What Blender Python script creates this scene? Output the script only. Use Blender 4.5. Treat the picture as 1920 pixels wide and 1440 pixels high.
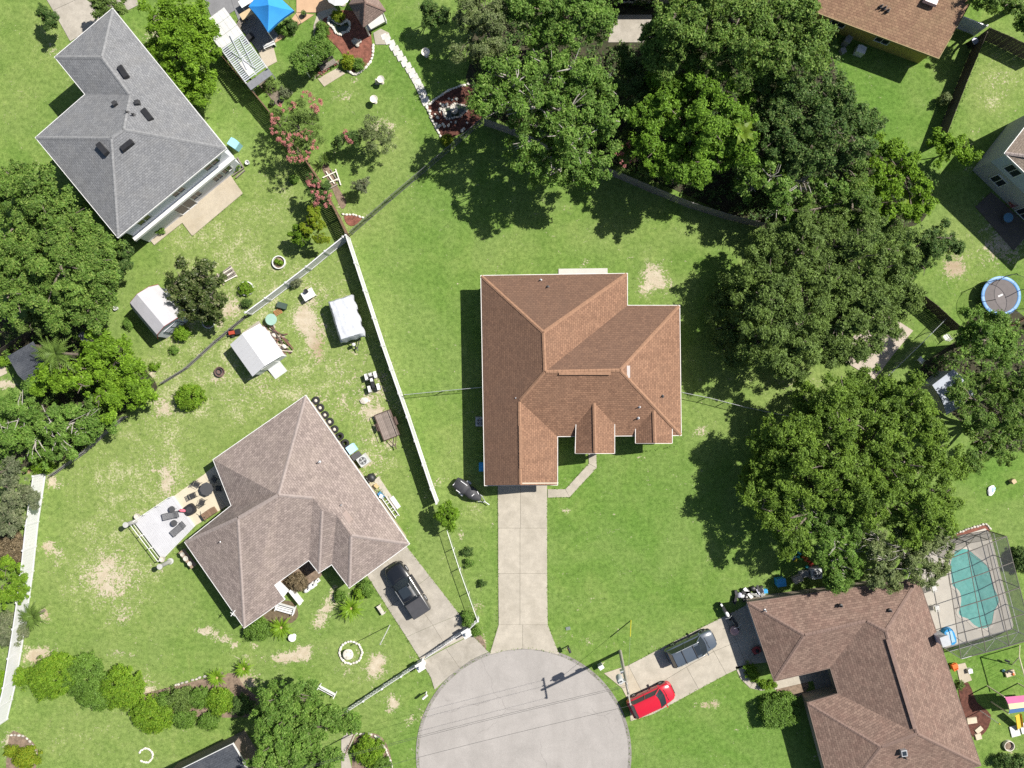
import bpy, math, random
import numpy as np
from mathutils import Vector, Matrix

for _o in list(bpy.data.objects):
    bpy.data.objects.remove(_o)
SC = bpy.context.scene
COL = SC.collection
random.seed(7)

# ------------------------------------------------------------------ camera, world, sun, exposure
H = 66.6          # flying height of the drone in metres
S = 20.0          # photo pixels (1920 wide) per metre on the ground
cam_d = bpy.data.cameras.new('camera')
cam = bpy.data.objects.new('camera', cam_d)
COL.objects.link(cam)
cam.location = (0, 0, H)
cam_d.sensor_fit = 'HORIZONTAL'
cam_d.sensor_width = 36.0
cam_d.lens = 36.0 * H / (1920 / S)
cam_d.clip_start = 0.5
cam_d.clip_end = 2000
SC.camera = cam

SUN_AZ = math.atan2(0.89, 0.455)      # clockwise from +Y
SUN_EL = math.radians(50)
world = bpy.data.worlds.new('World')
SC.world = world
world.use_nodes = True
wn = world.node_tree
wn.nodes.clear()
w_out = wn.nodes.new('ShaderNodeOutputWorld')
w_bg = wn.nodes.new('ShaderNodeBackground')
w_sky = wn.nodes.new('ShaderNodeTexSky')
w_sky.sky_type = 'NISHITA'
w_sky.sun_disc = False
w_sky.sun_elevation = SUN_EL
w_sky.sun_rotation = SUN_AZ
w_sky.air_density = 1.0
w_sky.dust_density = 1.2
w_sky.ozone_density = 1.0
w_bg.inputs['Strength'].default_value = 0.055
wn.links.new(w_sky.outputs[0], w_bg.inputs['Color'])
wn.links.new(w_bg.outputs[0], w_out.inputs['Surface'])

sun_d = bpy.data.lights.new('sun', 'SUN')
sun_d.energy = 4.5
sun_d.angle = math.radians(0.53)
sun_d.color = (1.0, 0.955, 0.88)
sun = bpy.data.objects.new('sun', sun_d)
COL.objects.link(sun)
_sd = Vector((math.sin(SUN_AZ) * math.cos(SUN_EL), math.cos(SUN_AZ) * math.cos(SUN_EL), math.sin(SUN_EL)))
sun.rotation_euler = _sd.to_track_quat('Z', 'Y').to_euler()
sun.location = (60, 30, 90)

SC.view_settings.view_transform = 'Standard'
SC.view_settings.look = 'None'
SC.view_settings.exposure = 0.95
SC.view_settings.gamma = 1.0
SC.view_settings.use_curve_mapping = False
SC.render.engine = 'CYCLES'
SC.cycles.max_bounces = 8
SC.cycles.transparent_max_bounces = 16
SC.cycles.use_denoising = False


# ------------------------------------------------------------------ placing
def P(px, py, h=0.0):
    """World point at height h that stands at photo pixel (px, py)."""
    k = (H - h) / H / S
    return Vector(((px - 960) * k, (720 - py) * k, h))


def head(x0, y0, x1, y1):
    """World heading (radians) of the photo direction from (x0,y0) to (x1,y1)."""
    return math.atan2(-(y1 - y0), x1 - x0)


# ------------------------------------------------------------------ materials
MATS = {}


def srgb(r, g, b):
    f = lambda c: (c / 255 / 12.92) if c <= 10 else ((c / 255 + 0.055) / 1.055) ** 2.4
    return (f(r), f(g), f(b))


def _nt(name):
    m = bpy.data.materials.new(name)
    m.use_nodes = True
    nt = m.node_tree
    nt.nodes.clear()
    out = nt.nodes.new('ShaderNodeOutputMaterial')
    return m, nt, out


def N(nt, kind, **kw):
    n = nt.nodes.new(kind)
    for k, v in kw.items():
        if k.startswith('i_'):
            n.inputs[k[2:].replace('_', ' ')].default_value = v
        else:
            setattr(n, k, v)
    return n


def ramp(nt, fac, stops):
    r = nt.nodes.new('ShaderNodeValToRGB')
    el = r.color_ramp.elements
    while len(el) < len(stops):
        el.new(0.5)
    for e, (p, c) in zip(el, stops):
        e.position = p
        e.color = (c[0], c[1], c[2], 1) if not isinstance(c, (int, float)) else (c, c, c, 1)
    nt.links.new(fac, r.inputs['Fac'])
    return r


def mixc(nt, fac, a, b, mode='MIX'):
    m = nt.nodes.new('ShaderNodeMix')
    m.data_type = 'RGBA'
    m.blend_type = mode
    for k, v in ((0, fac), (6, a), (7, b)):
        sock = m.inputs[k]
        if hasattr(v, 'node'):
            nt.links.new(v, sock)
        elif isinstance(v, (int, float)):
            sock.default_value = v if k == 0 else (v, v, v, 1)
        else:
            sock.default_value = (v[0], v[1], v[2], 1)
    return m.outputs[2]


def mth(nt, op, a, b=None, clamp=False):
    m = nt.nodes.new('ShaderNodeMath')
    m.operation = op
    m.use_clamp = clamp
    for i, v in enumerate((a, b)):
        if v is None:
            continue
        if hasattr(v, 'node'):
            nt.links.new(v, m.inputs[i])
        else:
            m.inputs[i].default_value = v
    return m.outputs[0]


def noise(nt, vec, scale, detail=4, rough=0.6, dist=0.0):
    n = nt.nodes.new('ShaderNodeTexNoise')
    n.inputs['Scale'].default_value = scale
    n.inputs['Detail'].default_value = detail
    n.inputs['Roughness'].default_value = rough
    n.inputs['Distortion'].default_value = dist
    if vec is not None:
        nt.links.new(vec, n.inputs['Vector'])
    return n.outputs['Fac']


def mat(name, col, rough=0.75, var=0.14, scale=2.5, bump=0.0, bscale=30.0, metal=0.0, spec=0.3,
        dirt=None, dirt_amt=0.0, coat=0.0, rand=0.0):
    """Plain surface with grain: colour varied by two noises, optional dirt, relief and per-object variation."""
    if name in MATS:
        return MATS[name]
    m, nt, out = _nt(name)
    tc = N(nt, 'ShaderNodeTexCoord')
    v = tc.outputs['Object']
    a = noise(nt, v, scale, 5, 0.62)
    b = noise(nt, v, scale * 9, 3, 0.6)
    f = mth(nt, 'ADD', mth(nt, 'MULTIPLY', a, 0.6), mth(nt, 'MULTIPLY', b, 0.4))
    lo = tuple(max(0, c * (1 - 1.7 * var)) for c in col)
    hi = tuple(min(1, c * (1 + 1.7 * var)) for c in col)
    c = ramp(nt, f, [(0.28, lo), (0.72, hi)]).outputs[0]
    if dirt is not None:
        d = noise(nt, v, scale * 0.45, 6, 0.7, 0.4)
        df = mth(nt, 'MULTIPLY', ramp(nt, d, [(0.45, 0.0), (0.72, 1.0)]).outputs[0], dirt_amt)
        c = mixc(nt, df, c, dirt)
    if rand > 0:
        oi = N(nt, 'ShaderNodeObjectInfo')
        rf = mth(nt, 'ADD', mth(nt, 'MULTIPLY', oi.outputs['Random'], 2 * rand), 1 - rand)
        hs = N(nt, 'ShaderNodeHueSaturation')
        nt.links.new(c, hs.inputs['Color'])
        nt.links.new(rf, hs.inputs['Value'])
        c = hs.outputs[0]
    bs = N(nt, 'ShaderNodeBsdfPrincipled')
    nt.links.new(c, bs.inputs['Base Color'])
    bs.inputs['Roughness'].default_value = rough
    bs.inputs['Metallic'].default_value = metal
    bs.inputs['Specular IOR Level'].default_value = spec
    bs.inputs['Coat Weight'].default_value = coat
    bs.inputs['Coat Roughness'].default_value = 0.05
    if bump > 0:
        bn = N(nt, 'ShaderNodeBump')
        bn.inputs['Strength'].default_value = bump
        bn.inputs['Distance'].default_value = 0.03
        nt.links.new(noise(nt, v, bscale, 4, 0.65), bn.inputs['Height'])
        nt.links.new(bn.outputs[0], bs.inputs['Normal'])
    nt.links.new(bs.outputs[0], out.inputs['Surface'])
    MATS[name] = m
    return m


def shingle(name, c1, c2, gap, w=0.32, row=0.16, streak=0.25, blotch=None, blotch_amt=0.0, warp=0.06, algae_shade=0.0):
    """Asphalt shingles in courses (UV in metres: u along the eave, v up the slope)."""
    m, nt, out = _nt(name)
    uv = N(nt, 'ShaderNodeUVMap').outputs[0]
    ob = N(nt, 'ShaderNodeTexCoord').outputs['Object']
    nz = N(nt, 'ShaderNodeTexNoise', i_Scale=0.9, i_Detail=3)
    nt.links.new(ob, nz.inputs['Vector'])
    off = N(nt, 'ShaderNodeVectorMath', operation='MULTIPLY_ADD')
    nt.links.new(nz.outputs['Color'], off.inputs[0])
    off.inputs[1].default_value = (warp, warp, 0)
    nt.links.new(uv, off.inputs[2])
    br = N(nt, 'ShaderNodeTexBrick')
    nt.links.new(off.outputs[0], br.inputs['Vector'])
    br.offset = 0.5
    br.inputs['Color1'].default_value = (*c1, 1)
    br.inputs['Color2'].default_value = (*c2, 1)
    br.inputs['Mortar'].default_value = (*gap, 1)
    br.inputs['Scale'].default_value = 1.0
    br.inputs['Mortar Size'].default_value = 0.016
    br.inputs['Mortar Smooth'].default_value = 0.6
    br.inputs['Bias'].default_value = 0.0
    br.inputs['Brick Width'].default_value = w
    br.inputs['Row Height'].default_value = row
    c = br.outputs['Color']
    g = noise(nt, ob, 7.0, 5, 0.75)
    c = mixc(nt, 0.75, c, ramp(nt, g, [(0.25, 0.62), (0.75, 1.42)]).outputs[0], 'MULTIPLY')
    # streaks running down the slope
    sm = N(nt, 'ShaderNodeMapping')
    sm.inputs['Scale'].default_value = (1.3, 0.18, 1)
    nt.links.new(uv, sm.inputs['Vector'])
    st = noise(nt, sm.outputs[0], 1.0, 5, 0.65)
    c = mixc(nt, streak, c, ramp(nt, st, [(0.3, 0.55), (0.7, 1.35)]).outputs[0], 'MULTIPLY')
    if blotch is not None:
        bl = noise(nt, ob, 0.55, 5, 0.7, 0.5)
        bf = mth(nt, 'MULTIPLY', ramp(nt, bl, [(0.46, 0.0), (0.68, 1.0)]).outputs[0], blotch_amt)
        c = mixc(nt, bf, c, blotch)
    if algae_shade:        # dark film: algal growth to the north, painted-in shade on west slopes
        al = N(nt, 'ShaderNodeAttribute', attribute_name='algae_shade').outputs['Fac']
        af = mth(nt, 'MULTIPLY', mth(nt, 'MULTIPLY', al, algae_shade), ramp(nt, st, [(0.25, 0.65), (0.7, 1.0)]).outputs[0])
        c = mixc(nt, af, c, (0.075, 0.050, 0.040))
    bs = N(nt, 'ShaderNodeBsdfPrincipled')
    bs.inputs['Roughness'].default_value = 0.92
    bs.inputs['Specular IOR Level'].default_value = 0.15
    nt.links.new(c, bs.inputs['Base Color'])
    bn = N(nt, 'ShaderNodeBump')
    bn.inputs['Strength'].default_value = 0.55
    bn.inputs['Distance'].default_value = 0.02
    hgt = mth(nt, 'ADD', mth(nt, 'MULTIPLY', br.outputs['Fac'], -1.0), noise(nt, ob, 25, 3, 0.7))
    nt.links.new(hgt, bn.inputs['Height'])
    nt.links.new(bn.outputs[0], bs.inputs['Normal'])
    nt.links.new(bs.outputs[0], out.inputs['Surface'])
    MATS[name] = m
    return m


def leafmat(name, col, vary=0.35, trans=0.28, col2=None, rough=0.55, patch=0.25):
    """Leaves: every leaf (mesh island) a little different, clumps drifting in tone, light passing through."""
    if name in MATS:
        return MATS[name]
    m, nt, out = _nt(name)
    ge = N(nt, 'ShaderNodeNewGeometry')
    ri = ge.outputs['Random Per Island']
    lo = tuple(c * (1 - vary) for c in col)
    hi = tuple(c * (1 + vary) for c in (col2 or col))
    c = ramp(nt, ri, [(0.0, lo), (0.55, col), (1.0, hi)]).outputs[0]
    ob = N(nt, 'ShaderNodeTexCoord').outputs['Object']
    pn = noise(nt, ob, 0.55, 4, 0.6)
    c = mixc(nt, 1.0, c, ramp(nt, pn, [(0.3, (1 - patch, 1 - patch, 1 - patch)), (0.7, (1 + patch * 1.3, 1 + patch, 1 + patch * 0.4))]).outputs[0], 'MULTIPLY')
    bs = N(nt, 'ShaderNodeBsdfPrincipled')
    bs.inputs['Roughness'].default_value = rough
    bs.inputs['Specular IOR Level'].default_value = 0.14
    nt.links.new(c, bs.inputs['Base Color'])
    tr = N(nt, 'ShaderNodeBsdfTranslucent')
    tcol = mixc(nt, 1.0, c, (1.25, 1.15, 0.45), 'MULTIPLY')
    nt.links.new(tcol, tr.inputs['Color'])
    mx = N(nt, 'ShaderNodeMixShader')
    mx.inputs[0].default_value = trans
    nt.links.new(bs.outputs[0], mx.inputs[1])
    nt.links.new(tr.outputs[0], mx.inputs[2])
    nt.links.new(mx.outputs[0], out.inputs['Surface'])
    MATS[name] = m
    return m


def screenmat(name, col, cover):
    """Woven screen or wire mesh too fine to resolve: partly open, partly thread."""
    if name in MATS:
        return MATS[name]
    m, nt, out = _nt(name)
    d = N(nt, 'ShaderNodeBsdfDiffuse')
    d.inputs['Color'].default_value = (*col, 1)
    t = N(nt, 'ShaderNodeBsdfTransparent')
    ob = N(nt, 'ShaderNodeTexCoord').outputs['Object']
    cv = mth(nt, 'ADD', mth(nt, 'MULTIPLY', noise(nt, ob, 1.5, 3), 0.12), cover - 0.06)
    mx = N(nt, 'ShaderNodeMixShader')
    nt.links.new(cv, mx.inputs[0])
    nt.links.new(t.outputs[0], mx.inputs[1])
    nt.links.new(d.outputs[0], mx.inputs[2])
    nt.links.new(mx.outputs[0], out.inputs['Surface'])
    MATS[name] = m
    return m


# ------------------------------------------------------------------ mesh building
class MB:
    def __init__(self):
        self.v = []
        self.f = []
        self.m = []

    def add(self, vs, fs, mi=0):
        o = len(self.v)
        self.v.extend([tuple(p) for p in vs])
        for f in fs:
            self.f.append([i + o for i in f])
            self.m.append(mi)
        return self

    def box(self, c, s, rz=0.0, mi=0, taper=1.0):
        cx, cy, cz = c
        hx, hy, hz = s[0] / 2, s[1] / 2, s[2] / 2
        ca, sa = math.cos(rz), math.sin(rz)
        vs = []
        for z, t in ((-hz, 1.0), (hz, taper)):
            for x, y in ((-hx, -hy), (hx, -hy), (hx, hy), (-hx, hy)):
                x *= t
                y *= t
                vs.append((cx + x * ca - y * sa, cy + x * sa + y * ca, cz + z))
        return self.add(vs, [(0, 3, 2, 1), (4, 5, 6, 7), (0, 1, 5, 4), (1, 2, 6, 5), (2, 3, 7, 6), (3, 0, 4, 7)], mi)

    def prism(self, poly, z0, z1, mi=0, inset=0.0):
        """Closed prism over a 2-D outline; the top may be drawn in by 'inset' metres (a bevel)."""
        pts = [(p[0], p[1]) for p in poly]
        a = sum(pts[i][0] * pts[(i + 1) % len(pts)][1] - pts[(i + 1) % len(pts)][0] * pts[i][1] for i in range(len(pts)))
        if a < 0:
            pts = pts[::-1]
        n = len(pts)
        top = offset(pts, -inset) if inset else pts
        vs = [(x, y, z0) for x, y in pts] + [(x, y, z1) for x, y in top]
        fs = [list(range(n))[::-1], list(range(n, 2 * n))]
        fs += [(i, (i + 1) % n, n + (i + 1) % n, n + i) for i in range(n)]
        return self.add(vs, fs, mi)

    def tube(self, pts, r, n=6, mi=0, caps=True):
        pts = [Vector(p) for p in pts]
        rs = r if isinstance(r, (list, tuple)) else [r] * len(pts)
        vs, fs = [], []
        ref = None
        for i, p in enumerate(pts):
            d = (pts[min(i + 1, len(pts) - 1)] - pts[max(i - 1, 0)])
            d = d.normalized() if d.length > 1e-9 else Vector((0, 0, 1))
            if ref is None:
                ref = Vector((0, 0, 1)) if abs(d.z) < 0.9 else Vector((1, 0, 0))
            u = d.cross(ref).normalized()
            w = u.cross(d).normalized()
            ref = w
            for k in range(n):
                a = 2 * math.pi * k / n + (math.pi / n)
                vs.append(p + u * (math.cos(a) * rs[i]) + w * (math.sin(a) * rs[i]))
        for i in range(len(pts) - 1):
            for k in range(n):
                fs.append((i * n + k, i * n + (k + 1) % n, (i + 1) * n + (k + 1) % n, (i + 1) * n + k))
        if caps:
            fs.append(list(range(n))[::-1])
            b = (len(pts) - 1) * n
            fs.append(list(range(b, b + n)))
        return self.add(vs, fs, mi)

    def lathe(self, c, prof, n=16, mi=0, sx=1.0, sy=1.0, rz=0.0):
        """Surface of revolution; prof is a list of (radius, z)."""
        vs, fs = [], []
        ca, sa = math.cos(rz), math.sin(rz)
        for r, z in prof:
            for k in range(n):
                a = 2 * math.pi * k / n
                x, y = r * math.cos(a) * sx, r * math.sin(a) * sy
                vs.append((c[0] + x * ca - y * sa, c[1] + x * sa + y * ca, c[2] + z))
        for i in range(len(prof) - 1):
            for k in range(n):
                fs.append((i * n + k, i * n + (k + 1) % n, (i + 1) * n + (k + 1) % n, (i + 1) * n + k))
        if prof[0][0] > 1e-6:
            fs.append(list(range(n))[::-1])
        if prof[-1][0] > 1e-6:
            b = (len(prof) - 1) * n
            fs.append(list(range(b, b + n)))
        return self.add(vs, fs, mi)

    def torus(self, c, R, r, n=20, k=8, mi=0, axis='Z', rz=0.0, sz=1.0):
        vs, fs = [], []
        for i in range(n):
            a = 2 * math.pi * i / n
            for j in range(k):
                b = 2 * math.pi * j / k
                q = R + r * math.cos(b)
                x, y, z = q * math.cos(a), q * math.sin(a), r * math.sin(b) * sz
                if axis == 'Y':
                    x, y, z = x, z, y
                x, y = x * math.cos(rz) - y * math.sin(rz), x * math.sin(rz) + y * math.cos(rz)
                vs.append((c[0] + x, c[1] + y, c[2] + z))
        for i in range(n):
            for j in range(k):
                fs.append((i * k + j, ((i + 1) % n) * k + j, ((i + 1) % n) * k + (j + 1) % k, i * k + (j + 1) % k))
        return self.add(vs, fs, mi)

    def blob(self, c, r, n=10, rows=6, jit=0.12, mi=0, seed=0):
        """Lumpy rounded stone or bundle; r is (rx, ry, rz)."""
        rng = random.Random(seed)
        vs = [(c[0], c[1], c[2] - r[2])]
        for i in range(1, rows):
            t = math.pi * i / rows - math.pi / 2
            for k in range(n):
                a = 2 * math.pi * k / n
                j = 1 + rng.uniform(-jit, jit)
                vs.append((c[0] + r[0] * math.cos(t) * math.cos(a) * j, c[1] + r[1] * math.cos(t) * math.sin(a) * j, c[2] + r[2] * math.sin(t) * j))
        vs.append((c[0], c[1], c[2] + r[2]))
        fs = [(0, 1 + (k + 1) % n, 1 + k) for k in range(n)]
        for i in range(rows - 2):
            for k in range(n):
                a0, b0 = 1 + i * n + k, 1 + i * n + (k + 1) % n
                fs.append((a0, b0, b0 + n, a0 + n))
        e = len(vs) - 1
        b = 1 + (rows - 2) * n
        fs += [(e, b + k, b + (k + 1) % n) for k in range(n)]
        return self.add(vs, fs, mi)

    def build(self, name, mats, parent=None, world=False, smooth=None, uv=False, kind=None):
        me = bpy.data.meshes.new(name)
        v = self.v
        if world and parent is not None:
            o = Vector((0, 0, 0))
            q = parent
            while q is not None:
                o = o + q.location
                q = q.parent
            v = [(a - o.x, b - o.y, c - o.z) for a, b, c in v]
        me.from_pydata(v, [], self.f)
        for mm in (mats if isinstance(mats, (list, tuple)) else [mats]):
            me.materials.append(mm)
        me.polygons.foreach_set('material_index', self.m)
        if uv:
            lay = me.uv_layers.new(name='UVMap')
            for p in me.polygons:
                n = p.normal
                e = Vector((0, 0, 1)).cross(n)
                e = e.normalized() if e.length > 1e-3 else Vector((1, 0, 0))
                u = n.cross(e)
                for li in p.loop_indices:
                    q = me.vertices[me.loops[li].vertex_index].co
                    lay.data[li].uv = (q.dot(e), q.dot(u))
        if smooth:
            me.polygons.foreach_set('use_smooth', [True] * len(me.polygons))
            if smooth < 180:
                me.set_sharp_from_angle(angle=math.radians(smooth))
        me.update()
        ob = bpy.data.objects.new(name, me)
        COL.objects.link(ob)
        ob.parent = parent
        if kind:
            ob['kind'] = kind
        return ob


def offset(pts, d):
    """Outline moved outward by d (negative: inward); pts counter-clockwise."""
    n = len(pts)
    res = []
    for i in range(n):
        p0, p1, p2 = Vector(pts[i - 1][:2]), Vector(pts[i][:2]), Vector(pts[(i + 1) % n][:2])
        a, b = (p1 - p0).normalized(), (p2 - p1).normalized()
        na, nb = Vector((a.y, -a.x)), Vector((b.y, -b.x))
        k = na + nb
        den = k.dot(na)
        k = k / den if abs(den) > 0.2 else na
        res.append((p1.x + k.x * d, p1.y + k.y * d))
    return res


def ccw(pts):
    a = sum(pts[i][0] * pts[(i + 1) % len(pts)][1] - pts[(i + 1) % len(pts)][0] * pts[i][1] for i in range(len(pts)))
    return list(pts) if a > 0 else list(pts)[::-1]


def thing(name, label, cat, loc=(0, 0, 0), rz=0.0, group=None):
    o = bpy.data.objects.new(name, None)
    o.empty_display_size = 0.3
    COL.objects.link(o)
    o.location = loc
    o.rotation_euler = (0, 0, rz)
    o['label'] = label
    o['category'] = cat
    if group:
        o['group'] = group
    return o


def tag(o, label, cat, group=None):
    o['label'] = label
    o['category'] = cat
    if group:
        o['group'] = group
    return o


def structure(name):
    o = bpy.data.objects.new(name, None)
    COL.objects.link(o)
    o['kind'] = 'structure'
    return o


def dup(root, loc, rz, label, group=None, scale=None):
    r = root.copy()
    COL.objects.link(r)
    r.location = loc
    r.rotation_euler = (0, 0, rz)
    r['label'] = label
    if group:
        r['group'] = group
    if scale is not None:
        r.scale = (scale, scale, scale)
    for ch in list(root.children):
        c = ch.copy()
        COL.objects.link(c)
        c.parent = r
        for g in list(ch.children):
            d = g.copy()
            COL.objects.link(d)
            d.parent = c
    return r


def share(src, parent, loc, rz=0.0, rot=None, scale=None):
    """Another piece of the same kind on the same mesh data."""
    c = src.copy()
    COL.objects.link(c)
    c.parent = parent
    c.location = loc
    c.rotation_euler = rot if rot is not None else (0, 0, rz)
    if scale is not None:
        c.scale = scale if isinstance(scale, (list, tuple)) else (scale, scale, scale)
    return c


def smooth_line(pts, k=4, closed=False):
    """Catmull-Rom through 2-D points."""
    n = len(pts)
    res = []
    for i in range(n if closed else n - 1):
        p0 = pts[i - 1] if (closed or i > 0) else pts[0]
        p1, p2 = pts[i], pts[(i + 1) % n]
        p3 = pts[(i + 2) % n] if (closed or i + 2 < n) else pts[-1]
        for j in range(k):
            t = j / k
            res.append(tuple(0.5 * (2 * p1[a] + (p2[a] - p0[a]) * t + (2 * p0[a] - 5 * p1[a] + 4 * p2[a] - p3[a]) * t * t
                                    + (3 * p1[a] - p0[a] - 3 * p2[a] + p3[a]) * t ** 3) for a in (0, 1)))
    if not closed:
        res.append(tuple(pts[-1][:2]))
    return res


# ------------------------------------------------------------------ the palette
WHITE = mat('white_paint', (0.60, 0.60, 0.59), 0.5, 0.05, 1.5, dirt=(0.42, 0.40, 0.35), dirt_amt=0.35)
VINYL = mat('white_vinyl', (0.54, 0.54, 0.55), 0.4, 0.06, 2.0, spec=0.4, dirt=(0.40, 0.40, 0.35), dirt_amt=0.45, rand=0.05)
CONC = mat('concrete', (0.335, 0.303, 0.250), 0.9, 0.12, 1.2, 0.25, 45, dirt=(0.25, 0.225, 0.18), dirt_amt=0.75, rand=0.05)
CONC_WARM = mat('warm_concrete', (0.36, 0.315, 0.245), 0.9, 0.10, 1.0, 0.25, 45, dirt=(0.25, 0.2, 0.13), dirt_amt=0.45, rand=0.05)
CONC_GREY = mat('grey_concrete', (0.315, 0.288, 0.245), 0.9, 0.13, 1.2, 0.25, 45, dirt=(0.21, 0.19, 0.155), dirt_amt=0.8, rand=0.06)
STONE = mat('pale_stone', (0.42, 0.39, 0.34), 0.9, 0.22, 3.0, 0.5, 20, rand=0.25)
BLACK = mat('black_plastic', (0.018, 0.018, 0.02), 0.5, 0.2, 3.0, spec=0.4)
RUBBER = mat('rubber', (0.02, 0.02, 0.021), 0.85, 0.25, 6.0, 0.3, 40)
STEEL = mat('galvanised_steel', (0.42, 0.43, 0.44), 0.45, 0.10, 3.0, metal=0.5)
DARKMETAL = mat('dark_metal', (0.05, 0.05, 0.052), 0.5, 0.2, 3.0, metal=0.3)
GLASS = mat('dark_glass', (0.02, 0.026, 0.032), 0.06, 0.1, 1.0, spec=0.8)
BARK = mat('bark', (0.15, 0.125, 0.10), 0.95, 0.3, 4.0, 0.7, 14)
BARK_PALE = mat('pale_bark', (0.30, 0.28, 0.25), 0.95, 0.25, 4.0, 0.5, 14)
WOODGREY = mat('weathered_wood', (0.20, 0.175, 0.15), 0.9, 0.22, 2.2, 0.4, 25, rand=0.12)
WOODBROWN = mat('brown_wood', (0.165, 0.105, 0.068), 0.85, 0.22, 2.5, 0.4, 25, rand=0.12)
MULCH = mat('mulch', (0.085, 0.034, 0.024), 0.95, 0.5, 3.0, 1.0, 12)
BLUE = mat('blue_plastic', (0.035, 0.27, 0.56), 0.45, 0.06, 2.0)
# ------------------------------------------------------------------ ground: one sheet of grass with worn, sandy and dry places
def ground_material():
    m, nt, out = _nt('lawn')
    ob = N(nt, 'ShaderNodeTexCoord').outputs['Object']
    at = lambda n: N(nt, 'ShaderNodeAttribute', attribute_name=n).outputs['Fac']
    sand, dry, lush = at('sand'), at('dry'), at('lush')
    n_big = noise(nt, ob, 0.16, 5, 0.6, 0.7)
    n_mid = noise(nt, ob, 0.55, 5, 0.65, 0.6)
    n_tuft = noise(nt, ob, 2.6, 5, 0.7)
    n_blade = noise(nt, ob, 11.0, 4, 0.75)
    n_spk = noise(nt, ob, 5.6, 5, 0.75, 0.3)
    g = ramp(nt, n_mid, [(0.30, (0.080, 0.146, 0.025)), (0.52, (0.108, 0.180, 0.035)), (0.72, (0.146, 0.208, 0.050))]).outputs[0]
    g = mixc(nt, mth(nt, 'MULTIPLY', ramp(nt, n_big, [(0.42, 0.0), (0.6, 1.0)]).outputs[0], 0.6), g, (0.140, 0.196, 0.056))
    g = mixc(nt, mth(nt, 'MULTIPLY', mth(nt, 'MULTIPLY', lush, ramp(nt, n_big, [(0.35, 1.0), (0.65, 0.45)]).outputs[0]), 0.85), g, mixc(nt, n_tuft, (0.064, 0.138, 0.019), (0.096, 0.180, 0.033)))
    # dry, thin grass
    dn = mth(nt, 'MULTIPLY', dry, ramp(nt, n_mid, [(0.25, 0.45), (0.7, 1.0)]).outputs[0])
    g = mixc(nt, dn, g, (0.170, 0.218, 0.064))
    # tuft and blade grain
    gr = mth(nt, 'ADD', mth(nt, 'MULTIPLY', n_tuft, 0.5), mth(nt, 'MULTIPLY', n_blade, 0.5))
    g = mixc(nt, 1.0, g, ramp(nt, gr, [(0.34, (0.45, 0.50, 0.42)), (0.5, (1, 1, 1)), (0.66, (1.55, 1.45, 1.6))]).outputs[0], 'MULTIPLY')
    # straw-coloured flecks where the grass is thin
    f1 = mth(nt, 'ADD', mth(nt, 'MULTIPLY', mth(nt, 'MULTIPLY', dry, n_mid), 0.62), mth(nt, 'SUBTRACT', n_spk, 0.5))
    fl = ramp(nt, f1, [(0.335, 0.0), (0.46, 0.85)]).outputs[0]
    g = mixc(nt, fl, g, (0.38, 0.36, 0.23))
    # bare sand with ragged edges
    s1 = mth(nt, 'ADD', sand, mth(nt, 'MULTIPLY', mth(nt, 'SUBTRACT', mth(nt, 'ADD', mth(nt, 'MULTIPLY', n_spk, 0.62), mth(nt, 'MULTIPLY', noise(nt, ob, 0.9, 6, 0.72, 1.2), 0.55)), 0.585), 3.4))
    sf = ramp(nt, s1, [(0.40, 0.0), (0.56, 0.92)]).outputs[0]
    sc = ramp(nt, noise(nt, ob, 1.6, 5, 0.7), [(0.3, (0.33, 0.27, 0.19)), (0.7, (0.46, 0.40, 0.32))]).outputs[0]
    sc = mixc(nt, at('rust'), sc, (0.22, 0.13, 0.07))
    c = mixc(nt, sf, g, sc)
    bs = N(nt, 'ShaderNodeBsdfPrincipled')
    bs.inputs['Roughness'].default_value = 0.95
    bs.inputs['Specular IOR Level'].default_value = 0.1
    nt.links.new(c, bs.inputs['Base Color'])
    bn = N(nt, 'ShaderNodeBump')
    bn.inputs['Strength'].default_value = 0.9
    bn.inputs['Distance'].default_value = 0.06
    nt.links.new(gr, bn.inputs['Height'])
    nt.links.new(bn.outputs[0], bs.inputs['Normal'])
    nt.links.new(bs.outputs[0], out.inputs['Surface'])
    return m


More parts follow.
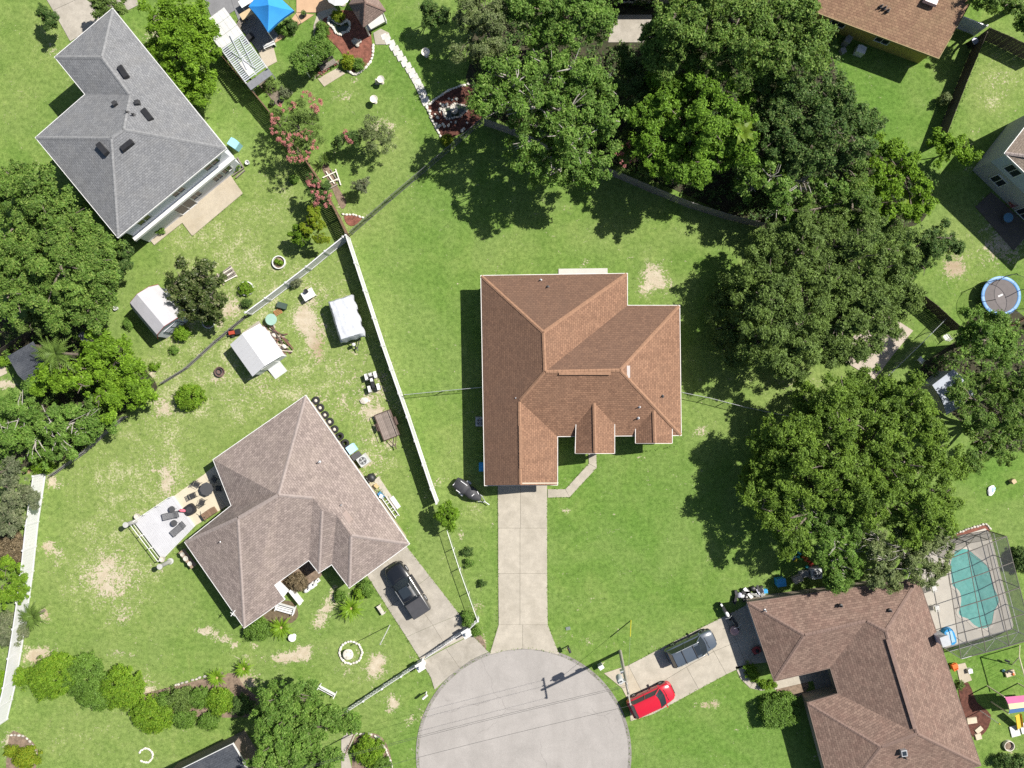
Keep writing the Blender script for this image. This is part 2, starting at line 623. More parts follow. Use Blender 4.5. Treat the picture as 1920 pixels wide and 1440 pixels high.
GR_SAND = [(690, 860, 36, 120, .32), (480, 720, 70, 40, .28), (590, 560, 60, 50, .26), (710, 730, 30, 60, .3), (300, 880, 60, 50, .25), (230, 1100, 70, 60, .26), (620, 760, 50, 40, .25), (650, 640, 40, 50, .2), (650, 720, 40, 50, .2), (330, 640, 40, 40, .22), (200, 1070, 80, 60, .15), (1880, 150, 40, 60, .22), (700, 1240, 40, 60, .15),  # photo x, y, rx, ry, amount of bare sand
    (1222, 512, 22, 20, .75), (1240, 532, 26, 16, .7), (1208, 545, 16, 14, .6), (1097, 492, 10, 10, .4), (1316, 808, 16, 12, .55), (1200, 862, 8, 8, .4),
    (1152, 964, 9, 4, .5), (1060, 956, 9, 4, .55), (1105, 1205, 10, 10, .4), (1330, 1321, 24, 9, .7), (1062, 1212, 8, 10, .2),
    (570, 600, 22, 26, .95), (588, 640, 20, 26, .7), (600, 672, 14, 12, .5), (432, 575, 28, 26, .6), (412, 600, 14, 24, .45), (404, 708, 18, 22, .5),
    (305, 765, 22, 22, .75), (285, 700, 16, 16, .45), (312, 905, 13, 34, .65), (388, 1183, 22, 9, .95), (418, 1200, 18, 8, .6), (442, 1210, 10, 7, .6), (478, 1212, 12, 6, .5),
    (540, 1232, 40, 12, .9), (570, 1218, 20, 12, .6), (612, 1140, 16, 18, .7), (598, 1168, 18, 18, .55), (624, 1110, 8, 22, .6), (707, 1243, 16, 18, .85), (700, 1262, 9, 20, .5),
    (735, 1322, 14, 16, .85), (770, 1350, 8, 16, .6), (790, 1348, 6, 16, .5), (655, 1248, 20, 24, .3), (100, 905, 20, 16, .6), (88, 1025, 14, 14, .8), (108, 1040, 12, 24, .45), (82, 1150, 14, 14, .6),
    (72, 1228, 28, 20, .95), (200, 1045, 30, 24, .3), (195, 1090, 36, 26, .4), (230, 1155, 26, 16, .4), (230, 1225, 24, 12, .4), (280, 1290, 16, 24, .5), (272, 1300, 10, 10, .6),
    (1788, 500, 24, 22, .85), (835, 958, 16, 10, .55), (822, 900, 10, 12, .5), (890, 1142, 14, 18, .55), (904, 1205, 9, 14, .8), (925, 985, 8, 12, .3), (860, 960, 10, 10, .3), (865, 1005, 10, 20, .35),
    (690, 750, 8, 8, .5), (735, 832, 12, 10, .65), (700, 770, 24, 8, .4), (640, 395, 9, 40, .4), (700, 242, 14, 14, .5), (664, 150, 12, 8, .4), (645, 180, 30, 12, .35), (725, 240, 24, 24, .4),
    (455, 1235, 26, 18, .35), (460, 1275, 30, 16, .75), (398, 1330, 10, 6, .3), (225, 1310, 14, 10, .3), (20, 1390, 20, 14, .7), (20, 1430, 12, 14, .7),
    (1130, 1245, 10, 6, .3), (1700, 340, 18, 14, .4), (640, 1230, 8, 8, .3), (60, 880, 30, 10, .9), (145, 830, 18, 8, .9), (1890, 1420, 30, 14, .2), (1700, 1170, 10, 10, .3),
    (290, 60, 16, 14, .55), (275, 85, 14, 20, .4), (100, 90, 24, 30, .25), (1880, 460, 50, 40, .6), (1860, 395, 30, 26, .5), (1820, 260, 14, 20, .3), (1500, 720, 60, 14, .25), (740, 1000, 20, 40, .25), (1470, 800, 30, 14, .2),
    (700, 920, 14, 44, .30), (40, 770, 20, 26, .3), (0, 720, 36, 10, .9),
]
GR_RUST = [(600, 655, 18, 26, .6), (60, 880, 34, 12, 1.0), (145, 828, 18, 10, 1.0), (88, 1100, 10, 90, .5), (1330, 1321, 24, 10, .45), (460, 1275, 34, 16, .35), (1788, 500, 26, 24, .5), (898, 1150, 12, 16, .5), (904, 1205, 9, 14, .6), (72, 1240, 24, 14, .4)]
GR_DRY = [
    (250, 1000, 300, 300, .45), (450, 620, 260, 260, .45), (230, 1380, 260, 110, .65), (440, 330, 200, 150, .3), (60, 120, 140, 160, .25),
    (560, 600, 170, 150, .85), (720, 820, 60, 150, 1.0), (480, 720, 120, 70, .9), (260, 880, 140, 120, .75), (200, 1090, 120, 110, .8), (350, 690, 90, 70, .8), (420, 520, 110, 70, .8),
    (520, 350, 60, 60, .6), (380, 420, 100, 50, .6), (100, 80, 60, 60, .5), (60, 40, 60, 40, .4), (30, 180, 50, 80, .5), (700, 1230, 120, 100, .6), (850, 1080, 60, 120, .6), (900, 940, 40, 70, .8), (840, 860, 40, 90, .7),
    (1880, 130, 60, 70, 1.0), (1850, 190, 40, 40, .8), (1800, 450, 60, 60, .9), (1840, 540, 40, 60, .5), (1500, 710, 120, 40, .8), (1300, 700, 60, 40, .4), (1150, 440, 180, 50, .5), (1400, 410, 40, 40, .6),
    (690, 400, 70, 60, .7), (720, 270, 60, 60, .8), (650, 165, 60, 40, .5), (1240, 535, 60, 50, .4), (1120, 1130, 60, 60, .35), (1890, 1400, 50, 50, .5), (930, 480, 100, 40, .35), (1450, 770, 80, 30, .5), (1340, 800, 50, 30, .3),
    (660, 1340, 60, 60, .4), (740, 1390, 40, 40, .2), (290, 1300, 60, 30, .5), (1800, 950, 60, 60, .3), (100, 1380, 80, 60, .25), (470, 1240, 60, 30, .6), (1340, 1340, 60, 30, .3),
]
GR_LUSH = [
    (780, 560, 90, 180, .55), (830, 380, 120, 80, .5), (1180, 1000, 130, 90, .9), (1260, 880, 80, 70, .6), (1320, 1380, 140, 80, .9), (1450, 1400, 80, 80, .8), (650, 90, 80, 60, .6), (740, 150, 70, 90, .6), (560, 90, 40, 40, .8),
    (1640, 180, 120, 110, .95), (1850, 890, 70, 60, .9), (1830, 1250, 90, 60, .9), (220, 1360, 140, 70, .35), (320, 1110, 120, 60, .4), (760, 1390, 60, 60, .7), (640, 1090, 40, 50, .6), (1080, 480, 100, 50, .4), (1110, 890, 60, 40, .5),
    (480, 560, 80, 30, .5), (560, 690, 40, 40, .5), (1200, 1120, 140, 70, .5), (110, 200, 90, 80, .3), (480, 200, 50, 100, .3), (690, 560, 30, 130, .4), (740, 740, 30, 80, .6), (900, 1060, 40, 60, .4), (1560, 100, 60, 50, .8),
]


def build_ground():
    ax = np.concatenate([np.linspace(-420, -56, 26), np.arange(-53, 53.01, 0.36), np.linspace(56, 420, 26)])
    ay = np.concatenate([np.linspace(-420, -44, 26), np.arange(-41, 41.01, 0.36), np.linspace(44, 420, 26)])
    X, Y = np.meshgrid(ax, ay)
    nx, ny = len(ax), len(ay)
    v = np.stack([X, Y, np.zeros_like(X)], -1).reshape(-1, 3)
    i = np.arange((ny - 1) * (nx - 1))
    r, c = i // (nx - 1), i % (nx - 1)
    a = r * nx + c
    q = np.stack([a, a + 1, a + nx + 1, a + nx], 1)
    me = bpy.data.meshes.new('ground')
    mesh_from_np(me, v, q)
    px, py = v[:, 0] * S + 960, 720 - v[:, 1] * S

    def field(spots, cap=1.0):
        f = np.zeros(len(v))
        for (x, y, rx, ry, amt) in spots:
            f += amt * np.exp(-1.1 * (((px - x) / rx) ** 2 + ((py - y) / ry) ** 2))
        return np.minimum(f, cap)
    for nm, sp in (('sand', GR_SAND), ('dry', GR_DRY), ('lush', GR_LUSH), ('rust', GR_RUST)):
        me.attributes.new(nm, 'FLOAT', 'POINT').data.foreach_set('value', field(sp).astype(np.float32))
    me.materials.append(ground_material())
    o = bpy.data.objects.new('ground', me)
    COL.objects.link(o)
    o['kind'] = 'structure'


def mesh_from_np(me, v, q, mi=None):
    n = q.shape[1]
    me.vertices.add(len(v))
    me.vertices.foreach_set('co', np.ascontiguousarray(v, dtype=np.float32).ravel())
    me.loops.add(q.size)
    me.loops.foreach_set('vertex_index', np.ascontiguousarray(q, dtype=np.int32).ravel())
    me.polygons.add(len(q))
    me.polygons.foreach_set('loop_start', np.arange(0, q.size, n, dtype=np.int32))
    if mi is not None:
        me.polygons.foreach_set('material_index', np.ascontiguousarray(mi, dtype=np.int32))
    me.update(calc_edges=True)


build_ground()


# ------------------------------------------------------------------ street and paving
def road_material():
    m, nt, out = _nt('road_surface')
    ob = N(nt, 'ShaderNodeTexCoord').outputs['Object']
    a = noise(nt, ob, 0.35, 6, 0.65, 0.6)
    b = noise(nt, ob, 14, 4, 0.7)
    c = ramp(nt, a, [(0.3, (0.246, 0.230, 0.215)), (0.7, (0.308, 0.288, 0.270))]).outputs[0]
    c = mixc(nt, 0.5, c, ramp(nt, b, [(0.3, 0.78), (0.7, 1.22)]).outputs[0], 'MULTIPLY')
    # worn lighter wheel tracks and long stains down the street
    mp = N(nt, 'ShaderNodeMapping')
    mp.inputs['Scale'].default_value = (0.9, 0.10, 1)
    nt.links.new(ob, mp.inputs['Vector'])
    t = noise(nt, mp.outputs[0], 1.0, 5, 0.6, 0.3)
    c = mixc(nt, mth(nt, 'MULTIPLY', ramp(nt, t, [(0.5, 0.0), (0.75, 1.0)]).outputs[0], 0.35), c, (0.22, 0.205, 0.19))
    # fine cracks
    vo = N(nt, 'ShaderNodeTexVoronoi', feature='DISTANCE_TO_EDGE')
    vo.inputs['Scale'].default_value = 0.13
    wv = N(nt, 'ShaderNodeTexNoise', i_Scale=0.5, i_Detail=5)
    nt.links.new(ob, wv.inputs['Vector'])
    ad = N(nt, 'ShaderNodeVectorMath', operation='MULTIPLY_ADD')
    nt.links.new(wv.outputs['Color'], ad.inputs[0])
    ad.inputs[1].default_value = (1.6, 1.6, 0)
    nt.links.new(ob, ad.inputs[2])
    nt.links.new(ad.outputs[0], vo.inputs['Vector'])
    ck = ramp(nt, vo.outputs['Distance'], [(0.0, 0.4), (0.005, 0.0)]).outputs[0]
    ck = mth(nt, 'MULTIPLY', ck, ramp(nt, noise(nt, ob, 0.22, 3), [(0.45, 0.0), (0.55, 1.0)]).outputs[0])
    c = mixc(nt, ck, c, (0.12, 0.11, 0.105))
    # dark drip spots
    sp = ramp(nt, noise(nt, ob, 1.1, 3, 0.5), [(0.68, 0.0), (0.76, 0.4)]).outputs[0]
    c = mixc(nt, sp, c, (0.17, 0.16, 0.15))
    bs = N(nt, 'ShaderNodeBsdfPrincipled')
    bs.inputs['Roughness'].default_value = 0.9
    bs.inputs['Specular IOR Level'].default_value = 0.2
    nt.links.new(c, bs.inputs['Base Color'])
    bn = N(nt, 'ShaderNodeBump')
    bn.inputs['Strength'].default_value = 0.3
    bn.inputs['Distance'].default_value = 0.02
    nt.links.new(b, bn.inputs['Height'])
    nt.links.new(bn.outputs[0], bs.inputs['Normal'])
    nt.links.new(bs.outputs[0], out.inputs['Surface'])
    return m


RD_C, RD_R = (982, 1414), 196.0
rc = P(*RD_C)
rr = RD_R / S
ring = [(rc.x + rr * math.cos(math.radians(a)), rc.y + rr * math.sin(math.radians(a))) for a in range(-46, 227, 3)]
rd = MB()
rd.prism(ring + [(rc.x - 4.6, rc.y - 15), (rc.x - 4.6, -400), (rc.x + 4.6, -400), (rc.x + 4.6, rc.y - 15)], -0.3, 0.030)
street = rd.build('street', road_material())
street['kind'] = 'structure'
mg = MB()
n = len(ring)
ro = [(rc.x + (rr + 0.30) * math.cos(math.radians(a)), rc.y + (rr + 0.30) * math.sin(math.radians(a))) for a in range(-46, 227, 3)]
mg.add([(x, y, 0.034) for x, y in ring] + [(x, y, 0.048) for x, y in ro], [(i, n + i, n + i + 1, i + 1) for i in range(n - 1)])
mg.add([(x, y, 0.048) for x, y in ro] + [(x, y, -0.05) for x, y in ro], [(i, n + i, n + i + 1, i + 1) for i in range(n - 1)])
g_ = mg.build('gutter', mat('gutter_concrete', (0.22, 0.205, 0.19), 0.9, 0.2, 2.0, 0.3, 40, dirt=(0.10, 0.09, 0.075), dirt_amt=0.7))
g_['kind'] = 'structure'


def clip_out(poly, keep):
    return poly


def slabs(name, polys, m, z=0.06, gap=0.006, piece='slab', bevel=0.008):
    """A paved piece of the setting: each slab between two joints is an object of its own."""
    root = structure(name)
    for pl in polys:
        pts = ccw([tuple(P(*p))[:2] for p in pl])
        pts = offset(pts, -gap / 2)
        MB().prism(pts, -0.1, z, inset=bevel).build(piece, m, root)
    return root


# main driveway, from the garage down to the apron on the street
slabs('driveway', [
    [(933, 905), (976, 905), (976, 990), (934, 990)], [(976, 905), (1026, 905), (1026, 990), (976, 990)],
    [(934, 990), (975, 990), (975, 1075), (934, 1075)], [(975, 990), (1026, 990), (1026, 1075), (975, 1075)],
    [(934, 1075), (975, 1075), (975, 1171), (935, 1171)], [(975, 1075), (1026, 1075), (1027, 1171), (975, 1171)],
    [(935, 1171), (980, 1171), (980, 1216), (951, 1219), (918, 1227)], [(980, 1171), (1027, 1171), (1049, 1228), (1015, 1219), (980, 1216)]], CONC, 0.055)
slabs('front_walk', [
    [(1103, 845), (1118, 845), (1119, 877), (1104, 869)], [(1104, 869), (1119, 877), (1068, 932), (1060, 917)], [(1060, 917), (1068, 932), (1027, 933), (1027, 917)]], CONC, 0.055)
slabs('back_patio', [[(1047, 504), (1139, 503), (1140, 530), (1047, 530)]], mat('pale_concrete', (0.42, 0.405, 0.37), 0.9, 0.06, 1.0), 0.10)
# driveway on the left, with the gate line across it
slabs('side_driveway', [
    [(688, 1078), (725, 1051), (766, 1110), (727, 1140)], [(725, 1051), (762, 1024), (806, 1080), (766, 1110)],
    [(727, 1140), (766, 1110), (812, 1172), (762, 1194)], [(766, 1110), (806, 1080), (862, 1152), (812, 1172)],
    [(762, 1194), (812, 1172), (837, 1213), (790, 1239)], [(812, 1172), (862, 1152), (885, 1189), (837, 1213)]], CONC_GREY, 0.055)
slabs('side_driveway_apron', [
    [(790, 1240), (836, 1215), (862, 1252), (842, 1268), (815, 1293), (808, 1270)], [(836, 1215), (885, 1190), (916, 1222), (885, 1236), (862, 1252)]], CONC_GREY, 0.055)
# driveway of the house at lower right
slabs('right_driveway', [
    [(1178, 1247), (1262, 1203), (1287, 1250), (1205, 1300)], [(1262, 1203), (1312, 1178), (1338, 1221), (1287, 1250)], [(1312, 1178), (1358, 1155), (1381, 1203), (1338, 1221)],
    [(1205, 1300), (1287, 1250), (1310, 1292), (1226, 1338)], [(1287, 1250), (1338, 1221), (1362, 1264), (1310, 1292)], [(1338, 1221), (1381, 1203), (1400, 1246), (1362, 1264)],
    [(1358, 1155), (1418, 1125), (1450, 1240), (1400, 1246), (1381, 1203)]], CONC, 0.055)
slabs('right_driveway_apron', [[(1132, 1262), (1178, 1247), (1205, 1300), (1180, 1318), (1166, 1290)], [(1205, 1300), (1226, 1338), (1182, 1352), (1180, 1318)]], CONC_WARM, 0.055)
# curved walk from that driveway to the front door
cw = smooth_line([(1378, 1250), (1388, 1272), (1406, 1290), (1428, 1295), (1452, 1290)], 3)
co = smooth_line([(1400, 1246), (1402, 1262), (1412, 1276), (1430, 1281), (1452, 1277)], 3)
slabs('entry_walk', [[cw[i], cw[i + 3], co[i + 3], co[i]] for i in (0, 3, 6, 9)] + [[(1452, 1274), (1520, 1258), (1524, 1276), (1452, 1293)]], CONC, 0.055)
slabs('entry_court', [[(1520, 1258), (1570, 1246), (1588, 1306), (1536, 1318), (1524, 1276)]], CONC_GREY, 0.055)
# patios
slabs('rear_patio', [[(327, 398), (428, 322), (456, 363), (361, 443)]], CONC_WARM, 0.08)
slabs('rear_step', [[(275, 442), (327, 398), (344, 417), (290, 460)]], CONC_WARM, 0.10)
slabs('top_driveway', [[(70, -30), (140, -60), (165, -10), (100, 20)], [(100, 20), (165, -10), (190, 45), (132, 78)], [(140, -60), (220, -90), (245, -45), (165, -10)], [(165, -10), (245, -45), (260, 10), (190, 45)]], CONC_GREY, 0.055)
slabs('lawn_patio', [[(1650, 580), (1712, 620), (1672, 668), (1608, 622)], [(1608, 622), (1672, 668), (1640, 712), (1566, 668)]], mat('sandy_concrete', (0.36, 0.31, 0.255), 0.9, 0.12, 1.2, 0.2, 40), 0.055)
slabs('side_slab', [[(1792, 1246), (1809, 1242), (1822, 1275), (1800, 1283)]], CONC_WARM, 0.06)
slabs('far_patio', [[(1828, 388), (1858, 360), (1935, 430), (1900, 470)]], mat('dark_concrete', (0.10, 0.085, 0.07), 0.9, 0.15, 1.5), 0.06)  # concrete here is much darker than in the other patios
slabs('covered_patio', [[(1150, 28), (1222, 28), (1226, 80), (1140, 80)]], CONC_GREY, 0.06)
slabs('bottom_path', [[(640, 1385), (662, 1360), (668, 1376), (652, 1410), (640, 1420)], [(640, 1420), (652, 1410), (660, 1440), (640, 1460)]], CONC_GREY, 0.05)
slabs('left_path', [[(-20, 690), (6, 672), (14, 700), (-20, 716)]], CONC_WARM, 0.05)


# ------------------------------------------------------------------ planting beds
def bed(name, pts, m=MULCH, z=0.05):
    b = MB().prism(smooth_line([tuple(P(*p))[:2] for p in pts], 3, True), -0.1, z, inset=0.04).build(name, m)
    b['kind'] = 'structure'
    return b


TANMULCH = mat('faded_mulch', (0.17, 0.125, 0.09), 0.95, 0.4, 3.0, 0.9, 12)
REDMULCH = mat('red_mulch', (0.165, 0.065, 0.045), 0.95, 0.45, 3.0, 1.0, 12)
bed('garden_bed', [(600, 40), (622, 22), (660, 20), (690, 40), (698, 80), (700, 100), (688, 122), (668, 136), (652, 130), (640, 100), (622, 80), (604, 62)], REDMULCH)
bed('fountain_bed', [(802, 200), (840, 172), (880, 162), (908, 196), (900, 226), (870, 248), (836, 262), (824, 252), (812, 226)], MULCH)
bed('corner_bed', [(645, 404), (662, 402), (680, 408), (664, 424), (650, 420)], REDMULCH, 0.045)
bed('play_bed', [(1796, 1284), (1816, 1280), (1832, 1316), (1858, 1340), (1848, 1372), (1824, 1382), (1806, 1340)], MULCH)
bed('porch_bed', [(505, 1090), (575, 1040), (600, 1060), (604, 1078), (590, 1090), (566, 1106), (545, 1112), (520, 1112)], TANMULCH)
bed('front_bed', [(455, 1172), (520, 1130), (548, 1128), (560, 1150), (548, 1168), (500, 1182), (470, 1190)], mat('bare_soil', (0.115, 0.088, 0.055), 0.95, 0.35, 3.0, 0.8, 14), 0.035)
bed('entry_bed', [(1456, 1288), (1510, 1276), (1512, 1296), (1470, 1316)], TANMULCH)
bed('island_bed', [(666, 1382), (700, 1374), (724, 1392), (738, 1440), (736, 1470), (664, 1470), (662, 1410)], TANMULCH, 0.03)
bed('hedge_bed', [(350, 1280), (400, 1268), (440, 1262), (462, 1290), (520, 1336), (480, 1344), (400, 1346), (330, 1340), (250, 1310)], TANMULCH, 0.03)
bed('corner_planting', [(18, 1376), (44, 1378), (66, 1396), (72, 1420), (60, 1450), (14, 1460)], TANMULCH, 0.03)
bed('fence_bed', [(602, 312), (616, 310), (634, 350), (650, 378), (640, 392), (620, 350)], TANMULCH, 0.03)
bed('strip_bed', [(478, 150), (494, 140), (520, 168), (534, 186), (522, 200), (500, 176)], mat('grey_soil', (0.15, 0.125, 0.095), 0.95, 0.35, 3.0, 0.8, 14), 0.03)
bed('cage_bed', [(1783, 1003), (1836, 986), (1852, 986), (1856, 996), (1846, 1002), (1790, 1018)], REDMULCH, 0.03)
bed('pole_bed', [(880, 1186), (894, 1178), (912, 1212), (905, 1220)], TANMULCH, 0.03)
# ------------------------------------------------------------------ houses
SH_MAIN = shingle('russet_shingles', (0.240, 0.138, 0.088), (0.172, 0.098, 0.064), (0.098, 0.055, 0.038), 0.30, 0.19, 0.30, (0.175, 0.105, 0.07), 0.40, 0.10, algae_shade=1.0)
SH_GREY = shingle('grey_shingles', (0.185, 0.188, 0.194), (0.145, 0.148, 0.156), (0.095, 0.097, 0.10), 0.32, 0.17, 0.25, (0.205, 0.20, 0.19), 0.25)
SH_MAUVE = shingle('mauve_shingles', (0.262, 0.214, 0.192), (0.182, 0.147, 0.133), (0.115, 0.093, 0.085), 0.34, 0.19, 0.30, (0.27, 0.225, 0.19), 0.35)
SH_BROWN = shingle('brown_shingles', (0.205, 0.142, 0.112), (0.134, 0.090, 0.072), (0.085, 0.058, 0.05), 0.36, 0.20, 0.22, (0.19, 0.105, 0.085), 0.25)
SH_TAN = shingle('tan_shingles', (0.245, 0.155, 0.098), (0.185, 0.110, 0.072), (0.105, 0.063, 0.042), 0.34, 0.22, 0.25, (0.21, 0.16, 0.09), 0.3)
SH_BEIGE = shingle('beige_shingles', (0.22, 0.18, 0.145), (0.18, 0.145, 0.115), (0.12, 0.095, 0.08), 0.32, 0.18, 0.2)
SH_DARK = shingle('slate_shingles', (0.060, 0.066, 0.078), (0.045, 0.05, 0.06), (0.03, 0.033, 0.04), 0.32, 0.18, 0.2, (0.11, 0.115, 0.125), 0.5)
CAP_MAIN = mat('russet_ridge', (0.240, 0.138, 0.086), 0.9, 0.22, 5, 0.4, 30)
CAP_GREY = mat('grey_ridge', (0.18, 0.182, 0.186), 0.9, 0.25, 5, 0.4, 30)
CAP_MAUVE = mat('mauve_ridge', (0.245, 0.205, 0.188), 0.9, 0.18, 5, 0.4, 30)
CAP_BROWN = mat('brown_ridge', (0.165, 0.112, 0.092), 0.9, 0.2, 5, 0.4, 30)
W_CREAM = mat('cream_stucco', (0.42, 0.38, 0.30), 0.9, 0.08, 2, 0.2, 40)
W_WHITE = mat('white_siding', (0.56, 0.57, 0.60), 0.7, 0.05, 2)
W_YELLOW = mat('yellow_stucco', (0.42, 0.34, 0.085), 0.9, 0.10, 2, 0.2, 40)
W_TAN = mat('tan_stucco', (0.34, 0.29, 0.22), 0.9, 0.08, 2, 0.2, 40)
W_GREY = mat('greige_siding', (0.36, 0.36, 0.345), 0.8, 0.06, 2)
FASCIA = mat('fascia', (0.62, 0.60, 0.57), 0.6, 0.08, 2, dirt=(0.35, 0.31, 0.26), dirt_amt=0.4)


def window(root, p0, p1, t, w, z, h, name='window', panes=2):
    """A framed window with panes, set into the wall that runs from p0 to p1 (outside on its right)."""
    p0, p1 = Vector(p0), Vector(p1)
    d = (p1 - p0).normalized()
    nrm = Vector((d.y, -d.x))
    c = p0 + (p1 - p0) * t
    a = math.atan2(d.y, d.x)
    f = MB()
    o = c + nrm * 0.03
    for dx, dz, sx, sz in ((-w / 2, 0, 0.07, h + 0.07), (w / 2, 0, 0.07, h + 0.07), (0, -h / 2, w - 0.07, 0.07), (0, h / 2, w - 0.07, 0.07)):
        f.box((o.x + d.x * dx, o.y + d.y * dx, z + h / 2 + dz), (sx, 0.10, sz), a)
    for k in range(1, panes):
        x = -w / 2 + w * k / panes
        f.box((o.x + d.x * x, o.y + d.y * x, z + h / 2), (0.05, 0.08, h - 0.07), a)
    fr = f.build(name, WHITE, root, world=True)
    q = c + nrm * 0.012
    MB().box((q.x, q.y, z + h / 2), (w - 0.06, 0.03, h - 0.06), a).build('pane', GLASS, fr, world=True)
    return fr


def ridge_caps(root, segs, V, m, lift=0.035, w=0.30):
    for a, b in segs:
        p, q = V[a] + Vector((0, 0, lift)), V[b] + Vector((0, 0, lift))
        d = q - p
        L = d.length
        if L < 0.3:
            continue
        d.normalize()
        sd = d.cross(Vector((0, 0, 1))).normalized()
        p, q = p + d * 0.06, q - d * 0.06
        mb = MB()
        n = max(2, int(L / 0.33))
        for k in range(n):            # overlapping cap shingles, each a little proud of the next
            s0, s1 = p + (q - p) * (k / n), p + (q - p) * ((k + 1.12) / n if k < n - 1 else 1)
            up0, up1 = Vector((0, 0, 0.022)), Vector((0, 0, 0.004))
            dn = Vector((0, 0, -0.065))
            mb.add([s0 + up0 - sd * w / 2 + dn, s0 + up0, s0 + up0 + sd * w / 2 + dn, s1 + up1 - sd * w / 2 + dn, s1 + up1, s1 + up1 + sd * w / 2 + dn],
                   [(0, 1, 4, 3), (1, 2, 5, 4), (0, 2, 1), (3, 4, 5)])
        mb.build('ridge_cap', m, root, world=True)


def house(label, ev, eave, ridges, faces, m_roof, m_cap, m_wall, caps=(), inset=0.45, wins=(), name='house', cat='house', gable_walls=(), base=0.0, fascia=None):
    """Walls, a roof of planes, a fascia along the eaves and caps on hips and ridges.
    ev: eave corners in photo pixels; ridges: name -> (px, py, height); faces use eave indices and ridge names."""
    V = {i: P(x, y, eave) for i, (x, y) in enumerate(ev)}
    for k, (x, y, h) in ridges.items():
        V[k] = P(x, y, h)
    pts = [tuple(V[i])[:2] for i in range(len(ev))]
    c = sum((V[i] for i in range(len(ev))), Vector()) / len(ev)
    root = thing(name, label, cat, (c.x, c.y, base))
    out = ccw(pts)
    wall = offset(out, -inset)
    MB().prism(wall, base - 0.2 if base == 0 else base, eave - 0.16).build('wall', m_wall, root, world=True)
    r = MB()
    for f in faces:
        vs = [V[i] for i in f]
        a = sum(vs[i].x * vs[(i + 1) % len(vs)].y - vs[(i + 1) % len(vs)].x * vs[i].y for i in range(len(vs)))
        r.add(vs if a > 0 else vs[::-1], [list(range(len(vs)))])
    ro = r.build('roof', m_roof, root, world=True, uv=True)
    ro.data.attributes.new('algae_shade', 'FLOAT', 'FACE').data.foreach_set('value', [max(0.0, min(1.0, 2.1 * p.normal.y + (.75 if p.normal.x < -.2 else 0))) * .62 for p in ro.data.polygons])  # west slopes get extra shade in their colour, north slopes the growth
    so = MB()
    so.add([(x, y, eave - 0.155) for x, y in out], [list(range(len(out)))[::-1]])
    oo, ii = offset(out, 0.055), offset(out, 0.004)
    n = len(out)
    so.add([(x, y, eave + 0.012) for x, y in ii] + [(x, y, eave + 0.012) for x, y in oo] + [(x, y, eave - 0.17) for x, y in oo] + [(x, y, eave - 0.17) for x, y in ii],
           [q for i in range(n) for j in [(i + 1) % n] for q in ((i, n + i, n + j, j), (n + i, 2 * n + i, 2 * n + j, n + j), (2 * n + i, 3 * n + i, 3 * n + j, 2 * n + j))])
    so.build('fascia', fascia or FASCIA, root, world=True)
    ridge_caps(root, caps, V, m_cap)
    for gi in gable_walls:
        vs = [V[i] for i in gi]
        cc = sum(vs, Vector()) / len(vs)
        cc2 = Vector((c.x, c.y, cc.z))
        d = (cc2 - cc)
        d.z = 0
        d = d.normalized() * 0.12
        MB().add([v + d - Vector((0, 0, 0.03)) for v in vs] + [v + d * 2 - Vector((0, 0, 0.03)) for v in vs], [(0, 1, 2), (5, 4, 3), (0, 3, 4, 1), (1, 4, 5, 2), (2, 5, 3, 0)]).build('gable', m_wall, root, world=True)
    for (e, t, w, z, h) in wins:
        window(root, wall[e], wall[(e + 1) % n], t, w, z, h)
    return root, V, wall


def gable_wing(root, eL, eR, ridge, eh, rh, m_roof, m_cap, m_wall, open_porch=False):
    """A small front gable: eL, eR are (back px, front px) of the two eaves, ridge likewise."""
    a, b = P(*eL[0], eh), P(*eL[1], eh)
    c, d = P(*eR[0], eh), P(*eR[1], eh)
    r0, r1 = P(*ridge[0], rh), P(*ridge[1], rh)
    r = MB().add([a, b, r1, r0, c, d], [(0, 1, 2, 3), (5, 4, 3, 2)])
    r.build('roof', m_roof, root, world=True, uv=True)
    f = MB()
    for p, q in ((a, b), (c, d)):
        v = (q - p).normalized()
        m_ = (p + q) / 2
        s = -1 if p is a else 1
        nrm = Vector((v.y, -v.x, 0)) * (1 if (Vector((v.y, -v.x, 0)).dot((a + b) / 2 - (c + d) / 2) > 0) == (p is a) else -1)
        f.box((m_.x + nrm.x * 0.03, m_.y + nrm.y * 0.03, eh - 0.06), ((q - p).length, 0.05, 0.16), math.atan2(v.y, v.x))
    for p, q in ((b, r1), (r1, d)):
        f.tube([p + Vector((0, 0, -0.05)), q + Vector((0, 0, -0.05))], 0.055, 4)
    f.build('fascia', FASCIA, root, world=True)
    V = {0: r0, 1: r1}
    ridge_caps(root, [(0, 1)], V, m_cap)
    ins = (a - b).normalized() * 0.25
    g = MB().add([b + ins - Vector((0, 0, 0.02)), d + ins - Vector((0, 0, 0.02)), r1 + ins - Vector((0, 0, 0.04)), b + ins * 1.6 - Vector((0, 0, 0.02)), d + ins * 1.6 - Vector((0, 0, 0.02)), r1 + ins * 1.6 - Vector((0, 0, 0.04))],
                 [(0, 1, 2), (5, 4, 3), (0, 3, 4, 1)])
    g.build('gable', m_wall, root, world=True)
    if open_porch:
        side = (d - b).normalized()
        for p in (b + side * 0.25 + ins, d - side * 0.25 + ins):
            MB().box((p.x, p.y, eh / 2), (0.22, 0.22, eh)).build('porch_post', WHITE, root, world=True)


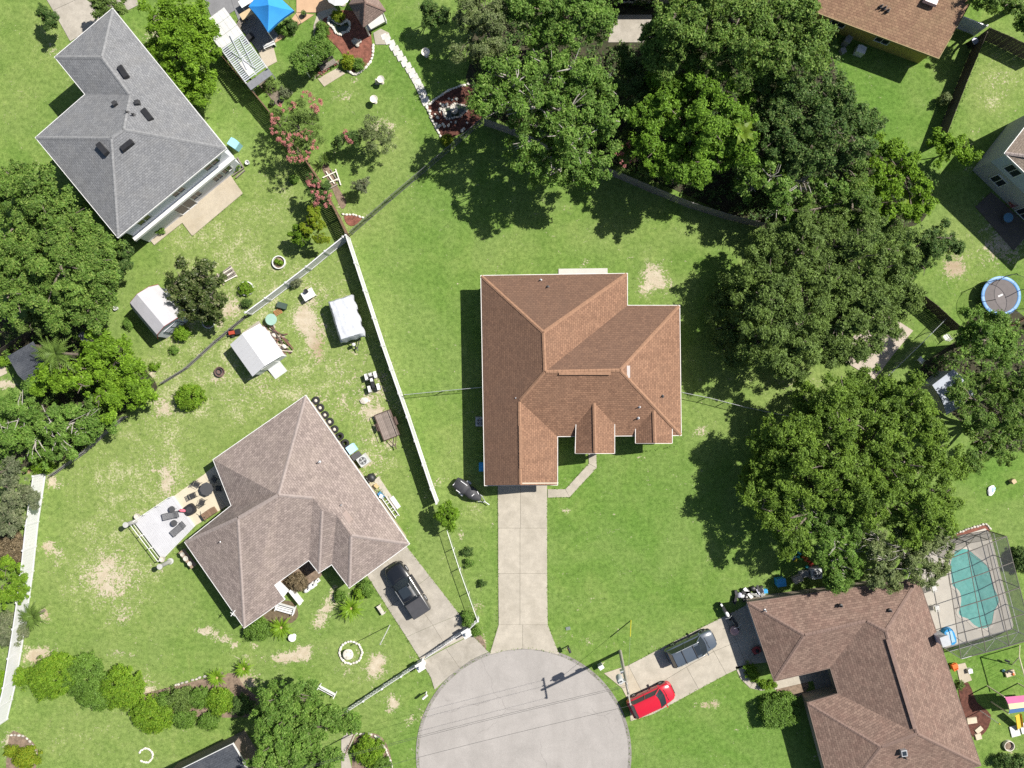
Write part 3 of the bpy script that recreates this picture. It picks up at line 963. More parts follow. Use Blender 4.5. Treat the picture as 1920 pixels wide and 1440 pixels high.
def roof_bit(root, px, py, h, kind, rz=0.0, size=1.0):
    p = P(px, py, h)
    if kind == 'pipe':
        f = MB().lathe((p.x, p.y, p.z - 0.25), [(0.16, 0.0), (0.16, 0.26), (0.07, 0.30), (0.05, 0.58), (0.0, 0.58)], 8).build('vent_pipe', DARKMETAL, root, world=True)
    elif kind == 'lightpipe':
        f = MB().lathe((p.x, p.y, p.z - 0.25), [(0.12, 0.0), (0.12, 0.27), (0.06, 0.30), (0.05, 0.62), (0.0, 0.62)], 8).build('vent_pipe', STEEL, root, world=True)
    elif kind == 'hood':
        f = MB().box((p.x, p.y, p.z + 0.08), (0.42, 0.42, 0.36), rz, 0, 0.8).build('roof_vent', DARKMETAL, root, world=True)
    elif kind == 'slot':
        f = MB().box((p.x, p.y, p.z + 0.04), (1.25 * size, 0.48, 0.26), rz, 0, 0.86).build('roof_vent', BLACK, root, world=True)
    elif kind == 'plate':
        f = MB().box((p.x, p.y, p.z + 0.03), (1.15 * size, 0.5, 0.2), rz, 0, 0.88).build('roof_vent', mat('vent_beige', (0.30, 0.235, 0.205), 0.7, 0.08), root, world=True)
    return f


# ---- the house in the middle
ev = [(902, 517), (1176, 513), (1176, 573), (1274, 573), (1277, 816), (1045, 818), (1045, 909), (909, 910)]
rg = dict(A=(1019, 623, 5.45), B=(1022, 697, 5.5), C=(1163, 694, 5.5), D=(974, 752, 4.35), G=(976, 909.5, 4.35))
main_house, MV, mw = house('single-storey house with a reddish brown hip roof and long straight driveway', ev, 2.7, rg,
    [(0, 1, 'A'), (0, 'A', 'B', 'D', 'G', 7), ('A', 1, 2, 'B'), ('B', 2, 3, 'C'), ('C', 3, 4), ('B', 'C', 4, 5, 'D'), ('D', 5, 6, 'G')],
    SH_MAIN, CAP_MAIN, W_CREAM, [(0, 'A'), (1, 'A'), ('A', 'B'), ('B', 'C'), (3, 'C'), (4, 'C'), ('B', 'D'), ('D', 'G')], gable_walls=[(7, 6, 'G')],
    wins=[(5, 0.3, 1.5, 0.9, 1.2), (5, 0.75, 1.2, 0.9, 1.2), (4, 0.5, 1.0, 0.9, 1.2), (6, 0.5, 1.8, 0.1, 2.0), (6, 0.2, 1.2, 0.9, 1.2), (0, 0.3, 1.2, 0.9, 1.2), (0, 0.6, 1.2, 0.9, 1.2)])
gable_wing(main_house, ((1081, 778), (1079, 850)), ((1152, 776), (1152, 850)), ((1114, 754), (1116, 850)), 3.2, 4.15, SH_MAIN, CAP_MAIN, W_CREAM, True)
gable_wing(main_house, ((1192, 785), (1192, 831)), ((1260, 790), (1260, 831)), ((1226, 768), (1228, 831)), 2.98, 3.8, SH_MAIN, CAP_MAIN, W_CREAM)
# garage door between the two short returns of the gable front
ga, gb = P(938, 903, 0), P(1012, 903, 0)
gd = MB()
for k in range(4):
    gd.box(((ga.x + gb.x) / 2 - 0.2, P(960, 903).y + 0.34, 0.27 + 0.52 * k), (4.0, 0.06, 0.50))
gd.build('garage_door', WHITE, main_house, world=True)
for x, y, h, k in ((1014, 525, 2.95, 'lightpipe'), (1027, 538, 3.3, 'pipe'), (1242, 743, 3.6, 'pipe')):
    roof_bit(main_house, x, y, h, k)
roof_bit(main_house, 967, 746, 3.9, 'lightpipe')
for x, y, h in ((1199, 763, 3.95), (1197, 784, 3.55)):
    roof_bit(main_house, x, y, h, 'lightpipe')
for (x0, y0, x1, y1, hh) in ((1048, 700, 1145, 700, 5.46), (976, 798, 977, 878, 4.35)):
    p, q = P(x0, y0, hh), P(x1, y1, hh)
    d = q - p
    MB().box(((p.x + q.x) / 2, (p.y + q.y) / 2, hh + 0.04), (d.length, 0.28, 0.07), math.atan2(d.y, d.x)).build('ridge_vent', CAP_MAIN, main_house, world=True)
p = P(1178, 697, 5.1)
MB().box((p.x, p.y, 5.16), (0.28, 1.05, 0.08)).build('roof_patch', mat('bare_flashing', (0.40, 0.36, 0.34), 0.6, 0.1), main_house, world=True)

# ---- grey two-storey house, upper left
ev = [(103, 107), (211, 16), (424, 278), (221, 445), (67, 258), (160, 177)]
rg = dict(R1=(190, 107, 6.55), R2=(243, 178, 6.6), R3=(231, 243, 7.25), R4=(208, 259, 7.25))
grey_house, GV, gw = house('two-storey house with a grey shingle roof, dark roof vents and white walls', ev, 5.3, rg,
    [(0, 1, 'R1'), (1, 2, 'R3', 'R2', 'R1'), (2, 3, 'R4', 'R3'), (3, 4, 'R4'), (4, 5, 'R2', 'R3', 'R4'), (5, 0, 'R1', 'R2')],
    SH_GREY, CAP_GREY, W_WHITE, [(0, 'R1'), (1, 'R1'), ('R1', 'R2'), ('R3', 'R2'), (2, 'R3'), (3, 'R4'), (4, 'R4'), ('R3', 'R4')], fascia=WHITE)
# the rear wall faces lower right: find it in the counter-clockwise wall outline
def wall_edge(w, a, b, h):
    A, B = P(*a, h), P(*b, h)
    m_ = (A + B) / 2
    return min(range(len(w)), key=lambda i: (Vector(w[i]) * 0.5 + Vector(w[(i + 1) % len(w)]) * 0.5 - Vector((m_.x, m_.y))).length)


e = wall_edge(gw, (424, 278), (221, 445), 5.3)
A_, B_ = Vector(gw[e]), Vector(gw[(e + 1) % len(gw)])
for t, w in ((0.17, 1.3), (0.52, 1.2), (0.86, 1.5)):
    window(grey_house, A_, B_, t, w, 3.5, 1.25)
for t, w, z, h in ((0.44, 1.8, 0.1, 2.1), (0.57, 1.0, 0.9, 1.2), (0.80, 0.9, 0.95, 1.2), (0.90, 0.9, 0.95, 1.2)):
    window(grey_house, A_, B_, t, w, z, h)
d_ = (B_ - A_).normalized()
n_ = Vector((d_.y, -d_.x))
mid = (A_ + B_) / 2 + n_ * 0.20
MB().box((mid.x, mid.y, 2.72), ((B_ - A_).length + 0.4, 0.40, 0.30), math.atan2(d_.y, d_.x)).build('belly_band', WHITE, grey_house, world=True)
for e2, ts in ((wall_edge(gw, (211, 16), (424, 278), 5.3), (0.2, 0.5, 0.8)),):
    for t in ts:
        window(grey_house, gw[e2], gw[(e2 + 1) % len(gw)], t, 1.2, 3.5, 1.25)
az = head(225, 128, 237, 146)
roof_bit(grey_house, 231, 135, 6.45, 'slot', az)
roof_bit(grey_house, 276, 215, 6.55, 'slot', head(268, 205, 284, 225))
roof_bit(grey_house, 192, 279, 7.0, 'slot', head(184, 270, 200, 288))
roof_bit(grey_house, 238, 273, 7.0, 'slot', head(226, 283, 250, 264))
roof_bit(grey_house, 216, 195, 6.5, 'hood', 0.6)
roof_bit(grey_house, 258, 193, 6.6, 'hood', 0.2)
roof_bit(grey_house, 239, 211, 6.9, 'pipe')
roof_bit(grey_house, 250, 215, 6.85, 'pipe')

# ---- mauve-brown house, lower left
ev = [(573, 742), (767, 1020), (655, 1102), (622, 1058), (598, 1074), (579, 1050), (514, 1097), (533, 1124), (458, 1177), (347, 1017), (434, 948), (400, 862)]
rg = dict(R1=(522, 928, 5.1), R2=(446, 972, 4.95), V1=(587, 934, 4.5), V2=(604, 956, 4.35), G0=(631, 966, 4.15), G1=(658, 1004, 4.15))
left_house, LV, lw = house('single-storey house with a faded mauve-brown roof and tyres along one wall', ev, 2.7, rg,
    [(0, 1, 'G1', 'G0', 'V2', 'V1', 'R1'), (1, 2, 'G1'), (2, 3, 'G0', 'G1'), (3, 4, 'V2', 'G0'), (4, 5, 'V1', 'V2'), (5, 6, 7, 8, 'R2', 'R1', 'V1'), (8, 9, 'R2'), (9, 10, 'R2'), (10, 11, 0, 'R1', 'R2')],
    SH_MAUVE, CAP_MAUVE, W_TAN, [(0, 'R1'), ('R1', 'R2'), (8, 'R2'), (9, 'R2'), ('R1', 'V1'), (2, 'G1'), (1, 'G1'), (4, 'V2')], fascia=WHITE)
roof_bit(left_house, 599, 866, 3.75, 'lightpipe')
roof_bit(left_house, 641, 946, 3.75, 'lightpipe')
roof_bit(left_house, 651, 969, 3.85, 'plate', head(643, 958, 660, 980))
MB().tube([P(484, 930, 4.0) , P(486, 924, 4.25), P(504, 911, 4.55)], 0.035, 5).build('antenna', DARKMETAL, left_house, world=True)
MB().tube([P(412, 1016, 4.0), P(413, 1016, 4.5)], 0.04, 5).build('vent_pipe', STEEL, left_house, world=True)
e = wall_edge(lw, (767, 1020), (655, 1102), 2.7)
A_, B_ = Vector(lw[e]), Vector(lw[(e + 1) % len(lw)])
d_ = (B_ - A_).normalized()
n_ = Vector((d_.y, -d_.x))
mid = (A_ + B_) / 2 + n_ * 0.03
MB().box((mid.x, mid.y, 1.1), (4.6, 0.06, 2.1), math.atan2(d_.y, d_.x)).build('garage_door', WHITE, left_house, world=True)
e = wall_edge(lw, (573, 742), (767, 1020), 2.7)
for t in (0.2, 0.5, 0.75):
    window(left_house, lw[e], lw[(e + 1) % len(lw)], t, 1.2, 0.95, 1.2)
e = wall_edge(lw, (579, 1050), (514, 1097), 2.7)
window(left_house, lw[e], lw[(e + 1) % len(lw)], 0.5, 1.6, 0.9, 1.3)
# small white roof-mounted aerial at the lower corner
ae = MB().tube([P(438, 1150, 2.7), P(436, 1152, 3.3)], 0.03, 5).tube([P(433, 1155, 3.3), P(441, 1144, 3.3)], 0.04, 5).tube([P(432, 1148, 3.3), P(440, 1155, 3.3)], 0.025, 5)
ae.build('aerial', WHITE, left_house, world=True)
# white front wing wall and beam by the porch
p0, p1 = P(513, 1098, 2.3), P(530, 1118, 2.3)
MB().prism([tuple(P(514, 1099, 2.3))[:2], tuple(P(524, 1090, 2.3))[:2], tuple(P(541, 1107, 2.3))[:2], tuple(P(532, 1119, 2.3))[:2]], 2.15, 2.3).build('porch_cover', WHITE, left_house, world=True)

# ---- brown house, lower right
ev = [(1402, 1130), (1722, 1085), (1839, 1435), (1566, 1512), (1514, 1318), (1572, 1301), (1557, 1252), (1452, 1277)]
rg = dict(A=(1508, 1191, 4.15), B=(1624, 1164, 4.15), C=(1661, 1183, 4.6), D=(1720, 1376, 4.6), E=(1652, 1401, 4.3))
brown_house, BV, bw = house('single-storey house with a dark brown shingle roof beside the screened pool', ev, 2.7, rg,
    [(0, 1, 'C', 'B', 'A'), (0, 'A', 7), (7, 'A', 'B', 6), (6, 'B', 'C', 'D', 5), (1, 2, 'D', 'C'), (5, 'D', 'E', 4), (4, 'E', 3), (3, 'E', 'D', 2)],
    SH_BROWN, CAP_BROWN, W_TAN, [(0, 'A'), (7, 'A'), ('A', 'B'), ('B', 'C'), (1, 'C'), ('C', 'D'), (2, 'D'), ('D', 'E'), (4, 'E'), (3, 'E')], fascia=mat('brown_fascia', (0.15, 0.11, 0.09), 0.7, 0.1))
roof_bit(brown_house, 1577, 1136, 3.7, 'pipe')
roof_bit(brown_house, 1669, 1145, 4.0, 'pipe')
roof_bit(brown_house, 1434, 1144, 3.1, 'lightpipe')
roof_bit(brown_house, 1696, 1420, 4.1, 'pipe')
p = P(1693, 1410, 4.15)
MB().box((p.x, p.y, p.z + 0.1), (0.5, 0.55, 0.32), head(1402, 1130, 1722, 1085)).build('roof_vent', STEEL, brown_house, world=True)
MB().box((p.x, p.y, p.z + 0.275), (0.34, 0.38, 0.03), head(1402, 1130, 1722, 1085)).build('vent_panel', GLASS, brown_house, world=True)
p, q = P(1663, 1198, 4.58), P(1714, 1366, 4.58)
d = q - p
sd = Vector((d.y, -d.x, 0)).normalized() * -0.02
MB().box(((p.x + q.x) / 2 + sd.x, (p.y + q.y) / 2 + sd.y, 4.63), (d.length, 0.30, 0.09), math.atan2(d.y, d.x)).build('ridge_vent', CAP_BROWN, brown_house, world=True)
e = wall_edge(bw, (1402, 1130), (1452, 1277), 2.7)
A_, B_ = Vector(bw[e]), Vector(bw[(e + 1) % len(bw)])
d_ = (B_ - A_).normalized()
n_ = Vector((d_.y, -d_.x))
mid = A_ + (B_ - A_) * 0.4 + n_ * 0.03
MB().box((mid.x, mid.y, 1.1), (4.2, 0.06, 2.1), math.atan2(d_.y, d_.x)).build('garage_door', WHITE, brown_house, world=True)
# metal chimney cowl at the pool side eave
p = P(1769, 1200, 3.6)
MB().box((p.x, p.y, 3.15), (0.75, 0.65, 1.3), head(1722, 1085, 1839, 1435)).build('chimney', mat('white_metal', (0.62, 0.62, 0.64), 0.45, 0.05), brown_house, world=True)
MB().box((p.x, p.y, 3.86), (0.9, 0.8, 0.10), head(1722, 1085, 1839, 1435)).build('chimney_cap', STEEL, brown_house, world=True)

# ---- tan-roofed yellow house, top right
ev = [(1523, 20), (1760, 109), (1886, -111), (1650, -200)]
rg = dict(L=(1586, -92, 3.9), R=(1824, -4, 3.9))
yellow_house, YV, yw = house('yellow-walled house with a tan shingle gable roof at the top edge', ev, 2.75, rg,
    [(0, 1, 'R', 'L'), (3, 2, 'R', 'L')], SH_TAN, CAP_BROWN, W_YELLOW, [('L', 'R')], inset=0.6, gable_walls=[(0, 3, 'L'), (1, 2, 'R')], fascia=mat('olive_fascia', (0.25, 0.2, 0.09), 0.7, 0.1))
e = wall_edge(yw, (1523, 20), (1760, 109), 2.75)
for t, w in ((0.20, 1.3), (0.60, 1.3)):
    window(yellow_house, yw[e], yw[(e + 1) % len(yw)], t, w, 1.0, 1.1)
for x, y in ((1652, 12), (1659, 15), (1665, 20)):
    roof_bit(yellow_house, x, y, 3.35, 'pipe')
p = P(1744, 3, 3.75)
MB().box((p.x, p.y, p.z + 0.14), (1.25, 0.62, 0.30), head(1523, 20, 1760, 109), 0, 0.85).build('skylight', mat('skylight_dome', (0.48, 0.36, 0.36), 0.3, 0.08, spec=0.5), yellow_house, world=True)

# ---- pale two-storey house, right edge
ev = [(1884, 287), (1965, 183), (2130, 316), (2052, 448)]
rg = dict(L=(1985, 300, 6.0), R=(2030, 322, 6.0))
pale_house, QV, qw = house('pale two-storey house with a beige roof at the right edge', ev, 5.0, rg,
    [(0, 1, 'L'), (1, 2, 'R', 'L'), (2, 3, 'R'), (3, 0, 'L', 'R')], SH_BEIGE, CAP_MAUVE, W_GREY, [(0, 'L'), (1, 'L'), ('L', 'R')], inset=0.30, fascia=WHITE)
e = wall_edge(qw, (1884, 287), (2052, 448), 5.0)
for t, z, h in ((0.16, 3.3, 1.2), (0.20, 0.9, 1.2), (0.50, 3.3, 1.2), (0.6, 0.1, 2.0)):
    window(pale_house, qw[e], qw[(e + 1) % len(qw)], t if qw[e][0] < qw[(e + 1) % len(qw)][0] else 1 - t, 1.2, z, h)
A_, B_ = Vector(qw[e]), Vector(qw[(e + 1) % len(qw)])
mid = (A_ + B_) / 2
d_ = (B_ - A_).normalized()
n_ = Vector((d_.y, -d_.x))
MB().box((mid.x + n_.x * 0.05, mid.y + n_.y * 0.05, 3.78), ((B_ - A_).length - 0.02, 0.11, 2.1), math.atan2(d_.y, d_.x)).build('upper_siding', mat('blue_siding', (0.40, 0.44, 0.50), 0.8, 0.05), pale_house, world=True)
for t in (0.16, 0.5):
    tt = t if A_.x < B_.x else 1 - t
    window(pale_house, A_ + n_ * 0.105, B_ + n_ * 0.105, tt, 1.25, 3.3, 1.2)

# ---- slate-roofed house at the bottom edge
ev = [(436, 1395), (300, 1462), (365, 1560), (500, 1500)]
rg = dict(L=(328, 1506, 4.0), R=(462, 1442, 4.0))
slate_house, SV, sw = house('house with a dark slate-coloured roof under the bottom-edge tree', ev, 3.0, rg,
    [(1, 0, 'R', 'L'), (2, 3, 'R', 'L')], SH_DARK, CAP_GREY, mat('brown_stucco', (0.19, 0.15, 0.12), 0.9, 0.1), [('L', 'R')], inset=0.15, gable_walls=[(0, 3, 'R'), (1, 2, 'L')], fascia=WHITE)

# ---- house whose back wall shows between the trees at the top
ev = [(1110, -14), (1330, -14), (1330, -170), (1110, -170)]
rg = dict(L=(1170, -92, 4.1), R=(1270, -92, 4.1))
top_house, TV, tw = house('house with a cream back wall showing between trees at the top edge', ev, 2.7, rg,
    [(0, 1, 'R', 'L'), (1, 2, 'R'), (2, 3, 'L', 'R'), (3, 0, 'L')], SH_BEIGE, CAP_MAUVE, W_CREAM, [('L', 'R')])
e = wall_edge(tw, (1110, -14), (1330, -14), 2.7)
window(top_house, tw[e], tw[(e + 1) % len(tw)], 0.30, 1.8, 0.4, 1.9, panes=3)
# ---- white box shed under the crowns at right (a shaded roof)
# ------------------------------------------------------------------ trees and shrubs
L_OAK = leafmat('oak_leaves', (0.104, 0.198, 0.036), 0.45, 0.25, (0.125, 0.175, 0.045))
L_BRIGHT = leafmat('bright_leaves', (0.125, 0.245, 0.018), 0.40, 0.30, (0.15, 0.25, 0.028))
L_FRESH = leafmat('fresh_leaves', (0.108, 0.222, 0.022), 0.42, 0.28, (0.13, 0.225, 0.03))
L_MID = leafmat('mid_leaves', (0.108, 0.218, 0.036), 0.42, 0.27, (0.13, 0.195, 0.05))
L_OLIVE = leafmat('olive_leaves', (0.100, 0.165, 0.036), 0.45, 0.22, (0.11, 0.165, 0.05))
L_DARK = leafmat('dark_leaves', (0.062, 0.130, 0.030), 0.5, 0.2, (0.09, 0.125, 0.04))
L_GLOSS = leafmat('glossy_leaves', (0.056, 0.092, 0.022), 0.6, 0.15, (0.10, 0.11, 0.055), rough=0.35)
L_GOLD = leafmat('golden_green_leaves', (0.112, 0.200, 0.027), 0.42, 0.27, (0.13, 0.205, 0.035))
L_GREY = leafmat('grey_green_leaves', (0.120, 0.155, 0.080), 0.4, 0.2, (0.14, 0.15, 0.10))
L_PALE = leafmat('pale_willow_leaves', (0.135, 0.190, 0.068), 0.4, 0.25, (0.16, 0.19, 0.10))
L_LIME = leafmat('lime_leaves', (0.16, 0.25, 0.018), 0.35, 0.3, (0.20, 0.22, 0.02))
L_HEDGE = leafmat('hedge_leaves', (0.118, 0.235, 0.018), 0.40, 0.2, (0.135, 0.2, 0.022))
L_CLIP = leafmat('clipped_leaves', (0.088, 0.175, 0.024), 0.45, 0.18, (0.105, 0.18, 0.04))
L_BROWN = leafmat('brown_twigs', (0.115, 0.092, 0.056), 0.4, 0.1, (0.16, 0.13, 0.085))
L_PINK = leafmat('pink_blossom', (0.36, 0.135, 0.135), 0.35, 0.25, (0.44, 0.21, 0.20), patch=0.15)
L_SAGO = leafmat('sago_fronds', (0.165, 0.290, 0.022), 0.25, 0.2, rough=0.4, patch=0.12)
L_PALM = leafmat('palm_fronds', (0.10,0.165,0.035), 0.3, 0.25, rough=0.45)
L_BANANA = leafmat('banana_leaf', (0.115, 0.185, 0.020), 0.35, 0.3, rough=0.45)
L_WHITEFL = leafmat('white_flowers', (0.45, 0.42, 0.33), 0.3, 0.15, patch=0.1)

RNG = np.random.default_rng(11)


LEAVES = [0]


def leaf_cloud(name, centers, radii, outward, n_per, size, mats, parent, loc, flat=0.62, up=0.45, rnd=0.75, aspect=0.55, mi=None):
    """Leaves (one rhombus each) scattered through clumps; every clump has a centre, radius and outward direction."""
    nc = len(centers)
    k = np.repeat(np.arange(nc), n_per)
    n = len(k)
    LEAVES[0] += n
    d = RNG.normal(size=(n, 3))
    d /= np.linalg.norm(d, axis=1, keepdims=True) + 1e-9
    rad = RNG.random(n) ** 0.55
    pos = centers[k] + d * (radii[k] * rad)[:, None] * np.array([1, 1, flat])
    nr = outward[k] * 0.55 + np.array([0, 0, up]) + d * 0.12 + RNG.normal(size=(n, 3)) * rnd * 0.62
    nr /= np.linalg.norm(nr, axis=1, keepdims=True) + 1e-9
    t = RNG.normal(size=(n, 3))
    t -= nr * (t * nr).sum(1, keepdims=True)
    t /= np.linalg.norm(t, axis=1, keepdims=True) + 1e-9
    b = np.cross(nr, t)
    L = size * (0.6 + 0.8 * RNG.random(n))[:, None]
    v = np.empty((n, 3, 3))
    v[:, 0] = pos - t * L * 0.5 + b * L * 0.5 * aspect
    v[:, 1] = pos + t * L * 0.55 + nr * L * 0.08
    v[:, 2] = pos - t * L * 0.45 - b * L * 0.5 * aspect
    v = v.reshape(-1, 3) - np.array(loc)
    q = np.arange(n * 3).reshape(-1, 3)
    me = bpy.data.meshes.new(name)
    mesh_from_np(me, v, q, None if mi is None else mi[k])
    for mm in (mats if isinstance(mats, (list, tuple)) else [mats]):
        me.materials.append(mm)
    o = bpy.data.objects.new(name, me)
    COL.objects.link(o)
    o.parent = parent
    return o


def clumps_on(c, r, dens, rc, low=-0.25, gap=0.12):
    """Clump centres on and just under the surface of a lobe (an ellipsoid)."""
    area = 2 * math.pi * (r[0] * r[1] + 0.5 * (r[0] + r[1]) * r[2])
    n = max(6, int(dens * area / (rc * rc * 2.2)))
    d = RNG.normal(size=(n * 3, 3))
    d /= np.linalg.norm(d, axis=1, keepdims=True)
    d = d[d[:, 2] > low][:n]
    rad = 0.90 - 0.42 * RNG.random(len(d)) ** 2.2 + RNG.normal(size=len(d)) * 0.06
    keep = RNG.random(len(d)) > gap
    d, rad = d[keep], rad[keep]
    pts = np.array(c) + d * rad[:, None] * np.array(r)
    out = d / np.array(r)
    out /= np.linalg.norm(out, axis=1, keepdims=True)
    return pts + RNG.normal(size=pts.shape) * rc * .25, out, rc * (0.45 + 1.35 * RNG.random(len(pts)) ** 1.6)


def tree(name, label, cat, base, lobes, ztop, leaf, size=0.30, rc=0.62, n_leaf=70, dens=1.0, bark=BARK, flat=0.70, group=None, trunk_r=0.28, gap=0.12, limbs=True, blossom=None, zlow=None, twigs=0):
    """lobes: (px, py, radius in photo px[, drop]) -- drop lowers that lobe's top by so many metres."""
    L = []
    for lb in lobes:
        x, y, r = lb[:3]
        drop = lb[3] if len(lb) > 3 else 0.0
        zt = ztop - drop - (RNG.uniform(0, .24) * ztop if ztop > 5 else 0)
        rm = r / S * (H - zt * 0.75) / H
        rz = min(rm * flat, (zt - 0.3) * 0.62)
        c = P(x, y, zt - rz)
        L.append((np.array(c), (rm, rm, rz)))
    if base is None:
        m = sum(l[0] for l in L) / len(L)
        b = Vector((m[0], m[1], 0))
    else:
        b = P(*base)
    root = thing(name, label, cat, b, 0, group)
    pts, outs, rad = [], [], []
    for c, r in L:
        # each lobe is a cluster of smaller puffs, and each puff a shell of leaf clumps
        m = max(7, int(4.2 * r[0] ** 1.5 * dens))
        d = RNG.normal(size=(m * 3, 3))
        d /= np.linalg.norm(d, axis=1, keepdims=True)
        d = d[d[:, 2] > -0.12][:m]
        for e in d:
            pr = rc * (0.45 + 0.75 * RNG.random() ** 1.5)
            pc = c + e * np.array(r) * (0.50 + 0.58 * RNG.random())
            p, o, q = clumps_on(pc, (pr, pr, pr * .7), 1.15, rc * 0.52, low=-.05, gap=gap)
            o = o * .8 + e * .35
            pts.append(p), outs.append(o), rad.append(q)
        k = int(m * 3.2)          # inner filling
        e = RNG.normal(size=(k, 3))
        e /= np.linalg.norm(e, axis=1, keepdims=True)
        pts.append(c + e * np.array(r) * (RNG.random((k, 1)) ** .5) * .74)
        outs.append(e), rad.append(np.full(k, rc * .6))
    pts, outs, rad = np.concatenate(pts), np.concatenate(outs), np.concatenate(rad)
    keep = pts[:, 2] > 0.3
    pts, outs, rad = pts[keep], outs[keep], rad[keep]
    leaf_cloud('crown', pts, rad, outs, max(8, int(n_leaf * .68)), size * .58, leaf, root, b)
    zc = min(l[0][2] for l in L)
    fork = Vector((b.x, b.y, max(0.5, zc * 0.55)))
    top = sum((Vector(l[0]) for l in L), Vector()) / len(L)
    fork = fork.lerp(Vector((top.x, top.y, fork.z)), 0.35)
    mb = MB().tube([b + Vector((0, 0, -0.1)), b + Vector((0.03, 0.02, 0.25)), b.lerp(fork, 0.55) + Vector((0.1, -0.05, 0)), fork], [trunk_r * 1.45, trunk_r * 1.08, trunk_r * 0.92, trunk_r * 0.8], 9)
    mb.build('trunk', bark, root, world=True, smooth=60)
    if limbs:
        for i, (c, r) in enumerate(L):
            e = Vector(c) + Vector((0, 0, r[2] * 0.25))
            m1 = fork.lerp(e, 0.5) + Vector((random.uniform(-.4, .4), random.uniform(-.4, .4), 0.4))
            mb = MB().tube([fork, m1, e], [trunk_r * 0.6, trunk_r * 0.4, trunk_r * 0.16], 7)
            for j in range(3 + twigs):
                a = random.uniform(0, 6.28)
                el = random.uniform(0.1, 0.9)
                dv = Vector((math.cos(a) * r[0] * math.cos(el), math.sin(a) * r[1] * math.cos(el), math.sin(el) * r[2])) * (0.84 if j >= 3 else 0.74)
                s0 = m1.lerp(e, random.uniform(0.2, 0.95))
                s2 = Vector(c) + dv
                mb.tube([s0, s0.lerp(s2, 0.5) + Vector((random.uniform(-.2, .2), random.uniform(-.2, .2), 0.2)), s2], [trunk_r * 0.22, trunk_r * 0.14, trunk_r * 0.06], 5)
            mb.build('limb', bark, root, world=True, smooth=60)
    if blossom:
        bp, bo, br = [], [], []
        for (x, y, r) in blossom:
            zt = ztop * 0.93
            c = P(x, y, zt)
            n = max(3, int(r * r / 14))
            a = RNG.random(n) * 6.28
            q = (RNG.random(n) ** 0.5) * r / S
            bp.append(np.stack([c.x + np.cos(a) * q, c.y + np.sin(a) * q, zt + RNG.normal(size=n) * 0.15 - q * 0.25], 1))
            bo.append(np.tile([0.2, 0.1, 0.9], (n, 1)))
            br.append(np.full(n, 0.17) * (0.6 + 0.8 * RNG.random(n)))
        leaf_cloud('blossom', np.concatenate(bp), np.concatenate(br), np.concatenate(bo), 44, 0.10, L_PINK, root, b, flat=0.9)
    return root


def shrub(label, x, y, rx, h, leaf, ry=None, size=0.12, rc=0.22, n_leaf=45, name='shrub', cat='shrub', group=None, rz=0.0, dens=1.3, boxy=False, gap=0.05):
    """A rounded or clipped bush: foliage over a few stems. rx, ry in photo pixels."""
    ry = ry or rx
    c = P(x, y, h * 0.5)
    k = (H - h * 0.5) / H / S
    a, b_, hz = rx * k, ry * k, h * 0.62
    root = thing(name, label, cat, (c.x, c.y, 0), 0, group)
    if boxy:
        n = int(dens * (2 * a * 2 * b_ + 2 * h * (a + b_) * 2) / (rc * rc * 1.6))
        u = RNG.random((n, 3)) * 2 - 1
        ax = RNG.integers(0, 5, n)
        ax = np.where(RNG.random(n) < 0.5, 0, ax)
        u[ax == 0, 2] = 1
        for q, (i, s) in enumerate(((0, 1), (0, -1), (1, 1), (1, -1))):
            u[ax == q + 1, i] = s
        out = np.zeros((n, 3))
        out[ax == 0, 2] = 1
        for q, (i, s) in enumerate(((0, 1), (0, -1), (1, 1), (1, -1))):
            out[ax == q + 1, i] = s
        p = u * np.array([a, b_, h * 0.5])
        rr_ = np.linalg.norm(u[:, :2], axis=1)
        sh = np.clip(1.22 / np.maximum(rr_, 1.22), 0, 1)
        p[:, :2] *= sh[:, None]
        p[:, 2] += h * 0.5
    else:
        p, out, _ = clumps_on((0, 0, h * 0.42), (a * 1.05, b_ * 1.05, hz), dens, rc, low=-0.3, gap=gap)
        p = p * (1 + RNG.normal(size=(len(p), 1)) * .07)
    ca, sa = math.cos(rz), math.sin(rz)
    R = np.array([[ca, -sa, 0], [sa, ca, 0], [0, 0, 1]])
    p, out = p @ R.T, out @ R.T
    kp = p[:, 2] > 0.04
    p, out = p[kp], out[kp]
    rad = np.full(len(p), rc) * (0.75 + 0.5 * RNG.random(len(p)))
    leaf_cloud('foliage', p + np.array([c.x, c.y, 0]), rad, out, n_leaf, size, leaf, root, (c.x, c.y, 0), flat=0.9, up=0.5)
    st = MB()
    for i in range(4):
        an = i * 1.6 + 0.3
        st.tube([(0.06 * math.cos(an), 0.06 * math.sin(an), -0.03), (a * 0.28 * math.cos(an), b_ * 0.28 * math.sin(an), h * 0.35), (a * 0.5 * math.cos(an), b_ * 0.5 * math.sin(an), h * 0.62)], [0.03, 0.022, 0.010], 5)
    st.build('stem', BARK, root)
    return root


# --- fronds: one blade with leaflets, copied round the crown
def frond_mesh(name, L, W, m, droop=0.5, n=9, pairs=True):
    mb = MB()
    sp = []
    for i in range(n + 1):
        t = i / n
        sp.append(Vector((L * t * (1 - 0.12 * t), 0, L * (0.38 * t - droop * t * t))))
    mb.tube(sp, [0.022 * (1 - 0.8 * i / n) + 0.004 for i in range(n + 1)], 4)
    for i in range(1, n + 1):
        t = i / n
        w = 1.35 * W * math.sin(min(1.0, t * 1.15 + 0.08) * math.pi * 0.93) + 0.04
        for s in (-1, 1):
            p = sp[i]
            q = sp[i - 1]
            e = p + Vector((L / n * 0.95, s * w, -0.10 * w - 0.02))
            mb.add([q, p, e], [(0, 1, 2) if s > 0 else (0, 2, 1)])
    me_o = mb.build(name, m)
    return me_o


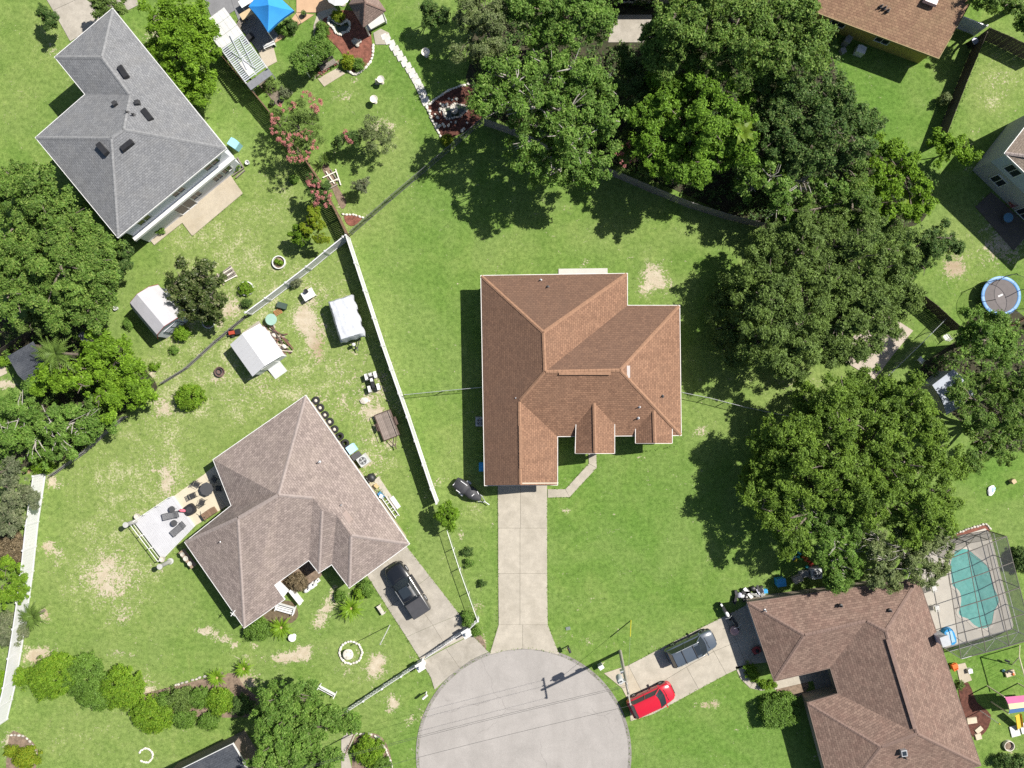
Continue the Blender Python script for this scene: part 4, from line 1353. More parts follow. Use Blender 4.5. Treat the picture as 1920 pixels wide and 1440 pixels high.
def palm(name, label, cat, x, y, h, n, L, W, m, droop, tilt=(0.1, 0.9), bark=BARK, trunk_r=0.18, group=None, core=None, nblade=9):
    c = P(x, y, h)
    root = thing(name, label, cat, (c.x, c.y, 0), 0, group)
    prof = [(trunk_r * (1.25 if i == 0 else 1.0 + 0.06 * (i % 2)), h * i / 6 - 0.05 * (i == 0)) for i in range(7)] + [(0, h + 0.06)]
    MB().lathe((0, 0, 0), prof, 9).build('trunk', bark, root, smooth=50)
    f0 = frond_mesh('frond', L, W, m, droop, nblade)
    for k in range(n):
        ring_ = (k + 0.5) / n
        az_ = k * 2.399963 + random.uniform(-.15, .15)
        el = tilt[0] + (tilt[1] - tilt[0]) * (1 - ring_)
        rot = (random.uniform(-.25, .25), -el, az_)
        sc = random.uniform(0.82, 1.05) * (0.72 + 0.28 * ring_)
        if k == 0:
            f0.parent = root
            f0.location = (0, 0, h)
            f0.rotation_euler = rot
            f0.scale = (sc, sc, sc)
        else:
            share(f0, root, (0, 0, h), rot=rot, scale=sc)
    if core:
        MB().blob((0, 0, h + 0.08), (0.16, 0.16, 0.14), 8, 5).build('crown_heart', core, root, smooth=180)
    return root


# ---- large trees: (name, label, category, trunk base px, lobes, top height, leaf material, options)
TREES = [
    ('shade_tree', 'dark tree added to darken the gap between the light green tree and the round yellow-green tree', (1185, 150), [(1175, 110, 26, .6), (1200, 130, 28, .3), (1180, 165, 28), (1192, 200, 24, .6), (1220, 150, 24, .9)], 6.4, L_DARK, dict(size=.28, rc=.46, n_leaf=52, trunk_r=.16)),  # dark crown added where the gap holds only shade
    ('shade_tree', 'dark tree in the heart of the woods right of the round yellow-green tree', (1430, 250), [(1410, 190, 32, .6), (1440, 215, 36), (1425, 255, 34, .3), (1450, 290, 34, .3), (1475, 320, 34, .6), (1400, 300, 28, 1.2)], 7.2, L_DARK, dict(size=.28, rc=.48, n_leaf=52, trunk_r=.18)),
    ('shade_tree', 'low dark tree behind the olive oak at the end of the wooden fence', (1540, 420), [(1500, 425, 32, .4), (1545, 430, 34), (1590, 440, 32, .3), (1640, 440, 28, .7)], 5.4, L_DARK, dict(size=.28, rc=.46, n_leaf=52, trunk_r=.16)),
    ('broadleaf_tree', 'bright green round tree between the grey-roofed house and the slatted roof', (330, 120),
     [(338, 38, 44), (300, 28, 34, .6), (375, 50, 38, .4), (350, 95, 52), (392, 105, 30, .8), (312, 62, 30, .5), (340, 145, 40, .8), (380, 158, 32, 1.4), (300, 90, 22, 1.5), (365, 178, 20, 2.5)], 6.6, L_BRIGHT, dict(size=.34, rc=.6, n_leaf=62)),
    ('live_oak', 'wide spreading oak at the left edge below the grey-roofed house', (100, 430),
     [(40, 340, 50, .8), (80, 372, 58), (140, 408, 56), (30, 420, 66), (100, 450, 70), (170, 462, 56, .5), (60, 510, 66), (130, 522, 70), (190, 536, 46, 1.2), (20, 560, 50, .6), (110, 575, 46, .8), (170, 585, 44, 1.6), (15, 480, 50), (185, 500, 40, 1.0)], 8.2, L_OAK, dict(size=.33, rc=.62, n_leaf=66, twigs=1, trunk_r=.42)),
    ('small_tree', 'dark small tree against the right side of the spreading oak', (232, 482), [(234, 472, 22), (230, 496, 24, .4), (220, 515, 18, .9)], 4.2, L_DARK, dict(size=.26, rc=.4, n_leaf=50, trunk_r=.12)),
    ('magnolia_tree', 'dark glossy-leaved tree beside the barn-roofed white shed', (372, 548),
     [(368, 510, 36), (345, 530, 32, .4), (396, 528, 34, .3), (366, 552, 42, .1), (400, 560, 30, .8), (345, 562, 28, .8), (372, 588, 28, 1.2), (398, 588, 22, 1.8)], 5.2, L_GLOSS, dict(size=.36, rc=.42, n_leaf=44, gap=.18)),
    ('vine_covered_tree', 'bright yellow-green vine-covered tree behind the dark shed at left', (200, 700),
     [(190, 650, 34), (228, 668, 30, .3), (210, 700, 42, .2), (255, 700, 34, .6), (170, 690, 36, .6), (150, 720, 36, .3), (255, 742, 36, .5), (205, 745, 36, .8), (270, 730, 24, 1.4), (110, 690, 32, 1.0), (80, 720, 24, 1.6)], 5.6, L_BRIGHT, dict(size=.34, rc=.5, n_leaf=56, gap=.25)),
    ('vine_covered_tree', 'green tree with bare grey branches below the dark shed at left', (110, 790),
     [(40, 772, 50), (100, 790, 44, .3), (150, 790, 40, .5), (190, 785, 34, .9), (70, 830, 46, .5), (20, 820, 48, .4), (120, 825, 34, 1.0), (165, 815, 26, 1.6)], 5.4, L_MID, dict(size=.30, rc=.5, n_leaf=56, bark=BARK_PALE, twigs=4, gap=.2)),
    ('evergreen_tree', 'grey-green dense tree at the left edge above the white fence', (20, 925), [(15, 880, 34), (30, 915, 38), (10, 950, 34, .5), (48, 935, 20, 1.2), (20, 985, 26, 1.2)], 4.6, L_GREY, dict(size=.26, rc=.42, n_leaf=58, trunk_r=.16)),
    ('broadleaf_tree', 'dense round tree at the bottom edge beside the slate-roofed house', (560, 1370),
     [(520, 1300, 34, .6), (560, 1292, 34, .8), (590, 1318, 34, .5), (530, 1345, 50), (585, 1362, 48), (635, 1345, 30, 1.4), (515, 1390, 40, .3), (560, 1405, 54), (500, 1432, 36, .6), (548, 1445, 48), (605, 1425, 36, 1.0), (498, 1330, 26, 1.4), (655, 1350, 20, 2.0)], 7.0, L_MID, dict(size=.30, rc=.5, n_leaf=62)),
    ('broadleaf_tree', 'tall light green tree with pale branches at the back corner of the middle lawn', (1060, 250),
     [(1020, 130, 52, .4), (1075, 128, 50), (1125, 165, 42, .8), (960, 165, 50, .8), (920, 190, 40, 1.8), (1000, 205, 62), (1070, 205, 64), (1125, 235, 44, .6), (1000, 270, 54, .5), (1070, 275, 56, .3), (1115, 300, 42, 1.4), (1050, 325, 40, 1.8), (1010, 318, 34, 2.6), (1090, 335, 34, 2.6), (940, 130, 36, 1.4)], 11.2, L_MID, dict(size=.36, rc=.62, n_leaf=58, bark=BARK_PALE, twigs=4, trunk_r=.38, dens=.72, gap=.3)),
    ('broadleaf_tree', 'round yellow-green tree at the top middle with dense small clumps', (1290, 250),
     [(1240, 170, 46, .8), (1290, 165, 46, .5), (1335, 190, 48, .3), (1215, 220, 46, .6), (1270, 225, 60), (1330, 240, 58), (1380, 225, 44, .8), (1235, 275, 50, .6), (1290, 285, 52, .4), (1345, 290, 48, .8), (1390, 275, 38, 1.2), (1260, 320, 36, 1.8), (1310, 330, 36, 1.8)], 10.2, L_FRESH, dict(size=.34, rc=.52, n_leaf=64, trunk_r=.34)),
    ('shade_tree', 'dark green tree at the top edge above the round yellow-green tree', (1390, 70),
     [(1260, 30, 50, .6), (1320, 40, 56), (1390, 30, 60), (1455, 45, 56), (1510, 60, 46, .6), (1290, 85, 40, 1.6), (1350, 105, 50, .8), (1420, 105, 56, .3), (1480, 110, 48, .8), (1525, 95, 36, 1.4), (1230, 75, 34, 2.0), (1400, -20, 60), (1300, -20, 60), (1490, -10, 50), (1250, 110, 34, 2.4), (1440, 150, 40, 1.6)], 12.6, L_OAK, dict(size=.34, rc=.62, n_leaf=62, trunk_r=.4)),
    ('shade_tree', 'dark green tree beside the yellow house lawn', (1560, 220),
     [(1460, 170, 44, 1.0), (1520, 165, 44, 1.0), (1560, 195, 48, .3), (1600, 225, 44, .6), (1490, 225, 50, .4), (1545, 250, 50, .2), (1600, 270, 34, 1.4), (1450, 260, 46, .8), (1500, 290, 46, .8), (1550, 300, 40, 1.2), (1625, 240, 22, 1.6)], 9.2, L_DARK, dict(size=.32, rc=.58, n_leaf=60, gap=.2)),
    ('shade_tree', 'loose leaning tree below the round yellow-green tree along the wooden fence', (1440, 350),
     [(1400, 320, 36, .8), (1440, 330, 40, .4), (1395, 350, 30, 1.2), (1470, 365, 34, .8), (1520, 345, 36, 1.0), (1560, 360, 32, 1.4), (1460, 400, 32, 1.8)], 7.6, L_MID, dict(size=.34, rc=.5, n_leaf=44, gap=.3, bark=BARK_PALE, twigs=3)),
    ('shade_tree', 'pale olive tree at the top edge left of the light green tree', (900, 40),
     [(880, 20, 40), (920, 30, 40, .3), (895, 62, 42, .3), (925, 85, 34, .8), (880, 95, 30, 1.4), (905, -20, 44)], 7.6, L_PALE, dict(size=.24, rc=.5, n_leaf=70)),
    ('broadleaf_tree', 'green tree at the top edge between the pale olive tree and the cream-walled house', (1060, 50),
     [(985, 30, 36, .5), (1030, 15, 40), (1080, 30, 44), (1115, 50, 40, .4), (1060, 70, 38, .8), (1005, 70, 30, 1.6), (960, 10, 30, .8), (1130, 15, 34, .6)], 9.6, L_MID, dict(size=.34, rc=.56, n_leaf=60)),
    ('small_tree', 'small dark tree at the top edge right of the gazebo', (815, 25), [(808, 15, 20), (825, 30, 18, .3), (812, 42, 14, .7)], 3.4, L_DARK, dict(size=.26, rc=.36, n_leaf=46, gap=.2, trunk_r=.09)),
    ('live_oak', 'huge olive-green oak right of the middle house', (1530, 600),
     [(1440, 450, 46, 1.2), (1500, 445, 52, .6), (1560, 450, 52, .6), (1620, 455, 50, .8), (1680, 470, 46, 1.2), (1420, 510, 52, .6), (1480, 520, 66), (1550, 520, 70), (1620, 525, 62), (1680, 535, 46, 1.0), (1435, 570, 58, .3), (1500, 590, 68), (1570, 595, 66), (1630, 590, 48, 1.0), (1680, 600, 30, 1.8), (1440, 630, 52, .8), (1510, 650, 56, .6), (1560, 660, 40, 1.4), (1470, 685, 36, 1.8), (1400, 590, 36, 1.8), (1405, 650, 34, 2.4), (1700, 560, 26, 2.0), (1590, 650, 26, 2.0), (1655, 615, 30, 1.2), (1618, 650, 24, 1.6), (1380, 545, 38, 2.6), (1366, 610, 40, 3.2), (1352, 570, 30, 3.8), (1375, 660, 34, 3.0), (1350, 640, 26, 4.0)], 8.6, L_OLIVE, dict(size=.28, rc=.58, n_leaf=66, trunk_r=.5)),
    ('small_tree', 'dark grey-green tree jutting right from the olive oak toward the trampoline', (1745, 470), [(1720, 450, 36), (1760, 445, 32, .3), (1780, 460, 22, .6), (1745, 480, 34, .4), (1720, 500, 28, .8)], 5.2, L_DARK, dict(size=.26, rc=.46, n_leaf=60)),
    ('live_oak', 'huge golden-green oak above the brown-roofed house', (1620, 860),
     [(1520, 760, 44, 1.4), (1570, 735, 42, 1.0), (1620, 730, 44, .6), (1670, 735, 44, .6), (1715, 745, 40, 1.0), (1490, 800, 40, 1.8), (1550, 800, 54, .3), (1620, 795, 62), (1690, 800, 58), (1740, 800, 40, 1.0), (1480, 850, 44, 1.2), (1540, 860, 56, .2), (1610, 870, 64), (1690, 865, 60), (1750, 860, 46, .8), (1790, 880, 28, 1.8), (1450, 900, 40, 2.0), (1510, 915, 50, .8), (1650, 930, 58), (1720, 930, 56, .3), (1775, 935, 34, 1.4), (1700, 985, 48, .8), (1750, 985, 38, 1.2), (1580, 935, 40, 1.0), (1440, 850, 36, 2.6), (1425, 930, 38, 2.8), (1440, 960, 38, 2.2), (1405, 890, 28, 3.8), (1470, 900, 44, 1.4), (1450, 800, 30, 3.2), (1480, 1000, 40, 1.8)], 9.4, L_GOLD, dict(size=.30, rc=.58, n_leaf=64, trunk_r=.5)),
    ('willow_tree', 'grey-green fine-leaved tree overhanging the brown roof beside the pool cage', (1690, 1040),
     [(1640, 1010, 40, .6), (1690, 1020, 46), (1740, 1030, 40, .4), (1655, 1050, 38, .5), (1705, 1065, 38, .3), (1745, 1070, 28, 1.0), (1640, 1080, 26, 1.5), (1668, 1088, 24, 2.0), (1765, 1010, 26, 1.4)], 7.6, L_PALE, dict(size=.24, rc=.44, n_leaf=66, bark=BARK_PALE, twigs=4)),
    ('willow_tree', 'green fine-leaved tree at the upper left corner of the brown roof', (1540, 1030),
     [(1500, 945, 40, .8), (1545, 960, 46, .2), (1522, 985, 34, .6), (1562, 1010, 46), (1556, 1050, 36, .5), (1575, 1060, 38, .5), (1590, 980, 36, .8), (1600, 1030, 34, .8), (1570, 1085, 22, 1.6)], 7.2, L_MID, dict(size=.27, rc=.48, n_leaf=62, bark=BARK_PALE, twigs=3)),
    ('broadleaf_tree', 'bright green tree just below the trampoline', (1850, 625), [(1830, 605, 28, .5), (1862, 615, 36), (1885, 640, 34, .4), (1840, 640, 34, .3), (1870, 665, 34, .5), (1815, 630, 22, 1.2)], 8.2, L_MID, dict(size=.28, rc=.44, n_leaf=58)),
    ('broadleaf_tree', 'dark tree at the right edge below the white-specked shed roof', (1880, 780), [(1795, 740, 26, 1.4), (1830, 745, 34, 1.0), (1870, 730, 36, .6), (1905, 715, 36, .5), (1820, 790, 36, .6), (1870, 790, 46), (1915, 780, 40), (1840, 830, 30, .8), (1890, 835, 40, .4), (1830, 860, 22, 1.6)], 8.0, L_OAK, dict(size=.27, rc=.48, n_leaf=60)),
    ('small_tree', 'bright leafy small tree at the end of the right-hand wooden fence', (1785, 280), [(1780, 268, 24), (1805, 278, 24, .2), (1770, 290, 22, .5), (1815, 295, 18, .6), (1760, 262, 18, .9)], 3.8, L_BRIGHT, dict(size=.34, rc=.36, n_leaf=32, gap=.2, trunk_r=.1)),
    ('small_tree', 'yellow-green bushy tree in the lawn corner right of the woods', (1690, 320), [(1640, 275, 20, 1.0), (1680, 285, 26, .5), (1650, 310, 28, .5), (1700, 315, 28, .3), (1725, 345, 26, .6), (1670, 345, 30, .3), (1735, 380, 22, .9), (1640, 350, 24, .8), (1660, 395, 26, 1.0), (1710, 400, 20, 1.3)], 4.4, L_BRIGHT, dict(size=.32, rc=.42, n_leaf=44, gap=.22, trunk_r=.14)),
    ('broadleaf_tree', 'mid green tree in the woods left of the banana clump', (1600, 360), [(1600, 330, 34, .5), (1570, 385, 36, .3), (1615, 375, 34, .2), (1590, 420, 34, .8), (1540, 400, 34, .6), (1500, 400, 32, .8), (1625, 410, 26, 1.0)], 6.4, L_OAK, dict(size=.28, rc=.48, n_leaf=56, gap=.2)),
    ('small_tree', 'small bright tree where the chain fence meets the white fence by the driveway', (843, 965), [(838, 955, 17), (850, 965, 16, .2), (832, 970, 14, .4), (843, 975, 14, .3)], 3.0, L_BRIGHT, dict(size=.28, rc=.28, n_leaf=36, trunk_r=.07)),
    ('small_tree', 'lime-green upright tree in the dark strip beside the wooden fence', (580, 425), [(585, 405, 16), (597, 425, 18, .1), (580, 425, 16, .3), (600, 445, 14, .6)], 3.4, L_LIME, dict(size=.22, rc=.26, n_leaf=50, trunk_r=.08)),
    ('small_tree', 'second darker lime-green tree left of the upright lime tree', (565, 440), [(560, 432, 16), (568, 450, 14, .3), (552, 444, 12, .6)], 2.8, L_BRIGHT, dict(size=.22, rc=.26, n_leaf=46, trunk_r=.07)),
    ('small_tree', 'feathery grey-green small tree on the garden lawn', (700, 262), [(695, 238, 22), (718, 245, 22, .2), (700, 262, 24, .1), (725, 265, 18, .6), (680, 255, 16, .8)], 3.6, L_PALE, dict(size=.16, rc=.34, n_leaf=44, gap=.25, trunk_r=.08)),
    ('small_tree', 'little grey shrub-like tree low on the garden lawn', (672, 352), [(682, 342, 14), (670, 350, 13, .2), (680, 355, 12, .4)], 2.3, L_GREY, dict(size=.16, rc=.24, n_leaf=40, gap=.2, trunk_r=.06)),
    ('small_tree', 'short bushy tree at the top edge beside the grey-roofed house corner', (190, 10), [(180, 8, 18), (205, 6, 20, .2), (192, 18, 16, .4), (222, 12, 14, .7)], 3.4, L_OLIVE, dict(size=.26, rc=.34, n_leaf=50, trunk_r=.1)),
    ('small_tree', 'dark small tree on the lawn edge at the left top corner driveway', (92, 42), [(88, 30, 14), (95, 42, 16, .2), (84, 20, 12, .5)], 2.8, L_DARK, dict(size=.24, rc=.3, n_leaf=48, trunk_r=.08)),
    ('shade_tree', 'dark tree filling the top right corner', (1890, 20), [(1870, 5, 30, .6), (1905, 15, 30), (1890, -25, 40), (1918, 40, 22, .8), (1835, -10, 34, .5)], 6.5, L_OAK, dict(size=.3, rc=.46, n_leaf=56)),
    ('small_tree', 'bright green bush-like tree at the left edge below the brown twiggy bush', (20, 1090), [(15, 1065, 26, .3), (35, 1085, 24), (12, 1110, 26), (40, 1110, 20, .5)], 2.8, L_HEDGE, dict(size=.22, rc=.34, n_leaf=56, trunk_r=.1)),
    ('small_tree', 'dark olive tree in the shadow behind the spreading oak at left', (70, 615), [(60, 605, 24), (95, 612, 24, .4), (120, 600, 22, .8)], 3.8, L_OLIVE, dict(size=.26, rc=.38, n_leaf=50, gap=.2, trunk_r=.1)),
]
for nm, lb, base, lobes, zt, lf, kw in TREES:
    tree(nm, lb, 'tree', base, lobes, zt, lf, **kw)

# crape myrtles: green crowns tipped with pink blossom
tree('crape_myrtle', 'large pink-blossomed crape myrtle beside the wooden garden fence', 'tree', (560, 240), [(550, 205, 26), (575, 215, 28), (535, 230, 26, .3), (565, 245, 32), (590, 235, 22, .5), (545, 265, 26, .5), (580, 270, 24, .6), (560, 290, 20, 1.0), (525, 215, 16, .8)], 4.4, L_OLIVE, size=.17, rc=.34, n_leaf=40, gap=.25, trunk_r=.1,
     blossom=[(572, 178, 9), (592, 195, 12), (588, 205, 9), (552, 200, 8), (512, 222, 9), (508, 232, 7), (515, 245, 7), (535, 258, 11), (540, 270, 11), (548, 292, 10), (570, 252, 9), (578, 243, 8), (592, 272, 9), (560, 300, 7), (575, 290, 8), (555, 255, 7), (525, 265, 8), (530, 198, 7), (582, 185, 6)])
tree('crape_myrtle', 'smaller pink-blossomed crape myrtle over the fence shadow', 'tree', (596, 358), [(590, 345, 20), (605, 355, 20, .1), (588, 368, 20, .3), (610, 372, 16, .5), (598, 385, 14, .8)], 3.6, L_DARK, size=.17, rc=.32, n_leaf=44, gap=.22, trunk_r=.08,
     blossom=[(585, 328, 6), (580, 340, 8), (590, 355, 9), (598, 368, 10), (594, 380, 8), (612, 365, 7), (618, 372, 7), (582, 352, 8), (615, 385, 6), (600, 345, 6), (575, 345, 6)])
tree('crape_myrtle', 'pink-blossomed crape myrtle squeezed between the two tall trees', 'tree', (1182, 292), [(1165, 275, 24), (1190, 280, 24, .1), (1175, 300, 26, .2), (1205, 305, 22, .6), (1215, 322, 16, .9)], 5.6, L_OLIVE, size=.17, rc=.32, n_leaf=40, gap=.22, trunk_r=.08,
     blossom=[(1158, 277, 9), (1162, 287, 7), (1198, 265, 9), (1190, 300, 8), (1170, 308, 7), (1224, 322, 7), (1180, 270, 5)])
tree('crape_myrtle', 'little red-flowered crape myrtle at the middle of the garden lawn', 'tree', (648, 262), [(640, 262, 16), (656, 255, 15, .1), (668, 262, 13, .3), (635, 275, 12, .6)], 2.9, L_DARK, size=.15, rc=.26, n_leaf=40, gap=.2, trunk_r=.06, blossom=[(648, 245, 6), (650, 258, 6), (655, 268, 4)])

# ---- shrubs
SH = [
    ('bright yellow-green shrub alone on the sandy lawn', 355, 745, 26, 1.5, L_HEDGE, 24, {}),
    ('big lime-green clipped shrub at the left of the long hedge', 100, 1268, 52, 1.7, L_HEDGE, 40, dict(rz=.5)),
    ('dark green shrub in the middle of the long hedge', 158, 1268, 40, 1.5, L_CLIP, 42, {}),
    ('lime-green round shrub at the right end of the long hedge', 228, 1290, 40, 1.6, L_HEDGE, 38, {}),
    ('low yellow-green shrub between the long hedge and the white fence', 40, 1268, 22, 0.9, L_HEDGE, 15, dict(rz=.2)),
    ('mid green shrub filling the lower edge of the long hedge', 180, 1308, 34, 1.2, L_CLIP, 22, {}),
    ('clipped dark green hedge mound on the lower lawn', 286, 1338, 42, 1.1, L_HEDGE, 32, dict(rz=.15)),
    ('small clipped ball left of the flowering shrub', 307, 1312, 13, 1.0, L_CLIP, None, {}),
    ('loose shrub with pale flowers in the curved bed', 340, 1310, 30, 1.1, L_OLIVE, 22, dict(gap=.2)),
    ('clipped green shrub right of the loose flowering shrub', 374, 1308, 18, 1.2, L_CLIP, 20, {}),
    ('bright clipped round shrub at the right of the curved bed', 412, 1314, 25, 1.3, L_HEDGE, 24, {}),
    ('flat clipped round shrub in front of the curved bed', 346, 1346, 23, 1.0, L_CLIP, 17, {}),
    ('second flat clipped shrub in front of the curved bed, beside the tree shadow', 392, 1352, 20, 0.9, L_CLIP, 16, {}),
    ('dark shrub in the shadow of the bottom-edge tree', 455, 1322, 20, 1.2, L_DARK, 18, {}),
    ('yellow-leaved shrub in the lower left corner', 50, 1422, 24, 1.2, L_LIME, 20, {}),
    ('small yellow-leaved shrub beside the white fence foot', 20, 1408, 10, 0.8, L_LIME, None, {}),
    ('round brown-leaved shrub beside the white porch cover', 556, 1091, 20, 1.2, L_BROWN, 17, {}),
    ('broad dark shrub under the lower roof corner', 482, 1182, 26, 1.2, L_CLIP, 20, dict(rz=.4)),
    ('clipped ball by the garage, left of the pair', 638, 1117, 10, 0.8, L_CLIP, None, {}),
    ('clipped ball by the garage, middle of the row', 674, 1113, 10, 0.9, L_HEDGE, None, {}),
    ('clipped ball by the garage, nearest the driveway', 690, 1111, 9, 0.8, L_CLIP, None, {}),
    ('small leafy shrub above the clipped balls', 684, 1098, 12, 0.9, L_MID, 9, {}),
    ('dense shrub inside the stone-edged island by the street', 693, 1408, 28, 1.3, L_HEDGE, 27, {}),
    ('darker shrub at the foot of the stone-edged island', 715, 1438, 20, 1.2, L_CLIP, 20, {}),
    ('block-clipped hedge in front of the brown house', 1459, 1330, 31, 1.3, L_CLIP, 25, dict(boxy=True, rz=.25)),
    ('narrow clipped hedge inside the curved entry walk', 1410, 1262, 10, 0.8, L_HEDGE, 20, dict(rz=.5)),
    ('low clipped hedge by the brown house front corner', 1440, 1284, 16, 0.7, L_HEDGE, 7, {}),
    ('shrub by the right side of the driveway gate column', 892, 1184, 8, 0.6, L_CLIP, None, {}),
    ('upright dark shrub beside the driveway gate', 877, 1161, 11, 1.3, L_MID, 13, {}),
    ('arching leafy shrub under the arbor bench', 575, 105, 18, 1.4, L_MID, 24, dict(gap=.15)),
    ('leafy green shrub above the arbor bench', 605, 92, 24, 1.5, L_MID, 18, dict(gap=.15)),
    ('shrub along the curved garden path', 604, 58, 12, 1.1, L_CLIP, 16, {}),
    ('lime-yellow shrub in the red mulch bed', 652, 115, 12, 1.0, L_LIME, 14, {}),
    ('small green shrub beside the lime-yellow one in the red mulch', 671, 120, 11, 0.8, L_MID, 11, {}),
    ('spiky yellow-green plant behind the garden pond', 634, 30, 12, 0.9, L_LIME, 9, {}),
    ('leafy potted shrub under the blue canopy edge', 545, 48, 12, 1.1, L_DARK, 10, {}),
    ('round white-flowered shrub below the blue canopy edge', 532, 56, 11, 0.9, L_CLIP, 8, {}),
    ('golden-green shrub in the corner of the fountain bed', 838, 262, 11, 0.8, L_LIME, 9, {}),
    ('shrub in the white planter ring by the sandy patch', 461, 541, 13, 0.8, L_HEDGE, 12, {}),
    ('small shrub inside the empty-looking white ring', 391, 603, 8, 0.5, L_MID, None, {}),
    ('loose shrub below the barn-roofed white shed', 340, 626, 15, 1.1, L_BRIGHT, 14, dict(gap=.2)),
    ('tiny shrub in the shadow of the barn-roofed white shed', 240, 607, 8, 0.7, L_MID, None, {}),
    ('small wild shrub on the sandy ground below the barn-roofed shed', 326, 655, 8, 0.5, L_MID, None, {}),
    ('second small wild shrub on the sandy ground, lower left', 290, 686, 9, 0.5, L_BRIGHT, 7, {}),
    ('leafy shrub on the rear step of the grey-roofed house', 296, 428, 12, 1.0, L_MID, 10, {}),
    ('leafy shrub by the corner of the grey-roofed house', 436, 308, 10, 1.0, L_MID, 11, {}),
    ('grey spiky shrub by the white fence near the table', 553, 530, 9, 0.9, L_GREY, 9, dict(gap=.3)),
    ('dark spiky shrub at the end of the white fence', 463, 568, 8, 0.8, L_DARK, 8, dict(gap=.3)),
    ('small shrub at the base of the pink crape myrtles', 550, 335, 8, 0.7, L_MID, None, {}),
    ('low shrub beside the street side chain fence', 878, 1035, 9, 0.7, L_DARK, 8, dict(gap=.3)),
    ('second low shrub beside the street side chain fence', 880, 1056, 9, 0.6, L_MID, 8, dict(gap=.3)),
    ('sparse wild shrub on the verge by the driveway', 905, 1092, 8, 0.5, L_DARK, 7, dict(gap=.45)),
    ('small sapling on the lawn of the yellow house', 1770, 186, 9, 1.3, L_PALE, 9, dict(gap=.4)),
    ('brown twiggy bush at the left edge above the bright green bush', 22, 1025, 30, 1.6, L_BROWN, 32, {}),
    ('grey-green spiky bush at the left edge beside the white fence gap', 20, 1180, 30, 1.5, L_GREY, 34, dict(gap=.2)),
    ('bright grassy shrub beside the grey board fence', 80, 875, 20, 0.9, L_BRIGHT, 12, {}),
    ('green strip shrub at the far left beyond the white fence', 6, 1290, 12, 1.0, L_BRIGHT, 30, {}),
    ('dark shrub at the right edge beyond the pool cage', 1915, 1050, 16, 1.4, L_DARK, 24, {}),
    ('dark shrub at the lower right corner', 1900, 1428, 34, 1.3, L_DARK, 12, dict(gap=.25)),
    ('small potted shrub by the pool cage door', 1800, 1285, 7, 0.5, L_OLIVE, None, dict(gap=.3)),
    ('dry grass clump under the dark shed at left', 90, 690, 12, 0.8, L_PALE, 10, {}),
    ('bright shrub beside the left edge path', 4, 678, 12, 0.8, L_BRIGHT, 8, {}),
    ('grey-leaved ground shrub near the strip bed', 535, 172, 12, 0.5, L_GREY, 10, dict(gap=.4)),
    ('straggly plants in the strip bed by the slatted roof', 506, 160, 12, 0.6, L_OLIVE, 12, dict(gap=.4)),
]
for (lb, x, y, rx, h, lf, ry, kw) in SH:
    big = rx > 20
    shrub(lb, x, y, rx, h, lf, ry, size=0.125 if big else 0.11, rc=0.26 if big else 0.19, n_leaf=62 if big else 44, **kw)

# ---- palms and sagos
palm('sago_palm', 'bright yellow-green sago palm below the white bench by the porch', 'palm', 528, 1176, 0.75, 40, 1.42, 0.13, L_SAGO, 0.40, (0.0, 0.75), core=mat('sago_heart', (0.30, 0.24, 0.10), 0.9))
palm('sago_palm', 'sago palm with a dark shadow in front of the garage', 'palm', 659, 1140, 0.95, 40, 1.50, 0.13, L_SAGO, 0.42, (0.0, 0.8), core=MATS['sago_heart'])
palm('sago_palm', 'sago palm at the left of the curved bed pair', 'palm', 408, 1270, 0.8, 34, 1.2, 0.12, L_SAGO, 0.40, (0.0, 0.75), core=MATS['sago_heart'])
palm('sago_palm', 'sago palm at the top right end of the curved bed', 'palm', 458, 1253, 0.8, 34, 1.15, 0.12, L_SAGO, 0.40, (0.0, 0.75), core=MATS['sago_heart'])
palm('sago_palm', 'young green sago palm at the foot of the wooden fence near the crape myrtles', 'palm', 608, 300, 0.7, 22, 0.95, 0.09, L_PALM, 0.42, (0.1, 0.8))
palm('feather_palm', 'tall feathery palm over the dark shed roof at left', 'palm', 104, 662, 4.2, 20, 2.5, 0.34, L_PALM, 0.55, (0.0, 0.75), trunk_r=.14, nblade=12)
palm('feather_palm', 'drooping feathery palm beside the white fence at left', 'palm', 62, 1155, 1.6, 18, 1.7, 0.24, L_PALM, 0.55, (0.05, 0.7), trunk_r=.10, nblade=11)


def banana(label, x, y, h, n, L, W):
    c = P(x, y, h)
    root = thing('banana_plant', label, 'banana plant', (c.x, c.y, 0))
    MB().tube([(0, 0, -0.05), (0.05, 0.03, h * .5), (0, 0, h)], [0.13, 0.10, 0.07], 8).build('trunk', L_BANANA, root, smooth=60)
    mb = MB()
    k = 7
    vs = []
    for i in range(k + 1):
        t = i / k
        w = 1.35 * W * math.sin(math.pi * min(1, t * 0.92 + 0.08)) * (0.85 if i % 2 else 1.0)
        q = Vector((L * t, 0, L * (0.55 * t - 0.75 * t * t)))
        vs += [q + Vector((0, -w, 0.06)), q, q + Vector((0, w, 0.06))]
    fs = [f for i in range(k) for f in ((3 * i, 3 * i + 3, 3 * i + 4, 3 * i + 1), (3 * i + 1, 3 * i + 4, 3 * i + 5, 3 * i + 2))]
    f0 = mb.add(vs, fs).build('leaf', L_BANANA)
    for i in range(n):
        o = f0 if i == 0 else share(f0, root, (0, 0, h))
        o.parent = root
        o.location = (0, 0, h)
        o.rotation_euler = (random.uniform(-.3, .3), random.uniform(-.6, .1), i * 2.4)
        s = random.uniform(.7, 1.1)
        o.scale = (s, s, s)
    return root


banana('banana plant with pale new leaves in the middle of the right-hand clump', 1672, 330, 2.4, 9, 1.5, .26)
banana('banana plant at the lower end of the right-hand clump', 1705, 380, 2.2, 9, 1.5, .26)
banana('banana plant at the right end of the round yellow-green tree', 1392, 250, 8.6, 8, 1.2, .24)



